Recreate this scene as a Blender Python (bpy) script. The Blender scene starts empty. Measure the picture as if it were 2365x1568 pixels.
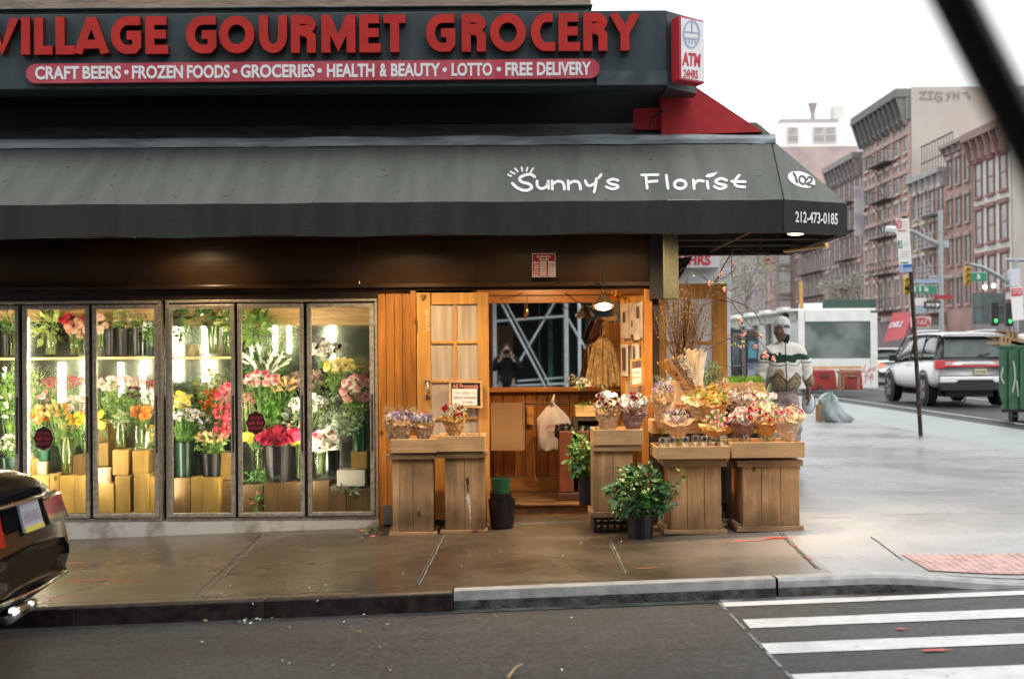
import bpy, bmesh, math, random
from mathutils import Vector, Matrix, noise as mnoise
random.seed(7)
PI = math.pi
scene = bpy.context.scene
col = scene.collection
# ------------------------------------------------------------------ camera
FPX, CD, CH = 3285.0, 12.4, 1.55          # focal length in plan pixels, distance to the facade, eye height
ROLL = 0.0078
cam_d = bpy.data.cameras.new('camera'); cam = bpy.data.objects.new('camera', cam_d); col.objects.link(cam)
cam_d.sensor_width = 36; cam_d.lens = FPX/2365*36; cam_d.clip_start = 0.05; cam_d.clip_end = 1500
rr = Vector((math.cos(ROLL), 0, -math.sin(ROLL))); uu = Vector((math.sin(ROLL), 0, math.cos(ROLL))); ff = Vector((0, 1, 0))
F = (ff*FPX + rr*12.5 + uu*27).normalized()
Rr = (rr - F*rr.dot(F)).normalized(); Uu = Rr.cross(F).normalized()
M = Matrix((Rr, Uu, -F)).transposed().to_4x4()
CAM = Vector((0, -CD, CH)); M.translation = CAM
cam.matrix_world = M
scene.camera = cam
cam_d.dof.use_dof = True; cam_d.dof.focus_distance = 12.0; cam_d.dof.aperture_fstop = 2.7

def ray(px, py):
    return (F*FPX + Rr*(px-1182.5) - Uu*(py-784)).normalized()
def at(px, py, d):
    v = ray(px, py); return CAM + v*(d/v.y)
def proj(px, py, P0, N):
    v = ray(px, py); return CAM + v*((Vector(P0)-CAM).dot(N)/v.dot(N))
def gz(x, y=0):
    """height of the pavement: the street climbs gently to the right"""
    return 0.034 + 0.031*(min(max(x, -6), 3.5)+1.11)
def ground(px, py, off=0.0):
    v = ray(px, py); t = 10
    for i in range(30):
        p = CAM+v*t; t = (CH-(gz(p.x)+off))/(-v.z)
    return CAM+v*t
def rect(x0, y0, x1, y1, d):
    c = at((x0+x1)/2, (y0+y1)/2, d); w = (x1-x0)*d/FPX/2; h = (y1-y0)*d/FPX/2
    return c.x-w, c.x+w, c.z-h, c.z+h
def sz(px, d): return px*d/FPX

# ------------------------------------------------------------------ mesh builder
def mulnoise(m, scale, lo, hi, a, b_, detail=4.0, kind='noise', stretch=None):
    """multiply the base colour by a second noise layer (grain, stains, wear)"""
    nt = m.node_tree; L = nt.links; b = nt.nodes['Principled BSDF']; src = b.inputs['Base Color'].links[0].from_socket
    tc = node(nt, 'ShaderNodeTexCoord'); mp = node(nt, 'ShaderNodeMapping'); L.new(tc.outputs['Object'], mp.inputs['Vector'])
    if stretch: mp.inputs['Scale'].default_value = stretch
    if kind == 'cracks': nz = node(nt, 'ShaderNodeTexVoronoi', Scale=scale); nz.feature = 'DISTANCE_TO_EDGE'; o = nz.outputs['Distance']
    else: nz = node(nt, 'ShaderNodeTexNoise', Scale=scale, Detail=detail); o = nz.outputs['Fac']
    L.new(mp.outputs[0], nz.inputs['Vector']); mr = node(nt, 'ShaderNodeMapRange'); mr.inputs[1].default_value = a; mr.inputs[2].default_value = b_; mr.inputs[3].default_value = lo; mr.inputs[4].default_value = hi; L.new(o, mr.inputs[0])
    mx = node(nt, 'ShaderNodeMix', data_type='RGBA', blend_type='MULTIPLY'); mx.inputs[0].default_value = 1; L.new(src, mx.inputs[6]); L.new(mr.outputs[0], mx.inputs[7]); L.new(mx.outputs[2], b.inputs['Base Color']); return m

class MB:
    def __init__(s): s.v = []; s.f = []; s.m = []
    def add(s, vs, fs, m=0):
        b = len(s.v); s.v += [tuple(v) for v in vs]; s.f += [tuple(b+i for i in f) for f in fs]; s.m += [m]*len(fs); return s
    def box(s, x0, x1, y0, y1, z0, z1, m=0):
        return s.add([(x0,y0,z0),(x1,y0,z0),(x1,y1,z0),(x0,y1,z0),(x0,y0,z1),(x1,y0,z1),(x1,y1,z1),(x0,y1,z1)],
              [(0,3,2,1),(4,5,6,7),(0,1,5,4),(1,2,6,5),(2,3,7,6),(3,0,4,7)], m)
    def hexa(s, P, m=0):      # 8 corners ordered like box
        return s.add(P, [(0,3,2,1),(4,5,6,7),(0,1,5,4),(1,2,6,5),(2,3,7,6),(3,0,4,7)], m)
    def quad(s, a, b, c, d, m=0): return s.add([a,b,c,d], [(0,1,2,3)], m)
    def poly(s, pts, m=0): return s.add(pts, [tuple(range(len(pts)))], m)
    def prism(s, pts, off, m=0):   # polygon pts (list of Vectors) extruded by off
        n = len(pts); off = Vector(off); A = [Vector(p) for p in pts]; B = [p+off for p in A]
        return s.add(A+B, [tuple(range(n))[::-1], tuple(range(n, 2*n))]+[(i,(i+1)%n,n+(i+1)%n,n+i) for i in range(n)], m)
    def tube(s, pts, r, n=8, m=0, cap=True):
        pts = [Vector(p) for p in pts]; rs = r if isinstance(r, (list, tuple)) else [r]*len(pts)
        t0 = (pts[1]-pts[0]).normalized(); a = t0.orthogonal().normalized(); V = []
        for i, p in enumerate(pts):
            t = (pts[min(i+1, len(pts)-1)]-pts[max(i-1, 0)]).normalized()
            a = (a - t*a.dot(t)); a = a.normalized() if a.length > 1e-6 else t.orthogonal().normalized(); b = t.cross(a)
            for k in range(n):
                an = 2*PI*k/n; V.append(p+(a*math.cos(an)+b*math.sin(an))*rs[i])
        Fs = [(i*n+k, i*n+(k+1)%n, (i+1)*n+(k+1)%n, (i+1)*n+k) for i in range(len(pts)-1) for k in range(n)]
        if cap: Fs += [tuple(range(n))[::-1], tuple((len(pts)-1)*n+k for k in range(n))]
        return s.add(V, Fs, m)
    def lathe(s, prof, c=(0,0,0), n=20, m=0, fn=None, cap=False):   # prof: (r, z)
        V = []; c = Vector(c)
        for j, (r, z) in enumerate(prof):
            for k in range(n):
                an = 2*PI*k/n; rr_, zz_ = (r, z) if fn is None else fn(r, z, an, j)
                V.append(c+Vector((rr_*math.cos(an), rr_*math.sin(an), zz_)))
        Fs = [(i*n+k, i*n+(k+1)%n, (i+1)*n+(k+1)%n, (i+1)*n+k) for i in range(len(prof)-1) for k in range(n)]
        if cap: Fs += [tuple(range(n))[::-1], tuple((len(prof)-1)*n+k for k in range(n))]
        return s.add(V, Fs, m)
    def ball(s, c, rx, ry=None, rz=None, n=10, k=6, m=0, jit=0):
        ry = ry or rx; rz = rz or rx; c = Vector(c); V = []
        for j in range(k+1):
            th = PI*j/k
            for i in range(n):
                an = 2*PI*i/n; q = 1+random.uniform(-jit, jit)
                V.append(c+Vector((rx*q*math.sin(th)*math.cos(an), ry*q*math.sin(th)*math.sin(an), rz*q*math.cos(th))))
        return s.add(V, [(j*n+i, (j+1)*n+i, (j+1)*n+(i+1)%n, j*n+(i+1)%n) for j in range(k) for i in range(n)], m)
    def mesh(s, name, mats, smooth=False):
        me = bpy.data.meshes.new(name); me.from_pydata(s.v, [], s.f); me.update()
        for mt in (mats if isinstance(mats, (list, tuple)) else [mats]): me.materials.append(mt)
        me.polygons.foreach_set('material_index', s.m)
        if smooth: me.polygons.foreach_set('use_smooth', [True]*len(s.f))
        me.update(); return me
    def build(s, name, mats, parent=None, smooth=False, bevel=0, label=None):
        o = bpy.data.objects.new(name, s.mesh(name, mats, smooth)); col.objects.link(o)
        if bevel:
            b = o.modifiers.new('bevel', 'BEVEL'); b.width = bevel; b.segments = 2; b.limit_method = 'ANGLE'; b.angle_limit = math.radians(35)
        setp(o, parent)
        if label: o['label'] = label
        return o
def setp(o, parent):
    if parent is not None:
        o.parent = parent
        o.matrix_parent_inverse = Matrix.Translation(-parent.location) if parent.rotation_euler.to_quaternion().angle < 1e-6 else parent.matrix_basis.inverted()
def tag(o, label=None, cat=None, group=None, kind=None):
    if label: o['label'] = label
    if cat: o['category'] = cat
    if group: o['group'] = group
    if kind: o['kind'] = kind
    return o
def thing(name, label, cat, loc=(0,0,0), group=None):
    o = bpy.data.objects.new(name, None); o.empty_display_size = 0.1; col.objects.link(o); o.location = loc
    return tag(o, label, cat, group)
def link(name, me, parent=None, loc=(0,0,0), rot=(0,0,0), sc=1.0, local=False):
    o = bpy.data.objects.new(name, me); col.objects.link(o); o.location = loc; o.rotation_euler = rot
    o.scale = (sc, sc, sc) if isinstance(sc, (int, float)) else sc
    if parent is not None:
        o.parent = parent
        if not local: o.matrix_parent_inverse = Matrix.Translation(-parent.location)
    return o

# ------------------------------------------------------------------ materials
MATS = {}
def srgb(r, g, b):
    f = lambda c: (c/255/12.92) if c/255 <= 0.04045 else ((c/255+0.055)/1.055)**2.4
    return (f(r), f(g), f(b))
def mat(name, c, rough=0.7, metal=0.0, var=0.0, scale=8.0, bump=0.0, bscale=60.0, emit=None, estr=0, stretch=None, c2=None, spec=None, coat=0, trans=0, alpha=1, detail=4, clamp=(0.35, 0.65), sheen=0):
    if name in MATS: return MATS[name]
    m = bpy.data.materials.new(name); m.use_nodes = True; nt = m.node_tree; N = nt.nodes; L = nt.links
    b = N['Principled BSDF']; b.inputs['Base Color'].default_value = (*c, 1); b.inputs['Roughness'].default_value = rough; b.inputs['Metallic'].default_value = metal
    if spec is not None: b.inputs['Specular IOR Level'].default_value = spec
    if coat: b.inputs['Coat Weight'].default_value = coat; b.inputs['Coat Roughness'].default_value = 0.05
    if trans: b.inputs['Transmission Weight'].default_value = trans
    if alpha < 1: b.inputs['Alpha'].default_value = alpha
    if sheen: b.inputs['Sheen Weight'].default_value = sheen
    if emit: b.inputs['Emission Color'].default_value = (*emit, 1); b.inputs['Emission Strength'].default_value = estr
    if var or bump or c2:
        tc = N.new('ShaderNodeTexCoord'); mp = N.new('ShaderNodeMapping'); L.new(tc.outputs['Object'], mp.inputs['Vector'])
        if stretch: mp.inputs['Scale'].default_value = stretch
        if var or c2:
            nz = N.new('ShaderNodeTexNoise'); nz.inputs['Scale'].default_value = scale; nz.inputs['Detail'].default_value = detail; L.new(mp.outputs[0], nz.inputs['Vector'])
            rp = N.new('ShaderNodeValToRGB'); L.new(nz.outputs['Fac'], rp.inputs['Fac'])
            rp.color_ramp.elements[0].position = clamp[0]; rp.color_ramp.elements[1].position = clamp[1]
            lo = c2 if c2 else tuple(x*(1-var) for x in c); hi = c if c2 else tuple(min(1, x*(1+var)) for x in c)
            rp.color_ramp.elements[0].color = (*lo, 1); rp.color_ramp.elements[1].color = (*hi, 1)
            L.new(rp.outputs['Color'], b.inputs['Base Color'])
        if bump:
            nb = N.new('ShaderNodeTexNoise'); nb.inputs['Scale'].default_value = bscale; nb.inputs['Detail'].default_value = 3; L.new(mp.outputs[0], nb.inputs['Vector'])
            bp = N.new('ShaderNodeBump'); bp.inputs['Strength'].default_value = bump; bp.inputs['Distance'].default_value = 0.02
            L.new(nb.outputs['Fac'], bp.inputs['Height']); L.new(bp.outputs[0], b.inputs['Normal'])
    MATS[name] = m; return m
def node(nt, t, **kw):
    n = nt.nodes.new(t)
    for k, v in kw.items():
        if k in n.inputs: n.inputs[k].default_value = v
        else: setattr(n, k, v)
    return n
def wood(name, c, dark=0.55, axis='Z', board=0.14, rough=0.5, knots=True, grime=0.35, soil=None):
    """boards with long grain, knots and a tone of its own per board"""
    if name in MATS: return MATS[name]
    m = bpy.data.materials.new(name); m.use_nodes = True; nt = m.node_tree; L = nt.links; b = nt.nodes['Principled BSDF']; b.inputs['Roughness'].default_value = rough
    tc = node(nt, 'ShaderNodeTexCoord'); mp = node(nt, 'ShaderNodeMapping'); L.new(tc.outputs['Object'], mp.inputs['Vector'])
    st = {'X': (1.2, 18, 18), 'Z': (18, 18, 1.2)}[axis]; mp.inputs['Scale'].default_value = st
    nz = node(nt, 'ShaderNodeTexNoise', Scale=1.6, Detail=6.0, Roughness=0.6, Distortion=0.8); L.new(mp.outputs[0], nz.inputs['Vector'])
    r = node(nt, 'ShaderNodeValToRGB'); e = r.color_ramp.elements; e[0].position = 0.3; e[1].position = 0.68
    e[0].color = (*[x*dark for x in c], 1); e[1].color = (*[min(1, x*1.12) for x in c], 1); L.new(nz.outputs['Fac'], r.inputs['Fac'])
    # board tone
    m2 = node(nt, 'ShaderNodeMapping'); L.new(tc.outputs['Object'], m2.inputs['Vector'])
    m2.inputs['Scale'].default_value = (1/board, 0.7, 0.001) if axis == 'Z' else (0.001, 0.7, 1/board)
    vo = node(nt, 'ShaderNodeTexVoronoi', Scale=1.0, Randomness=0.2); L.new(m2.outputs[0], vo.inputs['Vector'])
    hv = node(nt, 'ShaderNodeHueSaturation'); L.new(r.outputs[0], hv.inputs['Color'])
    mr = node(nt, 'ShaderNodeMapRange'); mr.inputs[3].default_value = 0.72; mr.inputs[4].default_value = 1.15
    sp = node(nt, 'ShaderNodeSeparateColor'); L.new(vo.outputs['Color'], sp.inputs[0]); L.new(sp.outputs[0], mr.inputs[0]); L.new(mr.outputs[0], hv.inputs['Value'])
    out = hv.outputs[0]
    if knots:
        m3 = node(nt, 'ShaderNodeMapping'); L.new(tc.outputs['Object'], m3.inputs['Vector']); m3.inputs['Scale'].default_value = (5, 5, 3) if axis == 'Z' else (3, 5, 5)
        vk = node(nt, 'ShaderNodeTexVoronoi', Scale=1.0); L.new(m3.outputs[0], vk.inputs['Vector'])
        kr = node(nt, 'ShaderNodeValToRGB'); kr.color_ramp.elements[0].position = 0.05; kr.color_ramp.elements[1].position = 0.11
        kr.color_ramp.elements[0].color = (0.3, 0.22, 0.16, 1); kr.color_ramp.elements[1].color = (1, 1, 1, 1); L.new(vk.outputs['Distance'], kr.inputs['Fac'])
        mx = node(nt, 'ShaderNodeMix', data_type='RGBA', blend_type='MULTIPLY'); mx.inputs[0].default_value = 1
        L.new(out, mx.inputs[6]); L.new(kr.outputs[0], mx.inputs[7]); out = mx.outputs[2]
    if grime:
        ng = node(nt, 'ShaderNodeTexNoise', Scale=3.5, Detail=5.0); L.new(tc.outputs['Object'], ng.inputs['Vector'])
        gr = node(nt, 'ShaderNodeValToRGB'); gr.color_ramp.elements[0].position = 0.35; gr.color_ramp.elements[1].position = 0.6
        g = 1-grime; gr.color_ramp.elements[0].color = (g, g*0.98, g*0.95, 1); gr.color_ramp.elements[1].color = (1, 1, 1, 1); L.new(ng.outputs['Fac'], gr.inputs['Fac'])
        mx = node(nt, 'ShaderNodeMix', data_type='RGBA', blend_type='MULTIPLY'); mx.inputs[0].default_value = 1
        L.new(out, mx.inputs[6]); L.new(gr.outputs[0], mx.inputs[7]); out = mx.outputs[2]
    if soil is not None:     # darker towards the foot
        sx = node(nt, 'ShaderNodeSeparateXYZ'); L.new(tc.outputs['Object'], sx.inputs[0])
        mr2 = node(nt, 'ShaderNodeMapRange'); mr2.inputs[1].default_value = soil; mr2.inputs[2].default_value = soil+0.22; mr2.inputs[3].default_value = 0.5; mr2.inputs[4].default_value = 1; L.new(sx.outputs[2], mr2.inputs[0])
        mx = node(nt, 'ShaderNodeMix', data_type='RGBA', blend_type='MULTIPLY'); mx.inputs[0].default_value = 1
        L.new(out, mx.inputs[6]); L.new(mr2.outputs[0], mx.inputs[7]); out = mx.outputs[2]
    L.new(out, b.inputs['Base Color'])
    bp = node(nt, 'ShaderNodeBump', Strength=0.25, Distance=0.004); L.new(nz.outputs['Fac'], bp.inputs['Height']); L.new(bp.outputs[0], b.inputs['Normal'])
    MATS[name] = m; return m
def glass_mat(name, tint=(1,1,1), refl=0.08, rough=0.02, film=0.0):
    if name in MATS: return MATS[name]
    m = bpy.data.materials.new(name); m.use_nodes = True; nt = m.node_tree; L = nt.links; nt.nodes.remove(nt.nodes['Principled BSDF'])
    out = nt.nodes['Material Output']; tr = node(nt, 'ShaderNodeBsdfTransparent'); tr.inputs[0].default_value = (*tint, 1)
    gl = node(nt, 'ShaderNodeBsdfGlossy', Roughness=rough); mx = node(nt, 'ShaderNodeMixShader'); fr = node(nt, 'ShaderNodeLayerWeight', Blend=0.15)
    mr = node(nt, 'ShaderNodeMapRange'); mr.inputs[3].default_value = refl; mr.inputs[4].default_value = 0.7; L.new(fr.outputs['Fresnel'], mr.inputs[0]); mr.inputs[1].default_value = 0.02
    L.new(mr.outputs[0], mx.inputs[0]); L.new(tr.outputs[0], mx.inputs[1]); L.new(gl.outputs[0], mx.inputs[2])
    if film:  # thin white film painted over the glass as faint glare
        df = node(nt, 'ShaderNodeBsdfDiffuse'); df.inputs[0].default_value = (0.75, 0.78, 0.76, 1); m2 = node(nt, 'ShaderNodeMixShader')
        nz = node(nt, 'ShaderNodeTexNoise', Scale=5.0, Detail=5.0); tc = node(nt, 'ShaderNodeTexCoord'); L.new(tc.outputs['Object'], nz.inputs['Vector'])
        mr3 = node(nt, 'ShaderNodeMapRange'); mr3.inputs[1].default_value = 0.4; mr3.inputs[2].default_value = 0.75; mr3.inputs[4].default_value = film; L.new(nz.outputs['Fac'], mr3.inputs[0])
        L.new(mr3.outputs[0], m2.inputs[0]); L.new(mx.outputs[0], m2.inputs[1]); L.new(df.outputs[0], m2.inputs[2]); L.new(m2.outputs[0], out.inputs[0])
    else: L.new(mx.outputs[0], out.inputs[0])
    MATS[name] = m; return m

# ------------------------------------------------------------------ writing
def text_mesh(s, bold=0.0, ext=0.0):
    """flat lettering normalised to the unit square; returns (verts2d, faces)"""
    cu = bpy.data.curves.new('lettering', 'FONT'); cu.body = s; cu.offset = bold; cu.resolution_u = 3
    ob = bpy.data.objects.new('lettering', cu); col.objects.link(ob)
    dg = bpy.context.evaluated_depsgraph_get(); me = bpy.data.meshes.new_from_object(ob.evaluated_get(dg))
    V = [(v.co.x, v.co.y) for v in me.vertices]; Fs = [tuple(p.vertices) for p in me.polygons]
    bpy.data.objects.remove(ob); bpy.data.curves.remove(cu); bpy.data.meshes.remove(me)
    x0 = min(v[0] for v in V); x1 = max(v[0] for v in V); y0 = min(v[1] for v in V); y1 = max(v[1] for v in V)
    return [((x-x0)/(x1-x0), (y-y0)/(y1-y0)) for x, y in V], Fs
def text_on(mb, s, q, P0, N, off=0.003, bold=0.02, m=0):
    """letters laid on the plane (P0,N); q = four picture points tl,tr,bl,br where the sign's lettering begins and ends"""
    V, Fs = text_mesh(s, bold); N = Vector(N).normalized()
    if N.dot(CAM-Vector(P0)) < 0: N = -N
    C = [proj(*p, P0, N)+N*off for p in q]
    out = [(C[2]*(1-u)+C[3]*u)*(1-v)+(C[0]*(1-u)+C[1]*u)*v for u, v in V]
    mb.add(out, Fs, m)
def boxq(x0, y0, x1, y1): return [(x0, y0), (x1, y0), (x0, y1), (x1, y1)]
def ribbon(pts, w, closed=False):
    """2-d ribbon outline with mitred corners -> (left, right) lists"""
    P = [Vector((p[0], p[1])) for p in pts]; n = len(P); Lf = []; Rt = []
    for i in range(n):
        if closed: a = P[(i-1) % n]; b = P[(i+1) % n]
        else: a = P[max(i-1, 0)]; b = P[min(i+1, n-1)]
        d1 = (P[i]-a); d2 = (b-P[i])
        if d1.length < 1e-9: d1 = d2
        if d2.length < 1e-9: d2 = d1
        d1 = d1.normalized(); d2 = d2.normalized(); n1 = Vector((-d1.y, d1.x)); n2 = Vector((-d2.y, d2.x)); nn = (n1+n2)
        nn = nn.normalized() if nn.length > 1e-6 else n1; k = min(2.0, 1/max(0.35, nn.dot(n1)))
        Lf.append(P[i]+nn*w/2*k); Rt.append(P[i]-nn*w/2*k)
    return Lf, Rt
def smooth_pts(pts, k=5, closed=False):
    P = [Vector((p[0], p[1])) for p in pts]; n = len(P); out = []
    if n < 3: return P
    rng = range(n if closed else n-1)
    for i in rng:
        g = lambda j: P[j % n] if closed else P[min(max(j, 0), n-1)]
        p0, p1, p2, p3 = g(i-1), g(i), g(i+1), g(i+2)
        for t in range(k):
            u = t/k; out.append(0.5*((2*p1)+(p2-p0)*u+(2*p0-5*p1+4*p2-p3)*u*u+(3*p1-p0-3*p2+p3)*u**3))
    if not closed: out.append(P[-1])
    return out
def stroke_on(mb, pts, w, P0, N, off=0.004, sm=True, closed=False, caps=True, m=0):
    if sm: pts = smooth_pts(pts, 5, closed)
    Lf, Rt = ribbon(pts, w, closed); N = Vector(N).normalized()
    if N.dot(CAM-Vector(P0)) < 0: N = -N
    T = lambda p: proj(p[0], p[1], P0, N)+N*off
    n = len(Lf); V = [T(p) for p in Lf]+[T(p) for p in Rt]
    mb.add(V, [(i, (i+1) % n, n+(i+1) % n, n+i) for i in range(n if closed else n-1)], m)
    if caps and not closed:
        for c in (pts[0], pts[-1]):
            mb.poly([T((c[0]+w/2*math.cos(a*PI/5), c[1]+w/2*math.sin(a*PI/5)))+N*0.0006 for a in range(10)], m)

# ------------------------------------------------------------------ world and light (overcast daylight)
w = bpy.data.worlds.new('World'); scene.world = w; w.use_nodes = True; nt = w.node_tree; bg = nt.nodes['Background']
sky = nt.nodes.new('ShaderNodeTexSky'); sky.sky_type = 'NISHITA'; sky.sun_disc = False
SUN_EL, SUN_ROT = math.radians(52), math.radians(150)
sky.sun_elevation = SUN_EL; sky.sun_rotation = SUN_ROT; sky.dust_density = 4
hs = nt.nodes.new('ShaderNodeHueSaturation'); hs.inputs['Saturation'].default_value = 0.12; nt.links.new(sky.outputs[0], hs.inputs['Color'])
mx = nt.nodes.new('ShaderNodeMix'); mx.data_type = 'RGBA'; mx.inputs[0].default_value = 0.72
mx.inputs[7].default_value = (13.2, 13.5, 13.8, 1); nt.links.new(hs.outputs[0], mx.inputs[6]); nt.links.new(mx.outputs[2], bg.inputs['Color'])
bg.inputs['Strength'].default_value = 0.142
sun_d = bpy.data.lights.new('sun', 'SUN'); sun_d.energy = 0.55; sun_d.angle = math.radians(30); sun_d.color = (1, 0.97, 0.93)
sun = bpy.data.objects.new('sun', sun_d); col.objects.link(sun)
sdir = Vector((math.sin(SUN_ROT)*math.cos(SUN_EL), math.cos(SUN_ROT)*math.cos(SUN_EL), math.sin(SUN_EL)))
sun.rotation_euler = sdir.to_track_quat('Z', 'Y').to_euler()
scene.view_settings.view_transform = 'Standard'; scene.view_settings.look = 'None'; scene.view_settings.exposure = 0
scene.cycles.use_denoising = True; scene.cycles.max_bounces = 8; scene.cycles.transparent_max_bounces = 16; scene.cycles.caustics_reflective = False; scene.cycles.caustics_refractive = False
scene.cycles.sample_clamp_indirect = 6
# ================================================================== SETTING: road, pavement, kerb, markings
ASPH = mat('wet_asphalt', (0.041, 0.044, 0.043), rough=0.5, bump=0.5, bscale=160, c2=(0.028, 0.028, 0.028), scale=1.3, clamp=(0.3, 0.7), spec=0.5)
mulnoise(ASPH, 38, .35, 1.9, .32, .68, 2); mulnoise(ASPH, 14, .8, 1.2, .35, .65, 6); mulnoise(ASPH, 1.1, .7, 1.15, .35, .6, 3, stretch=(.25, 2, 1))
def concrete(name, c, c2, rough, spec=0.5):
    if name in MATS: return MATS[name]
    m = mat(name, c, rough=rough, c2=c2, scale=0.9, bump=0.12, bscale=90, detail=8, spec=spec)
    nt = m.node_tree; L = nt.links; b = nt.nodes['Principled BSDF']
    tc = node(nt, 'ShaderNodeTexCoord'); nz = node(nt, 'ShaderNodeTexNoise', Scale=0.55, Detail=6.0); L.new(tc.outputs['Object'], nz.inputs['Vector'])
    mr = node(nt, 'ShaderNodeMapRange'); mr.inputs[1].default_value = 0.4; mr.inputs[2].default_value = 0.62; mr.inputs[3].default_value = rough*0.55; mr.inputs[4].default_value = rough*1.25
    L.new(nz.outputs['Fac'], mr.inputs[0]); L.new(mr.outputs[0], b.inputs['Roughness'])
    return m
CONC = concrete('damp_concrete', (0.098, 0.073, 0.047), (0.050, 0.038, 0.025), 0.36, 0.5)
CONC2 = concrete('wet_pale_concrete', (0.37, 0.37, 0.37), (0.32, 0.32, 0.318), 0.30)
GRANITE = mat('granite_kerb', (0.46, 0.46, 0.45), rough=0.45, c2=(0.30, 0.30, 0.29), scale=9, bump=0.2, bscale=40)
STEEL_D = mat('dark_kerb_steel', (0.035, 0.024, 0.022), rough=0.45, metal=0.3, var=0.5, scale=14)
PAINT = mat('white_road_paint', (0.74, 0.74, 0.73), rough=0.45, c2=(0.62, 0.62, 0.61), scale=5, bump=0.3, bscale=120)
REDP = mat('red_spray_paint', (0.55, 0.06, 0.045), rough=0.5, var=0.4, scale=30)
mulnoise(PAINT, 22, .66, 1.0, .31, .40, 6); mulnoise(PAINT, 3, .9, 1.05, .3, .6, 5)
HK = 0.10
YC = -3.57                                   # kerb line of the side street
def strip(mb, xs, y0, y1, off, m=0):
    for a, b in zip(xs[:-1], xs[1:]): mb.quad((a, y0, gz(a)+off), (b, y0, gz(b)+off), (b, y1, gz(b)+off), (a, y1, gz(a)+off), m)
XS = [-300, -40, -6, -3, 0, 3.5, 7, 400]
mb = MB(); strip(mb, XS, -60, 600, -HK-0.012); o = mb.build('road', ASPH); tag(o, kind='structure')
# pavement round the corner: slabs from the kerb back to the buildings
mb = MB(); KX0 = 3.0
EDGE = 6.75
poly = [(-40, YC), (KX0, YC)]
for i in range(9):
    a = -PI/2+PI/2*i/8; poly.append((EDGE-3.0+3.0*math.cos(a)*1.0, YC+3.0+3.0*math.sin(a)))
def ramp(x):      # the kerb sinks towards the crossing
    t = min(max((x-2.2)/1.2, 0), 1); return -HK*0.93*(t*t*(3-2*t))
def cut(x, y):
    r = ramp(x)*max(0, 1-(y-YC)/1.6) if y < YC+1.6 else 0
    return r
xs = [-40, -6]+[-6+0.5*i for i in range(1, 16)]+[2+.1*i for i in range(1, 15)]+[3.5+0.25*i for i in range(0, 14)]
ys = [YC+0.16, YC+0.5, YC+0.9, YC+1.3, YC+1.7, 0, 3, 10, 30, 80, 500]
def sidewalk(mb, x0, x1, m):
    X = [x for x in xs if x0 < x < x1]; X = [x0]+X+[x1]
    for a, b in zip(X[:-1], X[1:]):
        for c, d in zip(ys[:-1], ys[1:]):
            mb.quad((a, c, gz(a)+cut(a, c)), (b, c, gz(b)+cut(b, c)), (b, d, gz(b)+cut(b, d)), (a, d, gz(a)+cut(a, d)), m)
sidewalk(mb, -40, 2.06, 0)
o = mb.build('sidewalk', [CONC]); tag(o, kind='structure')
mb = MB(); sidewalk(mb, 2.06, EDGE, 0); o = mb.build('sidewalk_corner', [CONC2]); tag(o, kind='structure')
# expansion joints
mulnoise(CONC, 40, .82, 1.16, .3, .7, 3); mulnoise(CONC, 5, .72, 1.12, .35, .6, 8); mulnoise(CONC, 26, .6, 1.0, .30, .36, 1); mulnoise(CONC2, 30, .9, 1.06, .3, .7, 3); mulnoise(CONC2, 2.5, .88, 1.04, .3, .55, 8); mulnoise(CONC2, 22, .75, 1.0, .28, .32, 1)
# slab brown partly paints the shop's warm light; it greys towards the corner
_nt = CONC.node_tree; _b = _nt.nodes['Principled BSDF']; _src = _b.inputs['Base Color'].links[0].from_socket; _tc = node(_nt, 'ShaderNodeTexCoord'); _sp = node(_nt, 'ShaderNodeSeparateXYZ'); _nt.links.new(_tc.outputs['Object'], _sp.inputs[0])
_mr = node(_nt, 'ShaderNodeMapRange'); _mr.inputs[1].default_value = 1.0; _mr.inputs[2].default_value = 2.7; _nt.links.new(_sp.outputs[0], _mr.inputs[0]); _mx = node(_nt, 'ShaderNodeMix', data_type='RGBA'); _nt.links.new(_mr.outputs[0], _mx.inputs[0]); _nt.links.new(_src, _mx.inputs[6]); _mx.inputs[7].default_value = (.36, .34, .32, 1); _nt.links.new(_mx.outputs[2], _b.inputs['Base Color'])
JOINT = mat('joint_tar', (0.045, 0.04, 0.035), rough=0.8, var=0.5, scale=40)
JLIGHT = mat('joint_worn', (0.13, 0.11, 0.09), rough=0.8, var=0.4, scale=50)
mb = MB()
def joint(mb, a, b, wd, m=0, wob=0.004):
    A = ground(*a); B = ground(*b); n = 14; dv = (B-A); pr = Vector((-dv.y, dv.x, 0)).normalized(); Lp = []
    for i in range(n+1):
        p = A+dv*(i/n)+pr*random.uniform(-wob, wob); hw = wd/2*random.uniform(0.6, 1.2); Lp.append((p-pr*hw, p+pr*hw))
    for p, q in zip(Lp[:-1], Lp[1:]):
        def z(v): return Vector((v.x, v.y, gz(v.x)+cut(v.x, v.y)+0.004))
        mb.quad(z(p[0]), z(q[0]), z(q[1]), z(p[1]), m)
joint(mb, (450, 1376), (603, 1232), 0.012); joint(mb, (470, 1376), (618, 1232), 0.01, 1)
joint(mb, (962, 1352), (1020, 1236), 0.012); joint(mb, (968, 1352), (1027, 1236), 0.012, 1)
joint(mb, (1438, 1326), (1405, 1250), 0.014); joint(mb, (1446, 1326), (1412, 1250), 0.01, 1)
joint(mb, (1893, 1316), (1808, 1232), 0.012, 1); joint(mb, (1885, 1312), (1800, 1232), 0.012)
joint(mb, (0, 1400), (640, 1372), 0.012); joint(mb, (640, 1372), (1045, 1349), 0.016); joint(mb, (1045, 1349), (1700, 1333), 0.01)
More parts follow.
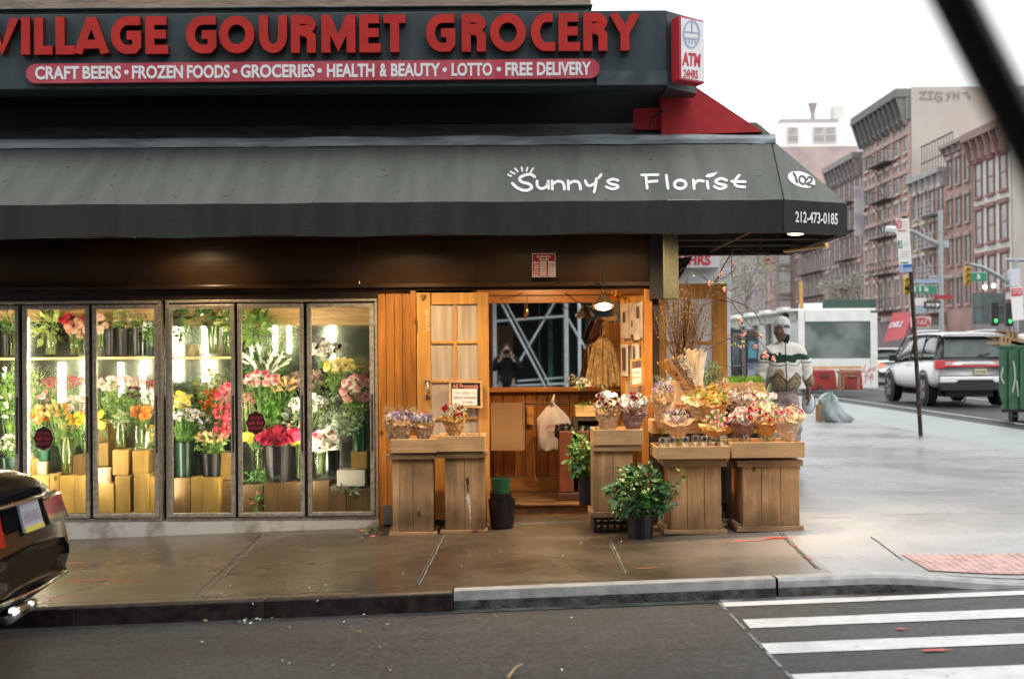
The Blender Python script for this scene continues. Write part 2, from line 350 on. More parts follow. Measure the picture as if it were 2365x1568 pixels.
joint(mb, (2012, 1240), (2085, 1288), 0.01); joint(mb, (2190, 1316), (2365, 1310), 0.012, 1); joint(mb, (870, 1262), (1500, 1240), 0.007, 1)
for yy, xa, xb in ((1196, 1870, 1960), (1075, 1850, 2365), (1110, 2085, 2130), (1030, 1990, 2365), (1190, 2040, 2365)): joint(mb, (xa, yy), (xb, yy-0.012*(xb-xa)), 0.012, 1)
o = mb.build('sidewalk_joints', [JOINT, JLIGHT]); tag(o, kind='structure')
# kerbs: dark steel-faced to the left, pale granite to the right
XSPLIT = ground(1045, 1368).x
def kerb(mb, x0, x1, n):
    for i in range(n):
        a = x0+(x1-x0)*i/n; b = x0+(x1-x0)*(i+1)/n
        za = gz(a)+ramp(a); zb = gz(b)+ramp(b)
        mb.hexa([(a, YC, gz(a)-HK-0.05), (b, YC, gz(b)-HK-0.05), (b, YC+0.16, gz(b)-HK-0.05), (a, YC+0.16, gz(a)-HK-0.05),
                 (a, YC+0.012, za+0.006), (b, YC+0.012, zb+0.006), (b, YC+0.16, zb+0.003), (a, YC+0.16, za+0.003)])
mb = MB(); kerb(mb, -40, XSPLIT, 12); o = mb.build('kerb_dark', CONC); tag(o, kind='structure')
mb = MB()
for i in range(10):
    a = -12+(XSPLIT+12)*i/10; b = -12+(XSPLIT+12)*(i+1)/10
    mb.hexa([(a, YC-0.014, gz(a)-HK-0.05), (b, YC-0.014, gz(b)-HK-0.05), (b, YC+0.03, gz(b)-HK-0.05), (a, YC+0.03, gz(a)-HK-0.05),
             (a, YC-0.014, gz(a)-0.002), (b, YC-0.014, gz(b)-0.002), (b, YC+0.03, gz(b)+0.011), (a, YC+0.03, gz(a)+0.011)])
o = mb.build('kerb_edging', STEEL_D, bevel=0.008); tag(o, kind='structure')
mb = MB(); kerb(mb, XSPLIT+0.008, 1.66, 1); 
Q = []
for i in range(25):
    a = 1.675+i*0.2; Q.append([(a, YC, gz(a)-HK-.05), (a, YC+.001, gz(a)+min(ramp(a)-.05, -.05)), (a, YC+.004, gz(a)+ramp(a)-.012), (a, YC+.02, gz(a)+ramp(a)+.006), (a, YC+.16, gz(a)+ramp(a)+.003)])
for p, q in zip(Q[:-1], Q[1:]):
    for k in range(4): mb.quad(p[k], q[k], q[k+1], p[k+1], 1 if k == 0 else 0)
mb.quad((XSPLIT+.01, YC-.003, gz(XSPLIT)-HK-.04), (1.66, YC-.003, gz(1.66)-HK-.04), (1.66, YC-.003, gz(1.66)-.05), (XSPLIT+.01, YC-.003, gz(XSPLIT)-.05), 1); mb.box(1.6, 1.61, YC+.05, YC+.1, gz(1.6)-.1, gz(1.6)-.05); o = mb.build('kerb_granite', [GRANITE, mat('kerb_grime', (0.10, 0.11, 0.10), rough=0.6, c2=(0.02, 0.02, 0.018), scale=11, bump=0.4)]); tag(o, kind='structure')
mb = MB(); z = lambda x: gz(x)-HK-0.008
for i in range(18): a = XSPLIT+i*0.3; mb.quad((a, YC-0.10, z(a)), (a+0.3, YC-0.10, z(a+0.3)), (a+0.3, YC, z(a+0.3)), (a, YC, z(a)))
o = mb.build('gutter', mat('gutter_grime', (0.10, 0.115, 0.10), rough=0.4, c2=(0.03, 0.03, 0.028), scale=6, bump=0.3)); tag(o, kind='structure')
# crossing stripes
def zr(x): return gz(x)-HK-0.008
mb = MB()
for (xa, ya, yb) in ((1660, 1383, 1400), (1715, 1430, 1449), (1757, 1485, 1509), (1826, 1556, 1590)):
    p = ground(xa, ya, -HK-0.008); q = ground(xa+22, yb, -HK-0.008); X = p.x
    while X < 7.2:
        nx = min(X+0.35, 7.2); e = random.uniform(-0.004, 0.004)
        mb.quad((X, q.y+e, zr(X)), (nx, q.y+e, zr(nx)), (nx, p.y-e, zr(nx)), (X, p.y-e, zr(X))); X = nx
o = mb.build('crosswalk_stripes', PAINT); tag(o, kind='structure')
mb = MB(); 
for i in range(5):
    a = ground(1640+i*42, 1372+i*44, -HK-0.008); b = ground(1640+i*42+34, 1372+i*44+36, -HK-0.008)
    mb.quad((a.x, a.y, zr(a.x)), (a.x+0.02, a.y, zr(a.x)), (b.x+0.02, b.y, zr(b.x)), (b.x, b.y, zr(b.x)))
o = mb.build('crosswalk_edge_line', mat('worn_white_paint', (0.2, 0.2, 0.195), var=0.6, scale=30)); tag(o, kind='structure')
# tactile paving at the ramp
mb = MB(); a = ground(2082, 1276); b = ground(2160, 1308); TX0 = a.x; ty0 = b.y; ty1 = a.y
zt = lambda x, y: gz(x)+cut(x, y)+0.007
for i in range(12):
    x = TX0+i*0.12; mb.quad((x, ty0, zt(x, ty0)), (x+0.12, ty0, zt(x+0.12, ty0)), (x+0.12, ty1, zt(x+0.12, ty1)), (x, ty1, zt(x, ty1)))
for i in range(24):
    for j in range(11):
        x = TX0+0.03+i*0.058; y = ty0+0.03+j*(ty1-ty0)/11
        mb.lathe([(0.014, 0), (0.009, 0.006), (0.0005, 0.006)], (x, y, zt(x, y)), 6)
o = mb.build('tactile_paving', mat('red_tactile', (0.52, 0.33, 0.30), rough=0.5, var=0.2, scale=10)); tag(o, kind='structure')
# red utility spray marks on the ground
mb = MB()
def blotch(px, py, w_, h_, off=0.007, road=False):
    c = ground(px, py, -HK if road else 0); n = 16
    z = (lambda x, y: zr(x)+0.004) if road else (lambda x, y: gz(x)+cut(x, y)+off)
    ph = random.random()*9
    mb.poly([(c.x+w_*math.cos(2*PI*k/n)*(1+0.35*math.sin(3*k+ph)), c.y+h_*math.sin(2*PI*k/n)*(1+0.35*math.cos(2.3*k+ph)), z(c.x+w_*math.cos(2*PI*k/n), c.y)) for k in range(n)])
for q in ((1795, 1243, .10, .035), (1740, 1249, .16, .012), (1690, 1253, .1, .008), (1835, 1262, .02, .03), (1868, 1290, .012, .05), (175, 1302, .12, .012), (220, 1341, .2, .008), (140, 1381, .1, .014), (300, 1343, .12, .006), (1495, 1313, .08, .01)): blotch(*q)
for q in ((2080, 1449, .035, .018), (2160, 1498, .07, .025), (2080, 1342, .025, .02)): blotch(*q, road=True)
o = mb.build('spray_paint_marks', REDP); tag(o, kind='structure')
# avenue: green bike lane, lane line
mb = MB(); zz = gz(9)-HK-0.006
mb.quad((EDGE, -2, gz(9)-0.03), (8.75, -2, gz(9)-0.03), (8.75, 300, gz(9)-0.03), (EDGE, 300, gz(9)-0.03))
o = mb.build('bike_lane', mat('green_lane_paint', (0.36, 0.41, 0.40), rough=0.35, c2=(0.30, 0.35, 0.34), scale=1.5, bump=0.2)); tag(o, kind='structure')
mb = MB()
for (a, b) in ((8.75, 8.87), (9.8, 9.9), (13.4, 13.52), (17.0, 17.12)): mb.quad((a, -2, zz+0.01), (b, -2, zz+0.01), (b, 300, zz+0.01), (a, 300, zz+0.01))
o = mb.build('lane_lines', PAINT); tag(o, kind='structure')
mb = MB(); mb.box(24.5, 31.9, 8, 400, gz(9)-HK-0.1, gz(9)+0.03); o = mb.build('far_sidewalk', CONC2); tag(o, kind='structure')

# ================================================================== SHOP BUILDING
ORANGE = wood('orange_pine_boards', (0.50, 0.20, 0.040), dark=0.58, board=0.10, rough=0.38, grime=0.2)
ORANGE_X = wood('orange_pine_rail', (0.58, 0.26, 0.065), dark=0.65, axis='X', board=0.5, rough=0.38, grime=0.15, knots=False)
DOORW = wood('door_pine', (0.66, 0.33, 0.09), dark=0.7, board=0.12, rough=0.35, grime=0.15, knots=False)
BROWN = mat('dark_brown_panel', (0.042, 0.022, 0.012), rough=0.3, var=0.4, scale=2)
BLACKISH = mat('black_recess', (0.004, 0.003, 0.003), rough=0.7, var=0.3, scale=4)
STONE = mat('brown_stone', (0.34, 0.26, 0.20), rough=0.85, c2=(0.20, 0.155, 0.12), scale=5, bump=0.5, bscale=25, stretch=(0.4, 1, 2))
GREYL = mat('grey_green_ledge', (0.20, 0.21, 0.19), rough=0.8, c2=(0.10, 0.105, 0.10), scale=12, bump=0.5, bscale=30, stretch=(0.3, 1, 2))
shop = thing('shop_building', 'brown stone corner building with florist and grocery shopfronts', 'building', (-2, 0, 0))
D0 = CD
# upper stone wall (ends before the corner, sky beyond)
xr = at(1365, 5, 11.95).x; zl = at(800, 19, 11.95).z
MB().box(-14, xr, -0.42, 7.5, zl, zl+8).build('stone_wall', STONE, shop)
MB().box(-14, at(1368, 5, 11.9).x, -0.56, 7.4, zl-0.02, zl-0.006).box(-14, at(1360, 5, 11.9).x, -0.50, 7.4, zl-0.075, zl-0.021).build('ledge', GREYL, shop, bevel=0.006)
MB().box(-14, 1.42, 0.06, 7.3, at(1000, 552, D0).z, zl-0.076).build('recess_wall', BLACKISH, shop)
# fascia under the awning
z0 = at(800, 657, D0).z; z1 = at(800, 545, D0-0.05).z
mb = MB()
n = 10
for i in range(n):          # slightly bulged sheet panels so lamps glint along them
    t0, t1 = i/n, (i+1)/n
    ya = -0.02-0.05*math.sin(PI*t0); yb = -0.02-0.05*math.sin(PI*t1)
    for xa, xb in ((-9, at(830, 600, D0).x), (at(830, 600, D0).x+0.004, at(1100, 600, D0).x), (at(1100, 600, D0).x+0.004, at(1503, 600, D0).x)):
        mb.quad((xa, ya, z0+(z1-z0)*t0), (xb, ya, z0+(z1-z0)*t0), (xb, yb, z0+(z1-z0)*t1), (xa, yb, z0+(z1-z0)*t1))
mb.build('fascia_panel', mat('brown_fascia_gloss', (0.060, 0.027, 0.008), rough=0.48, var=0.35, scale=1.5), shop, smooth=True)
MB().box(-9, at(1505, 600, D0).x, -0.09, 0.05, z0-0.035, z0-0.001).box(-9, at(1505, 600, D0).x, -0.05, 0.05, z0-0.06, z0-0.036).build('fascia_trim', BROWN, shop, bevel=0.006)
# dark header above the coolers
MB().box(-9, at(873, 680, D0).x, -0.03, 0.05, at(700, 691, D0).z, z0-0.062).build('header_panel', mat('dark_header', (0.02, 0.012, 0.008), rough=0.35, var=0.3), shop)
# pine wall between coolers and door, boards
x0 = at(874, 900, D0).x; x1 = at(950, 900, D0).x; mb = MB(); nb = 4
for i in range(nb):
    a = x0+(x1-x0)*i/nb; b = x0+(x1-x0)*(i+1)/nb-0.004; mb.box(a, b, 0.0, 0.05, gz(a), z0-0.05)
mb.build('pine_wall', ORANGE, shop, bevel=0.003)
MB().box(x1, x1+0.05, -0.06, 0.05, gz(x1), z0-0.062).build('door_jamb', ORANGE, shop, bevel=0.004)
# metal kick plate
r = rect(885, 1167, 905, 1210, D0-0.03); MB().box(r[0], r[1], -0.03, -0.004, r[2], r[3]).build('kick_plate', mat('grey_plate', (0.25, 0.26, 0.27), rough=0.4, metal=0.7), shop)
# base plinth under the coolers
xa = -9; xb = at(876, 1200, D0).x; zt_ = at(520, 1202, D0).z
MB().hexa([(xa, -0.05, gz(xa)-0.1), (xb, -0.05, gz(xb)-0.1), (xb, 1.2, gz(xb)-0.1), (xa, 1.2, gz(xa)-0.1), (xa, -0.05, zt_), (xb, -0.05, zt_), (xb, 1.2, zt_), (xa, 1.2, zt_)]).build('plinth', mat('dirty_white_plinth', (0.55, 0.52, 0.48), rough=0.7, c2=(0.30, 0.26, 0.22), scale=7, bump=0.2, clamp=(0.3, 0.5)), shop)
# --- booth (the little shop room behind the stands)
BX0 = at(1131, 900, D0).x; BX1 = at(1500, 900, D0).x; BD = 1.25; FZ = 0.215; BZT = z0-0.02
mb = MB(); nb = 15
wz = at(1200, 905, D0+BD).z
for i in range(nb):
    a = BX0-0.1+(BX1-BX0+0.2)*i/nb; b = BX0-0.1+(BX1-BX0+0.2)*(i+1)/nb-0.005
    mb.box(a, b, BD, BD+0.04, FZ+0.13, wz)
mb.build('wainscot', wood('wainscot_pine', (0.44, 0.17, 0.035), dark=0.6, board=0.09, rough=0.4), shop, bevel=0.004)
MB().box(BX0-0.1, BX1+0.1, BD-0.02, BD+0.04, FZ, FZ+0.128).build('skirting', ORANGE_X, shop, bevel=0.004)
MB().box(BX0-0.1, BX1+0.1, BD+0.05, BD+0.09, FZ, BZT+0.27).build('back_wall', ORANGE, shop)
MB().box(BX0-0.1, BX1+0.1, BD-0.06, BD+0.04, wz, wz+0.045).build('mirror_ledge', ORANGE_X, shop, bevel=0.005)
zh = at(1250, 700, D0+BD).z
MB().box(BX0-0.1, BX1+0.1, BD-0.03, BD+0.045, zh, zh+0.07).box(BX0-0.1, BX1+0.1, BD-0.06, BD+0.045, zh+0.075, zh+0.2).build('head_rail', ORANGE_X, shop, bevel=0.004)
MB().box(BX0-0.1, BX1+0.02, 0.05, BD+0.05, BZT+0.28, BZT+0.33).build('booth_ceiling', wood('ceiling_pine', (0.62, 0.33, 0.10), axis='X', board=0.1, knots=False), shop)
MB().box(BX0-0.14, BX0-0.1, 0.05, BD+0.09, FZ, BZT+0.27).build('side_wall', ORANGE, shop)
# right back part of the booth: pine cupboard wall hiding the mirror's right end
r = rect(1398, 770, 1500, 905, D0+0.9); MB().box(r[0], r[1]+0.0, 0.9, 0.94, at(1400, 900, D0+.9).z, at(1400, 745, D0+.9).z).build('cupboard_side', ORANGE, shop, bevel=0.003)
mb = MB(); mb.box(BX0-0.1, BX1+0.4, 0.0, BD+0.05, FZ-0.05, FZ)
mb.build('booth_floor', wood('worn_floor', (0.16, 0.10, 0.05), axis='X', board=0.11, rough=0.3, knots=False, grime=0.5), shop)
MB().box(BX0-0.1, BX1+0.1, -0.02, 0.0, FZ-0.14, FZ-0.012).box(BX0-0.1, BX1+0.1, -0.05, 0.0, FZ-0.01, FZ+0.012).build('step_front', wood('step_wood', (0.30, 0.14, 0.05), axis='X', board=0.3, grime=0.6), shop, bevel=0.005)
MB().hexa([(BX0-0.05, -0.28, gz(BX0)-.02), (BX1+0.1, -0.28, gz(BX1)-.02), (BX1+0.1, 0.1, gz(BX1)-.02), (BX0-0.05, 0.1, gz(BX0)-.02), (BX0-0.05, -0.26, gz(BX0)+0.015), (BX1+0.1, -0.26, gz(BX1)+0.015), (BX1+0.1, 0.1, gz(BX1)+0.05), (BX0-0.05, 0.1, gz(BX0)+0.05)]).build('threshold', CONC, shop)
# corner posts
r = rect(1488, 668, 1507, 1110, D0-0.02); MB().box(r[0], r[1], -0.06, 0.03, gz(1.3), r[3]).build('corner_post', ORANGE, shop, bevel=0.005)
r = rect(1508, 560, 1522, 1110, D0+0.02); MB().box(r[0], r[1], -0.02, 0.10, gz(1.3), r[3]).build('corner_trim', mat('dark_trim', (0.03, 0.02, 0.014), rough=0.4), shop, bevel=0.004)
r = rect(1500, 535, 1536, 700, D0-0.1); MB().box(r[0], r[1], -0.1, 0.2, at(1510, 690, D0-.1).z, at(1510, 500, D0-.1).z).build('corner_pilaster', BLACKISH, shop)
r = rect(1533, 520, 1567, 690, 11.7); MB().box(r[0], r[1], -0.7, -0.64, r[2], r[3]).build('hanging_panel', mat('olive_panel', (0.055, 0.057, 0.036), rough=0.6, var=0.12, scale=20), shop, bevel=0.004)
# gusset bracket under the corner
mb = MB(); mb.prism([at(1540, 600, 12.9), at(1600, 592, 12.9), at(1566, 650, 12.9), at(1540, 672, 12.9)], (0, 0.15, 0)); mb.build('corner_bracket', BLACKISH, shop)
# side / back mass of the building
MB().box(-14, -14+0.1, 0.1, 7, 0, zl).build('end_wall', STONE, shop)
MB().box(-9, BX0-0.15, 1.3, 1.4, gz(-3), z0).build('back_partition', BLACKISH, shop)
MB().box(1.34, 1.40, 1.4, 40, gz(1.4), zl-0.08).build('avenue_wall', STONE, shop)
# ---- mirror in the booth
mir = thing('mirror', 'large wall mirror above the wainscot reflecting scaffolding', 'mirror', (0.3, BD, 1.3))
r = rect(1136, 700, 1440, 896, D0+BD-0.01)
mm = mat('mirror_silver', (0.80, 0.83, 0.83), rough=0.015, metal=1.0)
MB().box(r[0], r[1], BD-0.008, BD+0.04, wz+0.046, zh-0.001).build('mirror_glass', mm, mir)

# ================================================================== COOLERS
ALU = mat('brown_aluminium', (0.44, 0.385, 0.32), rough=0.42, metal=0.5, var=0.25, scale=30, bump=0.1)
ALUD = mat('dark_gasket', (0.025, 0.02, 0.018), rough=0.6)
PANE = glass_mat('cooler_glass', (0.97, 0.98, 0.96), refl=0.022, film=0.004)
INOX = mat('cooler_back_metal', (0.20, 0.23, 0.19), rough=0.16, metal=0.8, var=0.3, scale=4)
SHELFW = wood('shelf_wood', (0.68, 0.45, 0.20), axis='X', board=0.3, rough=0.5, knots=False, grime=0.1)
BOXW = wood('box_plywood', (0.46, 0.28, 0.065), axis='Z', board=0.6, rough=0.55, grime=0.3, dark=0.8)
TUBE = mat('fluorescent_tube', (1, 1, 1), emit=(1.0, 0.88, 0.66), estr=78)
ZC0 = at(620, 1200, D0).z; ZC1 = at(620, 692, D0).z
CDEP = 1.0
def cooler(label, doors, xl, xr_):
    t = thing('display_cooler', label, 'display cooler', (at((xl+xr_)/2, 1200, D0).x, 0, ZC0), group='glass door flower coolers')
    XL = at(xl, 950, D0).x; XR = at(xr_, 950, D0).x; zb = ZC0; zt = ZC1; fw = 0.022
    mb = MB(); mb.box(XL, XR, -0.03, 0.04, zt-fw, zt); mb.box(XL, XR, -0.03, 0.04, zb, zb+fw)
    mb.box(XL, XL+fw, -0.03, 0.04, zb+fw, zt-fw); mb.box(XR-fw, XR, -0.03, 0.04, zb+fw, zt-fw)
    mb.build('outer_frame', ALU, t, bevel=0.003)
    MB().box(XL+fw, XR-fw, 0.01, 0.03, zt-fw-0.018, zt-fw).build('gasket', ALUD, t); MB().box(XL+fw, XR-fw, 0.01, 0.03, zb+fw, zb+fw+0.014).build('gasket', ALUD, t)
    MB().box(XL, XR, CDEP, CDEP+0.02, zb, zt).build('back_panel', INOX, t)
    MB().box(XL, XR, 0.045, CDEP, zb-0.0, zb+0.012).build('cooler_floor', mat('cooler_floor_metal', (0.4, 0.36, 0.28), rough=0.4, metal=0.4), t)
    MB().box(XL, XR, 0.045, CDEP, zt-0.02, zt).build('cooler_top', SHELFW, t)
    MB().box(XL-0.004, XL, 0.045, CDEP, zb, zt).build('side_panel', INOX, t); MB().box(XR, XR+0.004, 0.045, CDEP, zb, zt).build('side_panel', INOX, t)
    for (q0, q1) in zip(doors[:-1], doors[1:]): MB().box(at(q0[1], 950, D0).x-.012, at(q1[0], 950, D0).x+.012, -0.008, 0.03, zb+fw+.015, zt-fw-.019).build('door_mullion', ALUD, t)
    for (dx0, dx1, tube) in doors:
        a = at(dx0, 950, D0).x; b = at(dx1, 950, D0).x; w_ = 0.035; z0_ = zb+fw+0.012; z1_ = zt-fw-0.018
        mb = MB(); mb.box(a, b, -0.055, -0.01, z1_-w_, z1_); mb.box(a, b, -0.055, -0.01, z0_, z0_+w_)
        mb.box(a, a+w_, -0.055, -0.01, z0_+w_, z1_-w_); mb.box(b-w_, b, -0.055, -0.01, z0_+w_, z1_-w_)
        fr = mb.build('door', ALU, t, bevel=0.004)
        MB().box(a+w_, b-w_, -0.035, -0.028, z0_+w_, z1_-w_).build('pane', PANE, fr)
        hz0 = at(600, 1042, D0).z; hz1 = at(600, 912, D0).z
        MB().box(b-0.020, b-0.006, -0.072, -0.056, hz0, hz1).build('handle', ALUD, fr, bevel=0.003)
        if tube:
            MB().tube([(b-0.016, 0.07, zb+0.25), (b-0.016, 0.07, zt-0.12)], 0.012, 8).build('tube_or_reflection', TUBE, t)
    return t
cl = cooler('left hand cooler bank with shelf and yellow plywood boxes behind black car', [(-265, -112, 1), (-108, 48, 1), (57, 210, 1), (218, 369, 1)], -272, 375)
cr = cooler('right hand cooler bank nearest the pine wall with lilies and roses', [(392, 545, 1), (552, 704, 1), (712, 865, 0)], 385, 873)
# extra tubes at the unit ends; back ones are reflections built as glowing tubes
def tube_at(par, px, d, y0, y1, r_=0.014):
    a = at(px, y0, d); b = at(px, y1, d); MB().tube([a, b], r_, 8).build('tube_or_reflection', TUBE, par)
tube_at(cr, 397, D0+0.12, 730, 1150, .006); tube_at(cr, 430, D0+0.95, 742, 930, 0.03); tube_at(cr, 472, D0+0.95, 746, 880, 0.022); tube_at(cr, 634, D0+0.95, 748, 820, 0.012)
tube_at(cr, 666, D0+0.95, 750, 815, 0.014); tube_at(cr, 768, D0+0.95, 745, 860, 0.012)
tube_at(cl, 139, D0+0.95, 838, 930, 0.02); tube_at(cl, 276, D0+0.95, 838, 915, 0.012); tube_at(cl, 326, D0+0.95, 838, 905, 0.012); tube_at(cl, 66, D0+0.1, 735, 1100, 0.006)
# shelf (left three doors and first of the right bank), fascia boards at the top right
zs = at(300, 829, D0+0.45).z; XL = at(-260, 829, D0+.3).x
MB().box(XL, at(366, 829, D0+.3).x, 0.28, 0.98, zs, zs+0.02).build('shelf', SHELFW, cl, bevel=0.003)
MB().box(at(400, 829, D0+.3).x, at(541, 829, D0+.3).x, 0.28, 0.98, at(470, 829, D0+.45).z, at(470, 829, D0+.45).z+0.02).build('shelf', SHELFW, cr, bevel=0.003)
zf0 = at(650, 752, D0+0.6).z
MB().box(at(392, 740, D0+.6).x, at(868, 740, D0+.6).x, 0.60, 0.64, zf0, ZC1-0.02).build('top_board', SHELFW, cr, bevel=0.003)
MB().box(XL, at(368, 740, D0+.6).x, 0.60, 0.64, at(650, 738, D0+0.6).z, ZC1-0.02).build('top_board', SHELFW, cl, bevel=0.003)
# ================================================================== AWNINGS
def canvas(name, c, rough=0.75):
    m = bpy.data.materials.new(name); m.use_nodes = True; nt = m.node_tree; L = nt.links; b = nt.nodes['Principled BSDF']; b.inputs['Roughness'].default_value = rough
    tc = node(nt, 'ShaderNodeTexCoord'); mp = node(nt, 'ShaderNodeMapping'); mp.inputs['Scale'].default_value = (2.2, 0.25, 0.35); mp.inputs['Rotation'].default_value = (0, 0.35, 0)
    L.new(tc.outputs['Object'], mp.inputs['Vector']); nz = node(nt, 'ShaderNodeTexNoise', Scale=1.6, Detail=5.0, Roughness=0.55); L.new(mp.outputs[0], nz.inputs['Vector'])
    r = node(nt, 'ShaderNodeValToRGB'); e = r.color_ramp.elements; e[0].position = 0.3; e[1].position = 0.72
    e[0].color = (*[x*0.82 for x in c], 1); e[1].color = (*[x*1.12 for x in c], 1); L.new(nz.outputs['Fac'], r.inputs['Fac'])
    n2 = node(nt, 'ShaderNodeTexNoise', Scale=70.0, Detail=2.0); L.new(tc.outputs['Object'], n2.inputs['Vector'])
    r2 = node(nt, 'ShaderNodeMapRange'); r2.inputs[3].default_value = 0.82; r2.inputs[4].default_value = 1.18; L.new(n2.outputs['Fac'], r2.inputs[0])
    hv = node(nt, 'ShaderNodeHueSaturation'); L.new(r.outputs[0], hv.inputs['Color']); L.new(r2.outputs[0], hv.inputs['Value']); L.new(hv.outputs[0], b.inputs['Base Color'])
    bp = node(nt, 'ShaderNodeBump', Strength=0.3, Distance=0.01); L.new(n2.outputs['Fac'], bp.inputs['Height']); L.new(bp.outputs[0], b.inputs['Normal'])
    MATS[name] = m; return m
CANV = canvas('faded_grey_canvas', (0.116, 0.127, 0.108)); CANVV = canvas('dark_green_valance', (0.017, 0.020, 0.015)); 
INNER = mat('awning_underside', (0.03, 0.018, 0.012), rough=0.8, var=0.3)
aw = thing('awning', 'long faded grey canvas awning lettered for the florist', 'awning', (0, -1, 2.5))
DV = 11.2; XL = -9.0
A1 = at(1810, 461, DV); A0 = at(1811, 537, DV); zvt = A1.z; zvb = A0.z
T = at(1781, 322, 12.3); zt = T.z
B1 = at(1956, 471, 11.52); B1.z = zvt; B0 = Vector((B1.x, B1.y, zvb)); YB = 13.95-CD; C0 = Vector((B1.x+0.02, YB, zvb)); C1 = Vector((B1.x+0.02, YB, zvt))
yF = DV-CD
n = 40; mb = MB(); top = []; bot = []
for i in range(n+1):
    x = XL+(A1.x-XL)*i/n; sag = 0.006*math.sin(i*1.9)+0.004*math.sin(i*0.7)
    top.append(Vector((XL+(T.x-XL)*i/n, T.y, zt))); bot.append(Vector((x, yF, zvt+sag*0.4)))
bot[-1] = A1.copy(); K = 5
for i in range(n):
    for k in range(K):
        f = lambda a, b, t, j: a.lerp(b, t)+Vector((0, 0.003*math.sin(PI*t)*math.sin(j*2.3+1), 0))
        mb.quad(f(bot[i], top[i], k/K, i), f(bot[i+1], top[i+1], k/K, i+1), f(bot[i+1], top[i+1], (k+1)/K, i+1), f(bot[i], top[i], (k+1)/K, i))
mb.poly([A1, B1, T]); Tb = Vector((T.x, YB, zt)); mb.poly([B1, C1, Tb, T])
can = mb.build('canopy', CANV, aw, smooth=False)
mb = MB(); bb = [Vector((p.x, p.y+0.004, zvb+0.01*math.sin(i*1.3)*(i < n))) for i, p in enumerate(bot)]; bb[-1] = A0
for i in range(n): mb.quad(bb[i], bb[i+1], bot[i+1]-Vector((0, 0, 0.001)), bot[i]-Vector((0, 0, 0.001)))
mb.quad(A0, B0, B1, A1); mb.quad(B0, C0, C1, B1); mb.quad(C0, Vector((1.45, YB, zvb)), Vector((1.45, YB, zvt)), C1)
mb.build('valance', CANVV, aw)
mulnoise(CANV, 3.0, .86, 1.08, .35, .62, 7, stretch=(3, .3, .3)); mulnoise(CANV, 18, .3, 1.0, .245, .27, 1); mulnoise(CANVV, 4, .7, 1.3, .35, .65, 6, stretch=(2, .3, .4))
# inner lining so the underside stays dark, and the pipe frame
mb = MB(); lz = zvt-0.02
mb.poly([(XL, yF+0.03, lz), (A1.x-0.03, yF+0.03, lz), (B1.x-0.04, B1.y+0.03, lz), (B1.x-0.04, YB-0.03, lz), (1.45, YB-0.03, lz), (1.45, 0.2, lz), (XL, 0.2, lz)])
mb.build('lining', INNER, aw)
mb = MB(); pz = zvb+0.01
for a, b in (((XL, yF+0.03, pz), (A0.x-0.02, yF+0.03, pz)), ((A0.x-0.02, yF+0.03, pz), (B0.x-0.03, B0.y+0.02, pz)), ((B0.x-0.03, B0.y+0.02, pz), (B0.x-0.02, YB-0.03, pz)), ((B0.x, YB-0.03, pz), (1.5, YB-0.03, pz)),
             ((B0.x, 0.0, pz+.03), (1.5, 0.0, pz+.03)), ((B0.x, 0.7, pz+.03), (1.5, 0.7, pz+.03)), ((2.0, yF+0.03, pz+.03), (2.0, YB, pz+.03)), ((2.35, 0.7, pz), (2.35, 0.7, lz)), ((1.9, 0.0, pz), (1.9, 0.0, lz))): mb.tube([a, b], 0.011, 6)
mb.build('pipe_frame', mat('tarnished_pipe', (0.07, 0.05, 0.035), rough=0.5, metal=0.5), aw)
# seam where the two canvases meet
mb = MB(); mb.tube([A1+Vector((0.002, -0.004, 0)), T+Vector((0, -0.004, 0.002))], 0.006, 5); mb.tube([A0+Vector((0, -0.004, 0)), A1+Vector((0, -0.004, 0))], 0.005, 5); mb.build('seam', CANVV, aw)
# flashing strip on top, crumpled, and tarred roof behind it
mb = MB(); n2 = 110; rows = []
zf0_, zf1 = zt-0.045, zt+0.035
for i in range(n2+1):
    x = XL+(T.x+0.02-XL)*i/n2; q = mnoise.noise((x*1.7, 0, 0)); q2 = mnoise.noise((x*4.3, 5, 0)); q3 = mnoise.noise((x*9, 9, 0))
    rows.append([Vector((x, T.y-0.10+0.012*q, zf0_-0.012*abs(q2))), Vector((x, T.y-0.10+0.02*q2, (zf0_+zf1)/2+0.006*q3)), Vector((x, T.y-0.07+0.03*q, zf1-0.010*q-0.008*max(0, q2))), Vector((x, T.y-0.02, zf1-0.012))])
for a, b in zip(rows[:-1], rows[1:]):
    for k in range(3): mb.quad(a[k], b[k], b[k+1], a[k+1])
mb.prism([rows[-1][0], rows[-1][1], rows[-1][2], rows[-1][3]], (0.03, 0.5, 0))
mb.build('flashing', mat('zinc_flashing', (0.40, 0.45, 0.48), rough=0.5, metal=0.1, c2=(0.22, 0.25, 0.27), scale=6, stretch=(0.5, 1, 3)), aw, smooth=False)
zr1 = at(1000, 291, 12.38).z
mb = MB(); mb.quad((XL, T.y-0.03, zf1-0.004), (T.x, T.y-0.03, zf1-0.004), (T.x-0.1, 0.05, zr1+0.02), (XL, 0.05, zr1+0.02))
for i in range(14): x = XL+i*0.8; mb.box(x, x+random.uniform(0.5, 1.2), T.y+0.005*i % 0.04, T.y+0.05, zf1+0.002, zf1+random.uniform(0.012, 0.03))
mb.build('tarred_top', mat('weathered_tar', (0.10, 0.115, 0.11), rough=0.85, c2=(0.05, 0.055, 0.05), scale=10, bump=0.6, bscale=20, stretch=(0.3, 1, 1)), aw)
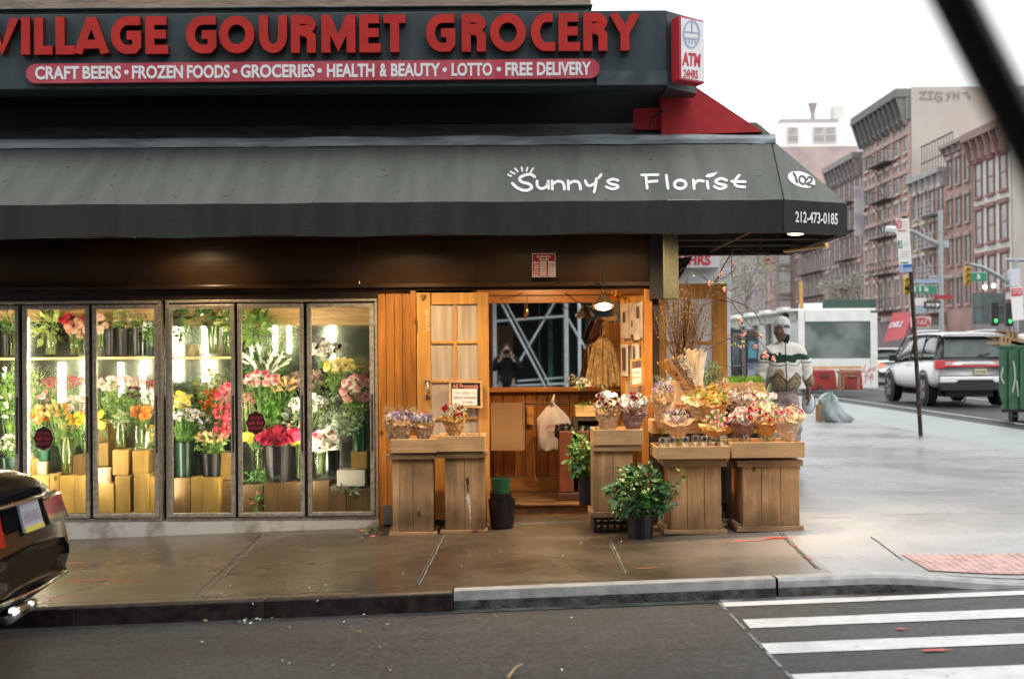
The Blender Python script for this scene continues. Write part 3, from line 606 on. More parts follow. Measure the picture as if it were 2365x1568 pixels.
# lettering on the slope
WH = mat('white_lettering', (0.82, 0.81, 0.80), rough=0.6)
NS = (T-A1).cross(Vector((-1, 0, 0))); NS = NS.normalized(); PS = Vector((1.0, yF, zvt))
NS = Vector((0, -(zt-zvt), (T.y-yF))).normalized()
def cr2(x, y): return (842+x*.3564, y*.3564)
mb = MB(); W_ = 6.4
S = lambda *p, sm=True, closed=False, w=W_: stroke_on(mb, [cr2(*q) for q in p], w, PS, NS, off=0.006, sm=sm, closed=closed)
S((1102,1152),(1078,1136),(1040,1140),(1006,1160),(1018,1184),(1066,1198),(1082,1222),(1046,1240),(995,1226),(958,1195), w=6.8)
S((1118,1178),(1120,1210),(1146,1228),(1178,1214),(1190,1180)); S((1190,1178),(1193,1228), sm=False)
for k in (0, 104): S((1215+k,1178),(1217+k,1232), sm=False); S((1217+k,1200),(1248+k,1181),(1280+k,1186),(1292+k,1208),(1295+k,1232))
S((1430,1178),(1442,1203),(1466,1208),(1492,1192)); S((1502,1164),(1497,1205),(1488,1250)); S((1532,1138),(1518,1158), sm=False)
S((1642,1176),(1610,1166),(1576,1180),(1594,1197),(1634,1206),(1640,1220),(1604,1230),(1566,1216))
mb.build('lettering', WH, aw); mb = MB()
S((1795,1140),(1902,1138), sm=False); S((1822,1142),(1831,1226), sm=False); S((1826,1184),(1895,1179), sm=False)
S((1955,1142),(1966,1226), sm=False)
S(*[(2045+37*math.cos(a*PI/6), 1200+27*math.sin(a*PI/6)) for a in range(12)], closed=True, w=7)
S((2130,1172),(2136,1228), sm=False); S((2136,1198),(2160,1176),(2196,1180)); S((2220,1182),(2226,1226), sm=False)
S((2345,1174),(2310,1162),(2275,1178),(2292,1195),(2338,1206),(2336,1220),(2300,1229),(2266,1214))
mb.poly([proj(*cr2(*q), PS, NS)+NS*0.0066 for q in ((2205,1150),(2222,1134),(2290,1120),(2262,1148),(2230,1158))])
stroke_on(mb, [(1707,407),(1697,420),(1700,431),(1720,434)], W_, PS, NS, off=0.006); stroke_on(mb, [(1690,421),(1721,422)], W_, PS, NS, off=0.0065, sm=False)
mb.build('lettering', WH, aw); mb = MB()
for a, b in (((930,1138),(950,1147)), ((945,1118),(973,1132)), ((975,1098),(993,1117)), ((1018,1090),(1022,1114)), ((1056,1092),(1049,1114)), ((1092,1097),(1076,1121))): S(a, b, sm=False, w=4.2)
mb.build('sun_rays', WH, aw)
mb = MB(); mb.poly([proj(2045*.3564+842+(9 if a % 2 else 5)*math.cos(a*PI/5), 1200*.3564+(7 if a % 2 else 4)*math.sin(a*PI/5), PS, NS)+NS*0.0068 for a in range(10)]); mb.build('flower_mark', CANV, aw)
NC = (B1-A1).cross(T-A1).normalized()
if NC.dot(CAM-A1) < 0: NC = -NC
mb = MB(); ca, sa = math.cos(0.32), math.sin(0.32)
mb.poly([proj(1851+33*math.cos(a*PI/14)*ca-17*math.sin(a*PI/14)*sa, 416+33*math.cos(a*PI/14)*sa+17*math.sin(a*PI/14)*ca, A1, NC)+NC*0.004 for a in range(28)]); mb.build('number_oval', WH, aw)
mb = MB(); DK = mat('dark_digits', (0.06, 0.06, 0.06))
def st(*p, sm=True, closed=False, w=4.2, o=0.008): stroke_on(mb, p, w, A1, NC, off=o, sm=sm, closed=closed)
st((1832,402),(1836,408),(1840,423), w=4.6); st((1845,416),(1849,409),(1857,411),(1860,420),(1856,427),(1848,424), closed=True)
st((1863,417),(1867,411),(1874,414),(1873,421),(1863,427),(1878,431))
mb.build('number', DK, aw)
NV = (B1-A1).cross(A0-A1).normalized(); mb = MB()
text_on(mb, '212-473-0185', [(1836, 488), (1934, 493), (1836, 514), (1934, 520)], A1, NV, off=0.006, bold=0.022); mb.build('phone_number', WH, aw)
# ---- corner flood lamp under the awning
GOLD = mat('brass', (0.60, 0.38, 0.13), rough=0.3, metal=1.0); BLK = mat('black_metal', (0.02, 0.018, 0.016), rough=0.4, metal=0.4)
BULB = mat('warm_bulb_glow', (1, 1, 1), emit=(1.0, 0.80, 0.50), estr=30)
def spot(name_, loc, aim, e, size, blend=0.6, c=(1, 0.72, 0.40), r_=0.05):
    l = bpy.data.lights.new(name_, 'SPOT'); l.energy = e; l.spot_size = math.radians(size); l.spot_blend = blend; l.color = c; l.shadow_soft_size = r_
    o = bpy.data.objects.new(name_, l); col.objects.link(o); o.location = loc; o.rotation_euler = (Vector(loc)-Vector(aim)).to_track_quat('Z', 'Y').to_euler(); return o
c = at(1838, 541, 11.45); fl = thing('flood_lamp', 'lit flood lamp under the awning corner', 'lamp', c)
MB().lathe([(0.03, 0.09), (0.05, 0.06), (0.075, 0.0)], c, 16).build('reflector', BLK, fl, smooth=True)
MB().lathe([(0.001, -0.006), (0.05, -0.004), (0.066, 0.004)], c, 16).build('bulb', BULB, fl)
spot('flood_light', c-Vector((0, 0, 0.03)), at(1705, 1010, 11.25), 150, 82)
c = at(1860, 573, 13.0); MB().tube([c+Vector((-.12, 0.35, 0)), c+Vector((.12, -.35, 0))], 0.02, 8).build('rim_tube', GOLD, aw)  # brass tube slanting beneath the awning
# bulbs beneath the front valance: out of the photographer's sight but their glow shows on the fascia
def bulb(px, label, e, aimx=None, y=-0.62, z=2.60):
    x = at(px, 600, CD+y).x; t = thing('awning_lamp', label, 'lamp', (x, y, z), group='bulbs hung inside the awning')
    MB().lathe([(0.012, 0.07), (0.05, 0.03), (0.06, 0.0)], (x, y, z), 12).build('lamp_shade', BLK, t, smooth=True)
    MB().ball((x, y, z-0.0), 0.028, n=8, k=6).build('bulb', BULB, t)
    spot('awning_light', (x, y, z-0.035), (x if aimx is None else aimx, y+0.25, 0), e, 150, 0.8)
bulb(440, 'bulb inside the awning above the third cooler door', 34, y=-.5, z=2.57)
bulb(930, 'bulb inside the awning above the two left stands', 150, y=-.9)
bulb(1240, 'bulb inside the awning above the booth step', 30, y=-.8)
bulb(1450, 'bulb inside the awning above the booth corner', 130, y=-.9)
bulb(1700, 'bulb inside the awning above the right stands', 150, y=-1.02)

# ---- red awning of the avenue side
RED = mat('red_canvas', (0.48, 0.022, 0.03), rough=0.65, var=0.15, scale=6)
rd = 12.25; ra = thing('red_awning', 'red canvas awning behind the light box, over the avenue front', 'awning', at(1600, 250, rd))
P = [at(1528, 204, rd), at(1609, 203, rd), at(1762, 305, rd), at(1528, 312, rd)]
MB().prism(P, (0, 4.0, 0)).build('end_panel', RED, ra)
MB().prism([at(1463, 252, 12.3), at(1527, 248, 12.3), at(1527, 300, 12.3), at(1463, 300, 12.3)], (0, 0.05, 0)).build('side_flap', RED, ra)
MB().tube([at(1500, 296, 12.2), at(1505, 275, 12.2), at(1530, 256, 12.2)], 0.008, 6).build('cable', BLK, ra)
# ---- grocery sign box
SD = 11.7; sg = thing('sign_box', 'long dark green sign box with red grocery letters', 'sign', at(700, 115, SD))
TEAL = mat('dark_teal_metal', (0.024, 0.040, 0.046), rough=0.5, c2=(0.038, 0.058, 0.062), scale=5, stretch=(3, 1, 0.3), bump=0.1)
zt_s = at(1200, 26.5, SD).z; zb_s = at(1200, 199, SD).z; xe = at(1540, 110, SD).x; ys = SD-CD
MB().box(-9, xe, ys, ys+0.35, zb_s, zt_s).build('sign_body', TEAL, sg, bevel=0.006)
x2 = at(1608, 110, 12.0).x
MB().prism([Vector((xe+.001, ys, zb_s-.02)), Vector((x2, ys+0.3, zb_s-.02)), Vector((x2, ys+0.5, zb_s-.02)), Vector((xe+.001, ys+0.5, zb_s-.02))], (0, 0, zt_s-zb_s+.015)).build('sign_corner', TEAL, sg)
MB().box(at(1378, 180, SD).x, xe-.002, ys-0.03, ys-0.001, zb_s-.004, at(1450, 166, SD).z).box(at(1378, 180, SD).x, xe-.002, ys-0.035, ys-0.031, zb_s-.004, zb_s+.012).build('sign_ledge', mat('teal_ledge', (0.045, 0.07, 0.076), rough=0.45, var=0.3, scale=8), sg)
REDF = mat('red_letter_face', (0.46, 0.018, 0.012), rough=0.4, var=0.12, scale=6); REDS = mat('red_letter_return', (0.10, 0.006, 0.006), rough=0.5)
def arc(cx, cy, rx, ry, a0, a1, n=10): return [(cx+rx*math.cos(math.radians(a0+(a1-a0)*i/n)), cy+ry*math.sin(math.radians(a0+(a1-a0)*i/n))) for i in range(n+1)]
def letter(ch, w):   # centre lines in a box w wide, 1 high; stroke t
    t = 0.235; h = t/2
    if ch == 'I': return [[(w/2, 0), (w/2, 1)]]
    if ch == 'V': return [[(h*.9, 1), (w/2, 0.02), (w-h*.9, 1)]]
    if ch == 'L': return [[(h, 1), (h, h), (w, h)]]
    if ch == 'A': return [[(h*.75, 0), (w/2-.01, 0.985)], [(w/2+.01, 0.985), (w-h*.75, 0)], [(w*.25, .27), (w*.75, .27)]]
    if ch == 'E': return [[(w*.93, 1-h), (h, 1-h), (h, h), (w, h)], [(h, .52), (w*.9, .52)]]
    if ch == 'G': return [[(w-.02, 1-h), (w*.6, 1-h)]+arc(w*.55, .5, w*.55-h, .5-h, 100, 262, 12)+[(w*.75, h+.01), (w-h, h+.1), (w-h, .5), (w*.52, .5)]]
    if ch == 'C': return [[(w*.9, 1-h), (w*.62, 1-h)]+arc(w*.62, .5, w*.62-h, .5-h, 100, 260, 12)+[(w, h)]]
    if ch == 'O': return [arc(w/2, .5, w/2-h, .5-h, 0, 345, 23)]
    if ch == 'U': return [[(h, 1), (h, .45)]+arc(w/2, .45, w/2-h, .45-h, 195, 345, 8)+[(w-h, .45), (w-h, 1)]]
    if ch == 'R': return [[(h, 0), (h, 1)], [(h, 1-h), (w*.5, 1-h)]+arc(w*.5, .745, w*.5-h, .1375, 75, -75, 6)+[(w*.5, .607), (h, .607)], [(w*.42, .56), (w*.66, .53), (w-h, .42), (w-h, 0)]]
    if ch == 'M': return [[(h, 0), (h, 1)], [(h*1.2, .93), (w/2, .25), (w-h*1.2, .93)], [(w-h, 1), (w-h, 0)]]
    if ch == 'T': return [[(0, 1-h), (w, 1-h)], [(w/2, 0), (w/2, 1-h)]]
    if ch == 'Y': return [[(h*.8, 1), (w/2, .46), (w-h*.8, 1)], [(w/2, .5), (w/2, 0)]]
LET = [('V',-26,50),('I',54,78),('L',86,128),('L',135,178),('A',178,256),('G',262,331),('E',341,393),('G',434,504),('O',510,591),('U',602,666),('R',675,732),('M',745,823),('E',832,881),('T',888,938),
       ('G',985,1052),('R',1067,1122),('O',1132,1214),('C',1226,1281),('E',1289,1338),('R',1346,1401),('Y',1408,1475)]
for ch, xa, xb in LET:
    k = (xa+26)/1500; y0 = 46-12*k; y1 = 132-10.5*k; xm = (xa+xb)/2
    a = at(xa, (y0+y1)/2, SD).x; b = at(xb, (y0+y1)/2, SD).x; zb_ = at(xm, y1, SD).z; H = at(xm, y0, SD).z-zb_; w_ = (b-a)/H; mb = MB()
    for si, pl in enumerate(letter(ch, w_)):
        closed = ch == 'O'; Lf, Rt = ribbon(pl, 0.235, closed); Lf = [Vector((p.x, min(1, max(0, p.y)))) for p in Lf]; Rt = [Vector((p.x, min(1, max(0, p.y)))) for p in Rt]; n = len(Lf)
        for lay, (dep, sh, m_) in enumerate(((0.075+0.0015*si, 0.0, 0),)):
            fr_ = [Vector((a+p.x*H, ys-dep, zb_+p.y*H)) for p in Lf+Rt]; bk = [v+Vector((0, dep-0.002, 0)) for v in fr_]
            for i in range(n if closed else n-1):
                j = (i+1) % n; mb.add([fr_[i], fr_[j], fr_[n+j], fr_[n+i]], [(0, 1, 2, 3)], 0)
                mb.add([fr_[i], fr_[j], bk[j], bk[i]], [(0, 1, 2, 3)], 1); mb.add([fr_[n+i], fr_[n+j], bk[n+j], bk[n+i]], [(0, 1, 2, 3)], 1)
            if not closed:
                for i in (0, n-1): mb.add([fr_[i], fr_[n+i], bk[n+i], bk[i]], [(0, 1, 2, 3)], 1)
    mb.build('letter', [REDF, REDS], sg)
# pill panel with small white words
pm = mat('faded_red_panel', (0.42, 0.035, 0.06), rough=0.45, c2=(0.50, 0.09, 0.12), scale=2.5, stretch=(2, 1, 0.5)); mb = MB(); pts = []
def pl_(x, y): p = at(x, y, SD-0.05); return p
for i in range(9): a = PI/2+PI*i/8; pts.append(pl_(82+22*math.cos(a), 170.5-22.5*math.sin(a)))
for i in range(9): a = -PI/2+PI*i/8; pts.append(pl_(1363+22*math.cos(a), 158.5-22.5*math.sin(a)))
mb.prism(pts, (0, 0.06, 0)); mb.build('red_panel', pm, sg)
mb = MB(); wm = mat('white_sign_letters', (0.78, 0.76, 0.78), rough=0.5); P0 = at(700, 165, SD-0.05); NN = Vector((0, -1, 0))
for s_, xa, xb in (('CRAFT', 81, 183), ('BEERS', 191, 280), ('FROZEN', 305, 423), ('FOODS', 432, 531), ('GROCERIES', 556, 727), ('HEALTH', 755, 865), ('&', 877, 894), ('BEAUTY', 903, 1017), ('LOTTO', 1043, 1137), ('FREE', 1167, 1230), ('DELIVERY', 1240, 1365)):
    f = lambda x: 169.5-0.0083*(x-80)
    text_on(mb, s_, [(xa, f(xa)-15.5), (xb, f(xb)-15.5), (xa, f(xa)+15.5), (xb, f(xb)+15.5)], P0, NN, off=0.004, bold=0.035)
for x in (292, 543, 738, 1027, 1152):
    mb.poly([proj(x+5.5*math.cos(a*PI/6), 169.5-0.0083*(x-80)-5.5*math.sin(a*PI/6), P0, NN)+NN*0.004 for a in range(12)])
mb.build('panel_words', wm, sg)
# ---- ATM light box
c = at(1569, 115, 11.55); atm = thing('light_box', 'white and red light box sign reading ATM 24HRS at the corner', 'sign', c)
zT = at(1569, 36, 11.55).z; zB = at(1569, 184, 11.55).z; e1 = at(1626, 115, 11.74); e0 = at(1550, 115, 11.70)
P1 = Vector((c.x, c.y, zB)); P2 = Vector((e1.x, e1.y, zB)); P3 = Vector((e0.x, e0.y, zB)); P4 = P3+(P2-P1)
mb = MB(); mb.prism([P1, P2, P4, P3], (0, 0, zT-zB)); mb.build('box_case', mat('red_plastic', (0.50, 0.03, 0.05), rough=0.4), atm, bevel=0.004)
Nw = (P2-P1).cross(Vector((0, 0, 1))).normalized(); Nw = Nw if Nw.dot(CAM-P1) > 0 else -Nw
mb = MB(); m_ = (P2-P1); q = lambda u, v: P1+m_*u+Vector((0, 0, (zT-zB)*v))+Nw*0.004
mb.quad(q(.06, .03), q(.97, .03), q(.97, .97), q(.06, .97)); mb.build('white_face', mat('white_acrylic', (0.80, 0.80, 0.82), rough=0.3), atm)
mb = MB(); RT = mat('red_print', (0.60, 0.05, 0.07)); BL = mat('pale_blue_print', (0.42, 0.48, 0.66))
text_on(mb, 'ATM', [(1575, 121), (1617, 125), (1574, 152), (1616, 156)], P1, Nw, off=0.007, bold=0.04); text_on(mb, '24HRS', [(1578, 160), (1611, 163), (1577, 180), (1611, 184)], P1, Nw, off=0.007, bold=0.03); mb.build('red_words', RT, atm)
mb = MB(); cx, cy = 1596, 80
stroke_on(mb, [(cx+18*math.cos(a*PI/8), cy+31*math.sin(a*PI/8)) for a in range(16)], 4, P1, Nw, off=0.007, closed=True)
for p in (((1578, 74), (1614, 78)), ((1579, 88), (1613, 91)), ((1597, 50), (1597, 78))): stroke_on(mb, p, 3, P1, Nw, off=0.008, sm=False, caps=False)
for k in range(4): stroke_on(mb, ((1584+k*7, 91), (1584+k*7, 104-abs(k-1.5)*2)), 3, P1, Nw, off=0.008, sm=False, caps=False)
mb.build('blue_emblem', BL, atm)
# ---- business hours sign on the fascia
r = rect(1229, 585, 1283, 640, D0-0.1); hs_ = thing('hours_sign', 'small red business hours sign on the brown fascia', 'sign', (r[0], -0.1, r[2]))
MB().box(r[0], r[1], -0.10, -0.092, r[2], r[3]).build('sign_border', wm, hs_)
c0 = Vector((r[0], -0.1, r[2])); NN = Vector((0, -1, 0)); hr = mat('hours_red', (0.42, 0.015, 0.015))
def pq(mb, x0, y0, x1, y1, off, P=c0): mb.poly([proj(*p, P, NN)+NN*off for p in ((x0, y1), (x1, y1), (x1, y0), (x0, y0))])
mb = MB(); pq(mb, 1230.5, 587, 1281.5, 638.5, 0.003); mb.build('red_field', hr, hs_)
mb = MB()
for i in range(6):
    y = 604+i*5.7; pq(mb, 1247, y, 1262, y+4.6, 0.006); pq(mb, 1266, y, 1281, y+4.6, 0.006)
    text_on(mb, ('Mon.', 'Tues.', 'Wed.', 'Thur.', 'Fri.', 'Sat.')[i], boxq(1233, y, 1245, y+4.2), c0, NN, off=0.006, bold=0.03)
text_on(mb, 'BUSINESS', boxq(1240, 590, 1272, 595.5), c0, NN, off=0.006, bold=0.03); text_on(mb, 'HOURS:', boxq(1245, 597, 1268, 602.5), c0, NN, off=0.006, bold=0.03); mb.build('hours_words', wm, hs_)
mb = MB()
for i in range(6):
    y = 605+i*5.7; text_on(mb, 'CLOSED' if i < 2 else '9:00AM', boxq(1248.5, y, 1260.5, y+2.8), c0, NN, off=0.009, bold=0.01)
    text_on(mb, 'CLOSED' if i == 1 else '8:00PM', boxq(1267.5, y, 1279.5, y+2.8), c0, NN, off=0.009, bold=0.01) if i else None
mb.build('hours_figures', DK, hs_)
# ================================================================== SHOP DOORS AND FITTINGS
FROST = mat('frosted_pane', (0.50, 0.42, 0.34), rough=0.25, c2=(0.36, 0.28, 0.20), scale=1.5, stretch=(14, 1, 0.6), coat=0.6)
PALEP = bpy.data.materials.new('pale_pane'); PALEP.use_nodes = True
_n = PALEP.node_tree; _n.nodes.remove(_n.nodes['Principled BSDF']); _a = node(_n, 'ShaderNodeBsdfTranslucent'); _a.inputs[0].default_value = (.9, .9, .88, 1); _b = node(_n, 'ShaderNodeBsdfTransparent'); _b.inputs[0].default_value = (.9, .9, .9, 1)
_c = node(_n, 'ShaderNodeMixShader'); _c.inputs[0].default_value = .45; _n.links.new(_a.outputs[0], _c.inputs[1]); _n.links.new(_b.outputs[0], _c.inputs[2]); _n.links.new(_c.outputs[0], _n.nodes['Material Output'].inputs[0])
STEELH = mat('steel_handle', (0.6, 0.58, 0.55), rough=0.25, metal=1)
def bx(mb, x0, y0, x1, y1, d, t, m=0):       # front face at depth d, thickness t going back, from plan rectangle
    r = rect(x0, y0, x1, y1, d); mb.box(r[0], r[1], d-CD, d-CD+t, r[2], r[3], m)
DL = 12.30; mb = MB()
bx(mb, 964, 676, 996, 1200, DL, .045); bx(mb, 1104, 676, 1130, 1200, DL, .045); bx(mb, 996.3, 676, 1103.7, 703, DL, .045); bx(mb, 996.3, 1040, 1103.7, 1200, DL, .045)
for y in (787, 877, 963): bx(mb, 996.3, y, 1103.7, y+7, DL+.005, .035)
for (a, b) in ((703, 787), (794, 877), (884, 963), (970, 1040)): bx(mb, 1047, a+.3, 1055, b-.3, DL+.005, .035)
dl = mb.build('door', DOORW, shop, bevel=0.004, label='open glazed pine door leaf with chalk writing')
for (a, b) in ((703, 787), (794, 877), (884, 963), (970, 1040)):
    for (xa, xb) in ((996, 1047), (1055, 1104)):
        mb = MB(); bx(mb, xa, a, xb, b, DL+.018, .006); mb.build('pane', FROST, dl)
mb = MB(); bx(mb, 950, 672, 963.7, 1205, 12.38, .05); mb.build('door_frame', ORANGE, shop, bevel=.004)
mb = MB(); mb.tube([at(988, 880, 12.28), at(987, 884, 12.24), at(988, 900, 12.235), at(989, 913, 12.24), at(990, 917, 12.28)], .009, 8); mb.build('handle', STEELH, dl, smooth=True)
mb = MB(); bx(mb, 982, 878, 992, 886, 12.285, .01); bx(mb, 983, 912, 994, 919, 12.285, .01); mb.build('handle_plate', STEELH, dl)
mb = MB(); bx(mb, 971, 679, 984, 685, 12.28, .01); bx(mb, 974, 684, 980, 691, 12.28, .01); bx(mb, 961, 740, 965, 766, 12.29, .02); mb.build('bolt', GOLD, dl)
mb = MB(); P0 = (0, DL-CD, 0); NN = Vector((0, -1, 0)); CH_ = mat('chalk', (0.75, 0.62, 0.5), rough=.9)
for pl in (((982, 764), (990, 762), (991, 758), (983, 757)), ((985, 752), (989, 748), (984, 747)), ((992, 742), (985, 739), (990, 735), (984, 733)), ((991, 728), (984, 726), (988, 722), (983, 719), (990, 717)), ((986, 744), (984, 744))): stroke_on(mb, pl, 1.3, P0, NN, off=.003)
mb.build('chalk_writing', CH_, dl)
# chalkboard hung on the door
cb = thing('chalkboard', 'framed chalkboard on the open door, with a white notice over it', 'sign', at(1075, 942, 12.26)); mb = MB()
P0 = Vector((0, 12.25-CD, 0)); TL, TR, BL_, BR = (1037, 880.5), (1114, 880), (1037, 939), (1115, 942)
def pquad(mb, pts, off=0, P=P0, m=0): mb.poly([proj(*p, P, NN)+NN*off for p in pts], m)
fr = [[(1037,880),(1114,880),(1114,884),(1037,884)], [(1037,937),(1115,938),(1115,942),(1037,940)], [(1037,884),(1042,884),(1042,937),(1037,937)], [(1109,884),(1114,884),(1115,938),(1110,938)]]
for q in fr: mb.prism([proj(*p, P0, NN) for p in q], (0, .018, 0))
mb.build('frame', wood('pale_frame', (0.66, 0.42, 0.2), axis='X', board=.5, knots=False), cb)
mb = MB(); pquad(mb, [(1041,883),(1110,883),(1111,938),(1041,938)], -.008); mb.build('board', mat('chalkboard_black', (.016,.012,.012), rough=.6), cb)
mb = MB(); PCH = mat('coral_chalk', (.75,.28,.2), rough=.8); text_on(mb, 'All Proceeds', boxq(1045, 886, 1104, 897), P0, NN, off=-.005, bold=.01); mb.build('chalk_words', PCH, cb)
mb = MB(); pquad(mb, [(1044,898),(1102,898),(1102,936),(1044,936)], .002); mb.build('notice', mat('white_paper', (.78,.76,.72), rough=.8), cb)
mb = MB(); text_on(mb, 'ON  APRIL  1st', boxq(1050, 904, 1098, 910), P0, NN, off=.005, bold=.0); text_on(mb, 'will be donated', boxq(1047, 914, 1100, 920), P0, NN, off=.005); text_on(mb, '$ 10.00', boxq(1068, 926, 1092, 931), P0, NN, off=.005); mb.build('notice_words', mat('faded_ink', (.35,.3,.32)), cb)
# right door leaf of the booth seen nearly edge on, papered over
La = at(1434, 900, 13.05); Lb = at(1491, 900, 12.40); NL = (Lb-La).cross(Vector((0,0,1))).normalized(); NL = NL if NL.dot(CAM-La) > 0 else -NL
def lq(mb, x0, x1, ya, yb, off=0, thick=.03, m=0):    # ya,yb: tops/bottoms at left; perspective kept by the plane
    A = proj(x0, 900, La, NL); B = proj(x1, 900, La, NL); za = at(1434, ya, 13.05).z; zb = at(1434, yb, 13.05).z
    P = [Vector((A.x, A.y, zb)), Vector((B.x, B.y, zb)), Vector((B.x, B.y, za)), Vector((A.x, A.y, za))]
    if thick: mb.prism([p+NL*off for p in P], -NL*thick, m)
    else: mb.poly([p+NL*off for p in P], m)
mb = MB(); lq(mb, 1434, 1444, 688, 1105); lq(mb, 1481, 1491, 688, 1105); lq(mb, 1444.2, 1480.8, 688, 712)
for y in (790, 866, 945, 1010): lq(mb, 1444.2, 1480.8, y, y+9, -.003, .024)
lq(mb, 1460, 1465, 712, 1010, -.004, .022)
dr = mb.build('door', DOORW, shop, label='papered glazed door leaf turned edge on'); mb = MB(); lq(mb, 1444, 1481, 712, 1010, -.014, .004); mb.build('pane', mat('dim_pane', (.45,.42,.38), rough=.2, var=.2, scale=4, coat=.5), dr)
PAPERS = [(1436, 1487, 703, 782, (.62,.55,.48), 'plastic sleeve of photos taped at the top of the papered door'), (1437, 1453, 795, 868, (.78,.76,.72), 'narrow white leaflet left on the papered door'), (1463, 1480, 795, 872, (.72,.68,.64), 'narrow printed strip right on the papered door'),
          (1461, 1483, 772, 786, (.7,.64,.58), 'small photo card on the papered door')]
for i, (a, b, y0, y1, c_, lb) in enumerate(PAPERS):
    t = thing('paper', lb, 'paper', proj((a+b)/2, 800, La, NL)); mb = MB(); lq(mb, a, b, y0, y1, .006+.003*i, .002); mb.build('sheet', mat('paper_%d' % i, c_, rough=.35, var=.15, scale=12), t)
    mb = MB()
    if i == 0:
        for (x0, x1, u, v) in ((1442, 1447, 722, 745), (1473, 1480, 712, 738), (1462, 1465, 742, 757)): lq(mb, x0, x1, u, v, .012, 0)
    elif i == 1: lq(mb, 1441, 1449, 803, 855, .016, 0)
    elif i == 2: lq(mb, 1467, 1471, 800, 862, .020, 0)
    else: lq(mb, 1463, 1469, 773, 785, .022, 0)
    mb.build('print', mat('print_dark', (.12,.07,.06) if i != 1 else (.2,.24,.2), var=.4, scale=30), t)
    if i == 0:
        mb = MB()
        for (x0, u, v) in ((1452, 715, 775), (1466, 715, 780), (1477, 740, 775)): lq(mb, x0, x0+1.6, u, v, .013, 0)
        mb.build('glare_strip', mat('white_paper', (.78,.76,.72)), t)
t = thing('notice_frame', 'small framed white notice hung lower on the papered door', 'sign', proj(1470, 860, La, NL)); NF = Vector((-.25, -1, 0)).normalized(); PF = at(1470, 860, 12.5)
mb = MB()
for q in (((1456,831),(1485,826),(1485,831),(1456,836)), ((1456,889),(1485,884),(1485,890),(1456,894)), ((1456,836),(1460,835),(1460,889),(1456,890)), ((1481,831),(1486,830),(1486,885),(1481,886))): mb.prism([proj(*p, PF, NF) for p in q], NF*-.02)
mb.build('frame', DOORW, t); mb = MB(); mb.poly([proj(*p, PF, NF)-NF*.006 for p in ((1459,835),(1482,831),(1482,886),(1459,890))]); mb.build('notice', mat('white_paper', (.78,.76,.72)), t)
mb = MB(); mb.poly([proj(*p, PF, NF)-NF*.003 for p in ((1460,836),(1481,832),(1481,848),(1460,851))]); mb.build('notice_header', mat('print_dark', (.12,.07,.06)), t)
mb = MB(); text_on(mb, 'PLEASE', [(1463,857),(1478,855),(1463,862),(1478,860)], PF, NF, off=.002); text_on(mb, 'PAY HERE', [(1463,869),(1478,867),(1463,874),(1478,872)], PF, NF, off=.002); mb.build('notice_words', mat('faded_ink', (.35,.3,.32)), t)
# door leaf on the avenue side, opened out
DA = 13.35; mb = MB()
bx(mb, 1647, 655, 1681, 1100, DA, .045); bx(mb, 1520, 655, 1540, 1100, DA, .045); bx(mb, 1540.3, 655, 1646.7, 690, DA, .045); bx(mb, 1540.3, 985, 1646.7, 1100, DA, .045)
for y in (789, 880): bx(mb, 1540.3, y, 1646.7, y+8, DA+.005, .035)
for (a, b) in ((690, 789), (797, 880), (888, 985)): bx(mb, 1590, a+.3, 1598, b-.3, DA+.005, .035)
da = mb.build('door', DOORW, shop, bevel=.004, label='pine door leaf with pale panes opened towards the avenue')
for (a, b) in ((690, 789), (797, 880), (888, 985)):
    for (xa, xb) in ((1540, 1590), (1598, 1647)): mb = MB(); bx(mb, xa, a, xb, b, DA+.018, .006); mb.build('pane', PALEP, da)
# sign panel reading HRS under the awning, further along the avenue front
t = thing('hanging_sign', 'white panel with red letters HRS under the far end of the awning', 'sign', at(1610, 600, 16.0)); mb = MB(); bx(mb, 1540, 566, 1662, 618, 16.0, .1); mb.build('sign_panel', mat('sign_white', (.7,.72,.74), rough=.4), t)
mb = MB(); bx(mb, 1540, 619, 1690, 668, 16.1, .1); mb.build('lower_panel', mat('sign_grey', (.5,.54,.57), rough=.4, var=.1), t)
mb = MB(); text_on(mb, '24HRS', boxq(1560, 588, 1641, 613), at(1600, 600, 16.0), NN, off=.004, bold=.035); mb.build('red_words', RT, t)
t2 = thing('avenue_hoarding', 'pale grey shop board standing beyond the corner of the building', 'board', at(1620, 900, 16.3)); mb = MB(); bx(mb, 1540, 670, 1688, 1010, 16.4, .08); mb.build('board_face', mat('hoarding_grey', (.66,.67,.68), var=.1, scale=3), t2)

# ---- pendant lamps
def cone_lamp(px, py, d, label, lit, rpx=24, m=None, tilt=None):
    c = at(px, py, d); R = sz(rpx, d); t = thing('pendant_lamp', label, 'lamp', c, group='lamps hanging in the booth doorway')
    def tl(mb):
        cs, sn = math.cos(.32), math.sin(.32); mb.v = [(x, c.y+(y-c.y)*cs-(z-c.z)*-sn, c.z+(z-c.z)*cs+(y-c.y)*-sn) for x, y, z in mb.v]; return mb
    tl(MB().lathe([(R*.14, R*1.5), (R*.17, R*1.15), (R*.30, R*1.02), (R*.72, R*.42), (R*.94, R*.16), (R*1.0, R*.10), (R, 0), (R*.93, 0.004), (R*.75, R*.22), (R*.3, R*.85)], c, 28)).build('shade', m, t, smooth=True)
    MB().tube([c+Vector((0, 0, R*1.7)), c+Vector((0.004, 0, R*2.4)), c+Vector((-.003, 0, R*3.2))], .009, 6).build('cord', BLK, t)
    b = tl(MB().ball(c+Vector((0, 0, R*.06)), R*.66, R*.66, R*.2, 14, 8)).build('bulb', BULB if lit else mat('unlit_bulb', (.8,.7,.5), rough=.2), t, smooth=True)
    return c
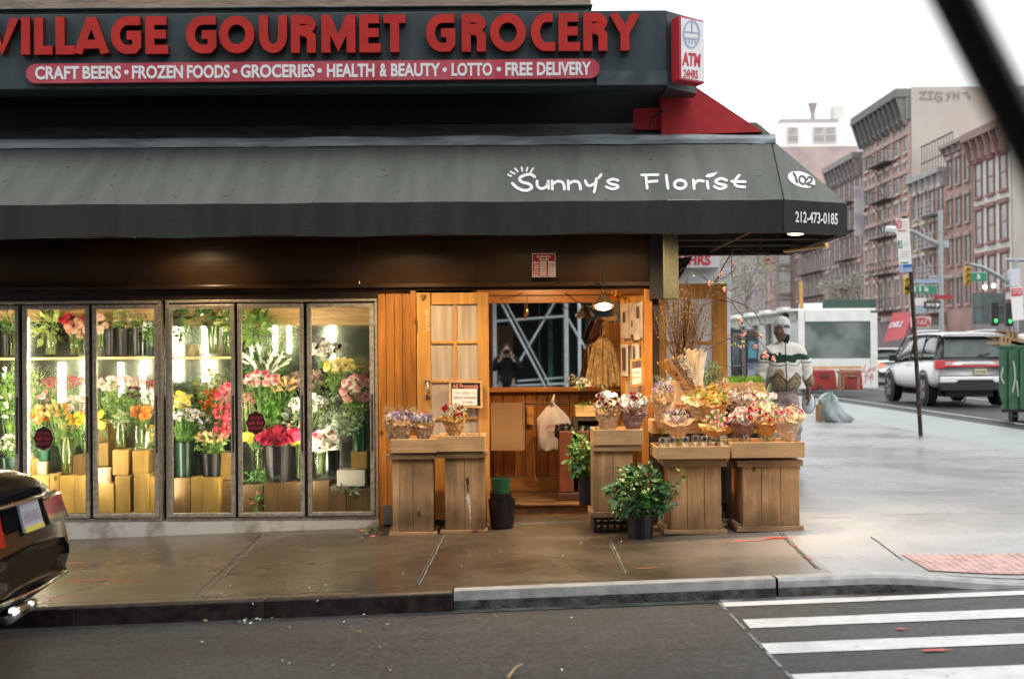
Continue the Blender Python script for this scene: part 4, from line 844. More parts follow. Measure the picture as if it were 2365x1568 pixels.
c = cone_lamp(1394, 710, 12.15, 'lit bronze cone lamp hanging above the broom', True, 28, m=mat('bronze_shade', (.16,.11,.06), rough=.35, metal=.8))
spot('pendant_light', c-Vector((0,0,.02)), c-Vector((.02,-.12,1)), 42, 130, .7)
pass
# warm light inside the booth
pl = bpy.data.lights.new('booth_light', 'POINT'); pl.energy = 20; pl.color = (1, .68, .34); pl.shadow_soft_size = .08; plo = bpy.data.objects.new('booth_light', pl); col.objects.link(plo); plo.location = (at(1250, 690, 12.9).x, .38, BZT+.10)
t = thing('ceiling_bulb', 'bare bulb under the booth ceiling, mostly hidden by the fascia', 'lamp', plo.location); MB().ball(plo.location+Vector((0,0,.12)), .03, n=8, k=6).build('bulb', BULB, t)
# pull cord with brass knob, cable
t = thing('pull_cord', 'pull cord with brass weight hanging in front of the mirror', 'cord', at(1217, 700, 13)); MB().tube([at(1216, 672, 13), at(1215, 715, 13)], .0025, 5).tube([at(1219, 672, 13), at(1218.5, 715, 13)], .0025, 5).build('cord', GOLD, t); MB().lathe([(.006,.03),(.014,.025),(.014,-.02),(.006,-.03)], at(1217, 722, 13), 10).build('weight', GOLD, t, smooth=True)
o = MB().tube([at(1155,689,12.9), at(1180,687,12.9), at(1205,677,12.7)], .004, 5).tube([at(1305, 677, 12.6), at(1330, 695, 12.6), at(1360, 708, 12.6), at(1385, 712, 12.4)], .005, 5).build('lamp_cable', BLK); tag(o, 'dark cable drooping across the top of the mirror', 'cable')
# ---- broom hanging at the doorway
STRAW = mat('straw', (.46,.30,.13), rough=.75, var=.35, scale=30)
t = thing('straw_broom', 'straw broom hung upside down beside the papered door', 'broom', at(1393, 800, 13.15)); mb = MB(); rnd = random.Random(3)
for i in range(230):
    a = rnd.uniform(-1, 1); dd = rnd.uniform(-.07, .07)
    p0 = at(1393+a*7, 776+rnd.uniform(-4,4), 13.15+dd*.3); p1 = at(1393+a*24, 800+rnd.uniform(0,8), 13.15+dd*.8); p2 = at(1393+a*34+rnd.uniform(-2,2), 845, 13.15+dd); p3 = at(1394+a*42+rnd.uniform(-4,4), 893-abs(a)*6+rnd.uniform(-7,5), 13.15+dd*1.1)
    mb.tube([p0, p1, p2, p3], rnd.uniform(.0025, .005), 4, cap=False)
mb.build('bristles', STRAW, t)
MB().tube([at(1392, 735, 13.15), at(1393, 780, 13.15)], .02, 10).build('handle', wood('broom_handle', (.40,.19,.06), board=.5, knots=False), t)
mb = MB()
for i in range(7): mb.tube([at(1391+i, 776, 13.12), at(1375+rnd.uniform(-4,4)-i*3, 800, 13.11), at(1358+rnd.uniform(-3,3), 860+i*6, 13.10)], .003, 4)
for i in range(5): mb.tube([at(1385+i*4, 732, 13.13), at(1390+i*2, 745, 13.11), at(1392+i, 775, 13.11)], .003, 4)
mb.build('loose_straw', STRAW, t)
t = thing('cleaver_handle', 'dark tapered wooden handle hanging beside the broom', 'tool', at(1370, 755, 13.1)); MB().prism([at(1381,731,13.1), at(1393,738,13.1), at(1378,775,13.1), at(1364,785,13.1), at(1361,774,13.1)], (0,.03,0)).build('grip', mat('dark_walnut', (.07,.025,.012), rough=.4), t, bevel=.004)
t = thing('wooden_block', 'pale wooden bracket block holding the broom under the lit lamp', 'bracket', at(1405, 735, 13.12)); MB().prism([at(1385,736,13.12), at(1425,728,13.12), at(1426,738,13.12), at(1400,744,13.12)], (0,.05,0)).build('block', SHELFW, t)
# ---- kraft roll, rod, plastic bag
t = thing('paper_roll_rail', 'thin metal rail under the mirror', 'rail', at(1220, 932, 13.45)); MB().tube([at(1128, 931, 13.42), at(1312, 932, 13.42)], .007, 8).build('rod', BLK, t)
KR = mat('kraft_paper', (.42,.26,.14), rough=.85, var=.08, scale=4)
t = thing('kraft_paper', 'wide brown kraft paper sheet hanging off the rail', 'paper', at(1170, 1040, 13.38)); mb = MB()
for i in range(12):
    y0, y1 = 930+i*9.2, 930+(i+1)*9.2; f = lambda y: 13.37+.012*math.sin((y-930)*.05)
    mb.quad(at(1134,y1,f(y1)), at(1208,y1,f(y1)), at(1208,y0,f(y0)), at(1134,y0,f(y0)))
mb.quad(at(1208,930,13.37), at(1212,930,13.44), at(1213,1036,13.44), at(1208,1040,13.37)); mb.build('sheet', KR, t)
t = thing('wall_socket', 'brown socket box with hanging wire on the wainscot', 'socket', at(1228, 948, 13.6)); mb = MB(); bx(mb, 1217, 938, 1232, 980, 13.58, .04); mb.build('box', DOORW, t)
MB().tube([at(1232, 1020, 13.5), at(1233, 1060, 13.5), at(1234, 1095, 13.5), at(1240, 1112, 13.4)], .003, 5).build('wire', mat('pale_wire', (.5,.4,.3)), t)
t = thing('rubber_rose', 'small red paper rose on the wainscot beside the plastic bag', 'flower', at(1250, 970, 13.4))
BAGW = mat('white_plastic_bag', (.70,.62,.58), rough=.45, var=.06, scale=8, spec=.4)
t3 = thing('plastic_bag', 'white plastic shopping bag hanging by its handles from the rail', 'bag', at(1277, 1040, 13.3)); c = at(1277, 985, 13.3); R = sz(37, 13.3)
def bagfn(r_, z_, an, j):
    k = 1+.10*math.sin(5*an+j*.7)+.06*math.sin(9*an-j)
    return r_*k, z_+.01*math.sin(7*an)
mb = MB(); prof = [(R*.86, -.215), (R*.95, -.20), (R*1.0, -.08), (R*1.0, .02), (R*.94, .08), (R*.70, .13), (R*.40, .17), (R*.15, .20), (R*.10, .225)]
mb.lathe(prof, (0,0,0), 40, fn=bagfn); mb.v = [(c.x+x, c.y+y*.35, c.z+z) for x, y, z in mb.v]; mb.build('bag_body', BAGW, t3, smooth=True)
MB().tube([c+Vector((-.01,-.01,.2)), c+Vector((0,-.03,.25)), c+Vector((.015,0,.30))], [.02,.014,.006], 8).build('knot', BAGW, t3, smooth=True)
mb = MB(); stroke_on(mb, [(1262,990),(1268,982),(1275,984),(1281,981),(1284,990)], 2, (0, c.y-R*.40, 0), NN, off=.0); stroke_on(mb, [(1264,997),(1284,996)], 1.5, (0, c.y-R*.40, 0), NN, off=.0, sm=False); mb.build('red_print', mat('faint_red_print', (.55,.25,.22)), t3)
# ---- litter bin with black liner
t = thing('rubbish_bin', 'tall brown rubbish bin with black liner inside the booth', 'bin', at(1327, 1148, 12.75)); mb = MB(); r = rect(1292, 995, 1362, 1150, 12.7); mb.box(r[0], r[1], .3, .62, FZ+.07, r[3]); mb.build('bin_body', mat('brown_bin', (.13,.035,.012), rough=.5, var=.2), t, bevel=.01)
MB().box(r[0]-.02, r[1]+.02, .28, .64, FZ, FZ+.069).build('bin_foot', mat('dark_bin_foot', (.06,.02,.01), rough=.5), t, bevel=.008)
mb = MB(); cx_ = (r[0]+r[1])/2; R = (r[1]-r[0])/2*1.12; mb.lathe([(R*.97,-.07),(R*1.08,-.05),(R*1.1,.0),(R*1.02,.045),(R*.9,.05),(R*.85,-.02)], (0,0,0), 48, fn=lambda r_, z_, an, j: (r_*(1+.05*math.sin(13*an+j*2)+.035*math.sin(29*an+j)), z_+.008*math.sin(17*an))); mb.v = [(cx_+x, .46+y*.95, r[3]-.0+z) for x, y, z in mb.v]; mb.build('liner', mat('black_liner', (.012,.011,.012), rough=.28), t)
# ---- buckets by the step
def bucket(px0, px1, y0, y1, d, m, label, group=None, rim=True, name='bucket', cat='bucket', taper=.84):
    r = rect(px0, y0, px1, y1, d); R = (r[1]-r[0])/2; cx = (r[0]+r[1])/2; c = (cx, d-CD, r[2]); H = r[3]-r[2]
    t = thing(name, label, cat, c, group); p = [(R*taper*.97, 0), (R*taper, .003), (R*.985, H*.93)]
    p += [(R*1.0, H*.93), (R*1.0, H), (R*.96, H), (R*taper*.93, .02), (.001, .02)] if rim else [(R, H), (R*.97, H), (R*taper*.93, .015), (.001, .015)]
    MB().lathe(p, c, 24).build('body', m, t, smooth=False); return t
GRB = mat('green_plastic', (.015,.085,.045), rough=.28); BLB = mat('black_plastic', (.012,.010,.012), rough=.32); DGB = mat('dark_green_plastic', (.010,.035,.022), rough=.3)
for m_ in (GRB, BLB, DGB): pass
bucket(1128, 1191, 1152, 1217, 11.95, BLB, 'large black bucket standing by the booth step'); bucket(1131, 1183, 1138, 1175, 11.95, BLB, 'black bucket nested in the large one, under the green bucket'); bucket(1133, 1179, 1104, 1150, 11.95, GRB, 'green bucket on top of the stacked black buckets')

# ================================================================== WOODEN STANDS AND CRATES
CRW = wood('crate_wood', (.70,.41,.18), dark=.78, axis='X', board=.4, rough=.6, grime=.22)
PEDW = wood('pedestal_wood', (.66,.37,.16), dark=.66, axis='Z', board=.165, rough=.62, grime=.5, soil=.16)
PEDX = wood('pedestal_rail', (.55,.32,.15), dark=.55, axis='X', board=.5, rough=.65, grime=.45)
def crate(x0, x1, y0, y1, d, dep, label, group='open wooden crates on the stands', m=CRW, t_=.014):
    r = rect(x0, y0, x1, y1, d); a, b, z0, z1 = r; y = d-CD; t = thing('wooden_crate', label, 'crate', ((a+b)/2, y+dep/2, z0), group)
    MB().box(a, b, y, y+t_, z0, z1).build('front_board', m, t, bevel=.003); MB().box(a, b, y+dep-t_, y+dep, z0, z1).build('back_board', m, t, bevel=.003)
    for xx in (a+.001, b-t_-.001): MB().box(xx, xx+t_, y+t_, y+dep-t_, z0, z1-.002).build('side_board', m, t, bevel=.003)
    MB().box(a+.016, b-.016, y+t_, y+dep-t_, z0+.002, z0+.012).build('bottom_board', m, t)
    mb = MB()
    for xx in (a+.012, b-.012):
        for zz in (z0+.02, (z0+z1)/2, z1-.02): mb.lathe([(.003,0),(.0001,.001)], (0,0,0), 6); k = len(mb.v); mb.v[-12:] = [(xx+p[0], y-.0015+p[2]*.1, zz+p[1]) for p in mb.v[-12:]]
    mb.build('nail', mat('nail_rust', (.08,.05,.035)), t); return t
def pedestal(x0, x1, yt, y0, y1, yb, bx0, bx1, tx0, tx1, d, dep, nb, label, legs=False):
    r = rect(x0, y0, x1, y1, d); a, b, z0, z1 = r; y = d-CD; t = thing('wooden_pedestal', label, 'stand', ((a+b)/2, y+dep/2, gz(a)), 'wooden pedestals under the crates')
    mb_ = gz(a); w_ = (b-a)/nb; zb0 = rect(x0, y1, x1, yb, d); zb = max(zb0[2], gz(a)+.002) if not legs else zb0[2]
    for i in range(nb): MB().box(a+i*w_+.0015, a+(i+1)*w_-.0015, y, y+.018, z0+.001, z1-.001).build('board', PEDW, t, bevel=.003)
    k = 3
    for xx in (a, b-.018):
        mb = MB()
        for i in range(k): mb.box(xx, xx+.018, y+.019+(dep-.04)*i/k, y+.019+(dep-.04)*(i+1)/k-.004, z0+.001, z1-.001)
        mb.build('side_panel', PEDW, t)
    MB().box(a, b, y+dep-.02, y+dep, z0, z1).build('back_panel', PEDW, t)
    q = rect(bx0, y1, bx1, yb, d); MB().box(q[0], q[1], y-.03, y+.012, zb, z0).build('base_rail', PEDX, t, bevel=.003)
    for xx in (q[0], q[1]-.03): MB().box(xx, xx+.03, y+.013, y+dep+.02, zb, z0-.002).build('base_rail', PEDX, t, bevel=.003)
    q = rect(tx0, yt, tx1, y0, d); MB().box(q[0], q[1], y-.035, y+.0, q[2], q[3]).build('top_rail', PEDX, t, bevel=.003)
    for xx in (q[0], q[1]-.03): MB().box(xx, xx+.03, y+.001, y+dep+.03, q[2]+.002, q[3]-.001).build('top_rail', PEDX, t, bevel=.003)
    MB().box(q[0]+.032, q[1]-.032, y+.02, y+dep, q[3]-.02, q[3]-.003).build('top_board', PEDX, t)
    return t
pedestal(905, 1000, 1048, 1060, 1228, 1239, 897, 1009, 890, 1003, 11.72, .42, 2, 'leftmost wooden pedestal beside the coolers')
pedestal(1029, 1121, 1044, 1057, 1223, 1234, 1019, 1127, 1009, 1124, 11.72, .42, 2, 'wooden pedestal with a white scuff, second from the left')
pedestal(1371, 1463, 1029, 1041, 1181, 1194, 1364, 1468, 1369, 1481, 11.35, .45, 2, 'wooden pedestal raised on a black crate right of the step', legs=True)
pedestal(1549, 1667, 1061, 1077, 1222, 1232, 1533, 1680, 1533, 1678, 11.08, .5, 3, 'three board pedestal behind the big potted plant', )
pedestal(1714, 1846, 1062, 1076, 1214, 1226, 1700, 1854, 1700, 1852, 11.08, .5, 3, 'rightmost three board pedestal near the corner')
crate(901, 1008, 1014, 1046, 11.66, .46, 'narrow crate on the leftmost pedestal'); crate(1009, 1120, 1007, 1043, 11.66, .46, 'narrow crate holding one red and white bouquet, second from left')
crate(1371, 1485, 992, 1028, 11.3, .46, 'crate on the raised pedestal right of the step'); crate(1516, 1686, 1031, 1060, 10.95, .5, 'wide crate above the potted plant, full of glass jars'); crate(1688, 1858, 1021, 1057, 10.98, .5, 'wide crate on the rightmost pedestal')
crate(1506, 1691, 970, 1001, 11.75, .34, 'second tier crate behind the jars'); crate(1694, 1800, 972, 1000, 11.8, .34, 'second tier crate hidden behind the right bouquets'); crate(1536, 1600, 918, 946, 12.15, .25, 'small upper crate under the brown cardboard sign')
crate(1678, 1767, 884, 908, 12.5, .22, 'planter crate filled with green wheatgrass', m=SHELFW); crate(1330, 1398, 938, 962, 12.7, .3, 'small pale crate on the shelf inside the booth', m=SHELFW)
# dark supports under the tiers
SUP = mat('dark_support', (.035,.022,.015), rough=.7, var=.3)
def support(x0, y0, x1, d, dep, label):
    r = rect(x0, y0, x1, 1230, d); t = thing('display_rack', label, 'rack', ((r[0]+r[1])/2, d-CD, gz(1))); z1 = r[3]
    for xx in (r[0], r[1]-.04):
        for yy in (d-CD, d-CD+dep-.04): MB().box(xx, xx+.04, yy, yy+.04, gz(xx), z1-.03).build('leg', SUP, t)
    MB().box(r[0], r[1], d-CD, d-CD+dep, z1-.03, z1).build('rack_top', SUP, t); MB().box(r[0]+.041, r[1]-.041, d-CD+dep-.03, d-CD+dep-.01, gz(1)+.3, z1-.031).build('rack_back', SUP, t)
support(1508, 1002, 1690, 11.76, .3, 'dark rack carrying the second tier crates'); support(1530, 948, 1770, 12.16, .3, 'dark rack carrying the upper tier'); support(1676, 909, 1768, 12.51, .2, 'dark rack under the wheatgrass planter')
support(1325, 964, 1400, 12.7, .3, 'dark shelf rack under the small pale crate in the booth')
# black milk crate under the raised pedestal, dolly wheels behind
t = thing('plastic_crate', 'black plastic crate lifting the pedestal by the step', 'crate', at(1412, 1225, 11.4)); r = rect(1372, 1195, 1452, 1231, 11.42); mb = MB()
for k in range(2): mb.box(r[0], r[1], -1.0, -.99, r[2]+k*.07, r[2]+k*.07+.03)
for k in range(6): x = r[0]+(r[1]-r[0]-.02)*k/5; mb.box(x, x+.02, -.989, -.975, gz(1), r[3]-.002)
mb.box(r[0], r[1], -.97, -.60, r[3]-.02, r[3]-.001); mb.box(r[0], r[0]+.02, -.97, -.6, gz(1), r[3]-.021); mb.box(r[1]-.02, r[1], -.97, -.6, gz(1), r[3]-.021); mb.build('crate_body', BLB, t)
t = thing('hand_dolly', 'low black dolly on castors between the two right pedestals', 'dolly', at(1690, 1190, 11.9)); mb = MB(); bx(mb, 1664, 1160, 1705, 1170, 11.8, .4); bx(mb, 1668, 1085, 1700, 1160, 12.0, .3); mb.build('platform', BLB, t)
for px in (1676, 1700): c = at(px, 1182, 11.9); MB().tube([c+Vector((0,.0,.02)), c+Vector((0,.02,-.0))], .02, 8).build('fork', BLK, t); MB().tube([c+Vector((-.012,0,-.02)), c+Vector((.012,0,-.02))], .035, 14).build('wheel', BLB, t)
for _o in list(bpy.data.objects):
    if _o.get('category') in ('stand', 'crate') and _o.type == 'EMPTY': _o.rotation_euler = (0, 0, random.uniform(-.028, .028))
# scuff on the second pedestal
r = rect(1075, 1098, 1105, 1225, 11.72); yy = 11.72-CD-.0012; mb = MB(); P0 = Vector((0, yy, 0))
mb.poly([proj(*p, P0, NN) for p in ((1080,1140),(1085,1143),(1087,1160),(1092,1210),(1101,1196),(1096,1218),(1088,1220),(1084,1180),(1079,1160),(1076,1148))])
mb.build('paint_scuff', mat('white_scuff', (.62,.55,.46), rough=.7, var=.3, scale=60), [o for o in bpy.data.objects if o.get('label', '').startswith('wooden pedestal with a white scuff')][0])
mb = MB(); mb.poly([proj(*p, P0, NN)-NN*-.0003 for p in ((1077,1101),(1082,1104),(1084,1114),(1081,1122),(1083,1138),(1081,1139),(1078,1120),(1076,1108))]); mb.build('knot_hole', mat('knot_dark', (.05,.025,.012)), [o for o in bpy.data.objects if o.get('label', '').startswith('wooden pedestal with a white scuff')][0])
# cardboard sign
t = thing('cardboard_sign', 'brown cardboard sign with faint writing standing behind orange flowers', 'sign', at(1592, 935, 12.1)); mb = MB(); r = rect(1553, 880, 1626, 934, 12.08); mb.box(r[0], r[1], 12.08-CD, 12.08-CD+.2, r[2], r[3]); mb.build('cardboard', mat('cardboard', (.50,.33,.18), rough=.85, var=.06, scale=5), t)
mb = MB(); text_on(mb, 'PAY IN ADV', boxq(1572, 886, 1600, 891), at(1590, 900, 12.08), NN, off=.003); text_on(mb, 'THANK YOU', boxq(1572, 895, 1606, 900), at(1590, 900, 12.08), NN, off=.003); mb.build('sign_words', mat('brown_ink', (.2,.12,.07)), t)
# ================================================================== FLOWERS
rf = random.Random(11)
def petal(mb, base, dirv, up, L_, W_, curl, m=0):
    s_ = dirv.cross(up).normalized(); p0 = base; p1 = base+dirv*L_*.55+up*curl*.35; p2 = base+dirv*L_+up*curl
    mb.add([p0, p1-s_*W_/2, p2-s_*W_*.3, p2+s_*W_*.3, p1+s_*W_/2], [(0, 4, 1), (1, 4, 3, 2)], m)
def bloom_mesh(kind, c, c2=None):
    key = 'bloom_%s_%s_%s' % (kind, c, c2)
    if key in MATS: return MATS[key]
    mb = MB(); Z = Vector((0, 0, 1)); r = random.Random(hash(kind) % 99)
    if kind == 'rose':
        for ring, (n, L_, up) in enumerate(((3, .35, .75), (5, .6, .6), (6, .85, .3), (7, 1.0, -.05))):
            for k in range(n):
                a = 2*PI*k/n+ring*.6+r.uniform(-.15, .15); d_ = Vector((math.cos(a), math.sin(a), 0)); petal(mb, d_*.08+Z*(-.1*ring+.1), (d_+Z*.15).normalized(), Z, L_, L_*.95, up, 0 if ring > 1 else 1)
    elif kind == 'daisy':
        for k in range(13): a = 2*PI*k/13; d_ = Vector((math.cos(a), math.sin(a), 0)); petal(mb, d_*.15, d_, Z, .88, .36, r.uniform(-.1, .2))
        mb.ball((0, 0, .06), .26, .26, .13, 8, 4, 1)
    elif kind == 'carnation':
        for k in range(34):
            a = r.uniform(0, 2*PI); t = r.uniform(.1, 1.4); d_ = Vector((math.sin(t)*math.cos(a), math.sin(t)*math.sin(a), math.cos(t)*.8)); petal(mb, d_*.25, d_, Vector((r.uniform(-1, 1), r.uniform(-1, 1), 1)).normalized(), .7, .45, r.uniform(-.1, .2), k % 2)
    elif kind == 'tulip':
        for k in range(5): a = 2*PI*k/5; d_ = Vector((math.cos(a)*.45, math.sin(a)*.45, 1)).normalized(); petal(mb, Vector((math.cos(a)*.2, math.sin(a)*.2, -.4)), d_, Vector((-math.cos(a), -math.sin(a), .3)).normalized(), 1.35, .62, .2, k % 2)
        mb.ball((0, 0, 0), .35, .35, .7, 7, 5, 0)
    elif kind == 'lily':
        mb.lathe([(.02, -1.2), (.22, -.8), (.30, -.1), (.22, .7), (.02, 1.3)], (0, 0, 0), 6, 0)
        for k in range(3): a = 2*PI*k/3; d_ = Vector((math.cos(a)*.7, math.sin(a)*.7, .7)).normalized(); petal(mb, Z*.3, d_, Z, 1.1, .4, -.2, 1)
    elif kind == 'cluster':
        for k in range(16):
            a = r.uniform(0, 2*PI); t = math.acos(r.uniform(-.3, 1)); p = Vector((math.sin(t)*math.cos(a), math.sin(t)*math.sin(a), math.cos(t)*.8))*.8
            for j in range(4): b_ = j*PI/2+r.uniform(0, 1); d_ = (p.normalized().orthogonal()*math.cos(b_)+p.normalized().cross(p.normalized().orthogonal())*math.sin(b_)); petal(mb, p, d_, p.normalized(), .28, .24, .05, (k+j) % 2)
    elif kind == 'spray':
        for k in range(26):
            p = Vector((r.gauss(0, .45), r.gauss(0, .45), r.uniform(-.9, .9))); d_ = Vector((r.uniform(-1, 1), r.uniform(-1, 1), r.uniform(-.3, 1))).normalized(); petal(mb, p, d_, d_.orthogonal(), .38, .2, .08, k % 2)
    elif kind == 'moss':
        for k in range(60):
            d_ = Vector((r.gauss(0, 1), r.gauss(0, 1), r.gauss(0, 1))).normalized(); petal(mb, d_*.7, (d_+Vector((r.uniform(-.6, .6), r.uniform(-.6, .6), .2))).normalized(), d_.orthogonal(), .45, .22, .05, k % 2)
        mb.ball((0, 0, 0), .72, .72, .72, 8, 5, 0, .05)
    m1 = mat('petal_%s' % (c,), c, rough=.6, var=.18, scale=25); m2 = mat('petal_%s' % (c2 or c,), c2 or tuple(x*.75 for x in c), rough=.6, var=.15, scale=25)
    MATS[key] = mb.mesh('bloom', [m1, m2]); return MATS[key]
PINK = (.72,.30,.33); LPINK = (.78,.52,.48); RED_ = (.52,.02,.035); CRIM = (.50,.02,.10); WHI = (.80,.78,.72); YEL = (.78,.58,.03); LYEL = (.80,.72,.28); ORA = (.78,.22,.03); PEA = (.78,.38,.20); DKR = (.16,.012,.02); LIL = (.50,.42,.58); PUR = (.16,.06,.34); GRN = (.16,.30,.05); DGR = (.07,.19,.03); LGR = (.36,.46,.14); BRN = (.20,.13,.10); SIL = (.26,.33,.24); STEM = (.14,.26,.06); HOT = (.70,.06,.12)
LEAFM = lambda c: mat('leaf_%s' % (c,), c, rough=.42, var=.35, scale=14)
def leaves(mb, c, R, n, size, m=0, up=.3, front=False, shape=.45, rnd=rf):
    for _ in range(n):
        v = Vector((rnd.gauss(0, 1), rnd.gauss(0, 1), rnd.gauss(0, 1))).normalized(); q = rnd.random()**.45
        p = Vector((c[0]+v.x*R[0]*q, c[1]+v.y*R[1]*q, c[2]+v.z*R[2]*q)); d_ = (v+Vector((rnd.uniform(-.6, .6), rnd.uniform(-.6, .6)-(.4 if front else 0), up+rnd.uniform(-.5, .5)))).normalized()
        nr = d_.orthogonal().normalized(); nr = (nr*math.cos(rnd.random()*6)+d_.cross(nr)*math.sin(rnd.random()*6)); s_ = d_.cross(nr); L_ = size*rnd.uniform(.6, 1.25)
        a, b = p, p+d_*L_; mid = p+d_*L_*.45-nr*L_*.08
        mb.add([a, mid+s_*L_*shape/2, b, mid-s_*L_*shape/2, p+d_*L_*.5], [(0, 1, 4), (1, 2, 4), (2, 3, 4), (3, 0, 4)], m)
def bunch(label, cx, cy, w_, h_, d, kinds, n, size, base, leaf=(DGR, 40, 9), group='flowers standing in the coolers', name='flower_bunch', cat='flowers', dd=.10, stems=True, minn=3):
    """blooms spread over an ellipse w_ x h_ plan pixels at depth d, stems gathered at plan point base"""
    n = int(n*1.6); size *= 1.04; c = at(cx, cy, d); rx = sz(w_/2, d); rz = sz(h_/2, d); b = at(*base, d+.03) if base else c-Vector((0, 0, rz*2)); t = thing(name, label, cat, b, group)
    S = sz(size, d)/2; pts = []
    for i in range(n):
        best = None
        for _ in range(8):
            a = rf.uniform(0, 2*PI); q = math.sqrt(rf.random()); p = Vector((c.x+rx*q*math.cos(a), c.y+rf.uniform(-dd, dd), c.z+rz*q*math.sin(a)))
            k = min([(p-o_).length for o_ in pts] or [9])
            if best is None or k > best[0]: best = (k, p)
        pts.append(best[1])
    for i, p in enumerate(pts):
        kd, c1, c2 = kinds[i % len(kinds)]; me = bloom_mesh(kd, c1, c2)
        o_ = Vector(((p.x-c.x)/max(rx, .01)*.7, -.75 if kd not in ('tulip', 'lily', 'spray') else -.15, .55+(p.z-c.z)/max(rz, .01)*.4)); o_ += Vector((rf.uniform(-.4, .4), rf.uniform(-.3, .3), rf.uniform(-.3, .3)))
        link('bloom', me, t, p, o_.to_track_quat('Z', 'Y').to_euler(), S*rf.uniform(.8, 1.2))
    if leaf:
        lc, ln, ls = leaf; mb = MB(); leaves(mb, (c.x, c.y+.03, c.z-rz*.35), (rx*1.02, dd, rz*1.0), ln, sz(ls, d), front=True, m=0); mb.build('foliage', LEAFM(lc), t)
    if stems:
        mb = MB()
        for p in pts[:26]: q = b+Vector((rf.uniform(-.03, .03), rf.uniform(-.03, .03), 0)); mb.tube([q, q.lerp(p, .5)+Vector(((p.x-q.x)*.12, 0, .01)), p-Vector((0, -.01, S*.3))], .0028, 4, cap=False)
        mb.build('stem', LEAFM(STEM), t)
    return t
VG = glass_mat('vase_glass', (.93, .97, .94), refl=.10); WATER = glass_mat('vase_water', (.72, .86, .66), refl=.04)
def vase(x0, x1, y0, y1, d, label, group='clear glass vases in the coolers', taper=.85, name='glass_vase', cat='vase'):
    r = rect(x0, y0, x1, y1, d); R = (r[1]-r[0])/2; c = ((r[0]+r[1])/2, d-CD, r[2]); H = r[3]-r[2]; t = thing(name, label, cat, c, group)
    MB().lathe([(.001, .004), (R*taper, .004), (R, H), (R*.94, H), (R*taper*.9, .012), (.001, .012)], c, 18).build('glass', VG, t, smooth=True)
    mb = MB(); rr_ = random.Random(int(x0))
    for i in range(16): a = rr_.uniform(0, 6.3); a2 = a+rr_.uniform(-.9, .9); mb.tube([Vector((c[0]+R*.6*math.cos(a), c[1]+R*.6*math.sin(a), r[2]+.015)), Vector((c[0]+R*.8*math.cos(a2), c[1]+R*.7*math.sin(a2), r[3]+.01))], .0035, 4)
    mb.build('stem', LEAFM(LGR), t); return t
def plybox(x0, x1, y0, y1, d, label, dep=.26, m=None, name='plywood_box', cat='box', group='plywood boxes used as risers'):
    r = rect(x0, y0, x1, y1, d); t = thing(name, label, cat, ((r[0]+r[1])/2, d-CD, r[2]), group); z0 = max(r[2], ZC0+.013)
    MB().box(r[0], r[1], d-CD, d-CD+dep, z0, r[3]).build('shell', m or BOXW, t, bevel=.003)
    MB().box(r[0]+.004, r[1]-.004, d-CD+.004, d-CD+dep-.004, r[3], r[3]+.004).build('lid', m or BOXW, t); return t
DW = wood('box_dark_wood', (.20,.11,.035), board=.4, grime=.3)
PB = [(138,171,1099,1184,12.62,'yellow box beside the black car roofline, second door'), (172,208,1100,1184,12.62,'yellow box touching the second door frame'), (115,137,1096,1184,12.66,'box half hidden behind the car in the second door'),
 (168,210,1052,1097,12.75,'dark upper box behind the green stems, second door', .2, DW), (70,95,1060,1098,12.8,'upper box behind the ask for badge, second door'), (60,113,1099,1184,12.68,'low box behind the car boot, second door'),
 (228,262,1118,1184,12.6,'low box under the cork stump, third door'), (266,300,1100,1184,12.62,'box with a dark knot in the middle of the third door'), (309,344,1096,1184,12.62,'reddish tall box in the third door'), (346,366,1101,1184,12.66,'narrow bright box by the wide mullion'),
 (260,296,1040,1097,12.68,'olive upper box under a glass vase, third door'), (306,342,1041,1094,12.68,'upper box with nailed edge, third door'), (228,250,1024,1076,12.8,'tall upper box at the left of the third door'), (228,250,970,1020,12.95,'rear box under the yellow gerbera, third door'),
 (402,440,1105,1184,12.6,'dark box under the dark green bucket, fourth door', .26, DW), (441,468,1104,1184,12.58,'left one of the paired boxes, fourth door'), (469,506,1104,1184,12.58,'right one of the paired boxes, fourth door'), (510,545,1112,1184,12.7,'brown box at the right of the fourth door', .26, DW), (508,545,1046,1108,12.85,'pale rear box in the fourth door'),
 (560,607,1120,1184,12.66,'dark box behind the fallen tulip, fifth door', .2, DW), (610,655,1114,1184,12.62,'left dark box under the black tub', .26, DW), (656,704,1114,1184,12.62,'right dark box under the black tub', .26, DW),
 (716,760,1112,1184,12.62,'low brown box under the vase of stems, sixth door', .26, DW), (761,800,1124,1184,12.62,'middle low brown box, sixth door', .26, DW), (801,856,1130,1184,12.62,'right low brown box, sixth door', .26, DW), (810,848,1043,1082,12.75,'grey brown box under the green bucket'),
 (0,48,1086,1184,12.6,'dark box behind the car in the first door', .26, DW)]
for a in PB: plybox(*a[:6], dep=a[6] if len(a) > 6 else .26, m=a[7] if len(a) > 7 else None)
plybox(776,842,1085,1122,12.66,'dirty white carton in the sixth door', m=mat('white_carton', (.6,.56,.48), rough=.8, var=.15, scale=6), name='carton', cat='carton', group=None) if False else None
t = thing('carton', 'dirty white carton on the low boxes of the sixth door', 'carton', at(810, 1122, 12.66)); mb = MB(); bx(mb, 778, 1086, 842, 1122, 12.66, .24); mb.build('carton_body', mat('white_carton', (.6,.56,.48), rough=.8, var=.15, scale=6), t)
t = thing('cork_stump', 'round cork stump on the low box in the third door', 'stump', at(242, 1116, 12.7)); MB().lathe([(.001,0),(.062,0),(.058,.06),(.062,.14),(.001,.142)], at(242, 1116, 12.7), 14).build('bark', mat('cork_bark', (.55,.42,.26), rough=.9, var=.3, scale=40, bump=.6), t)
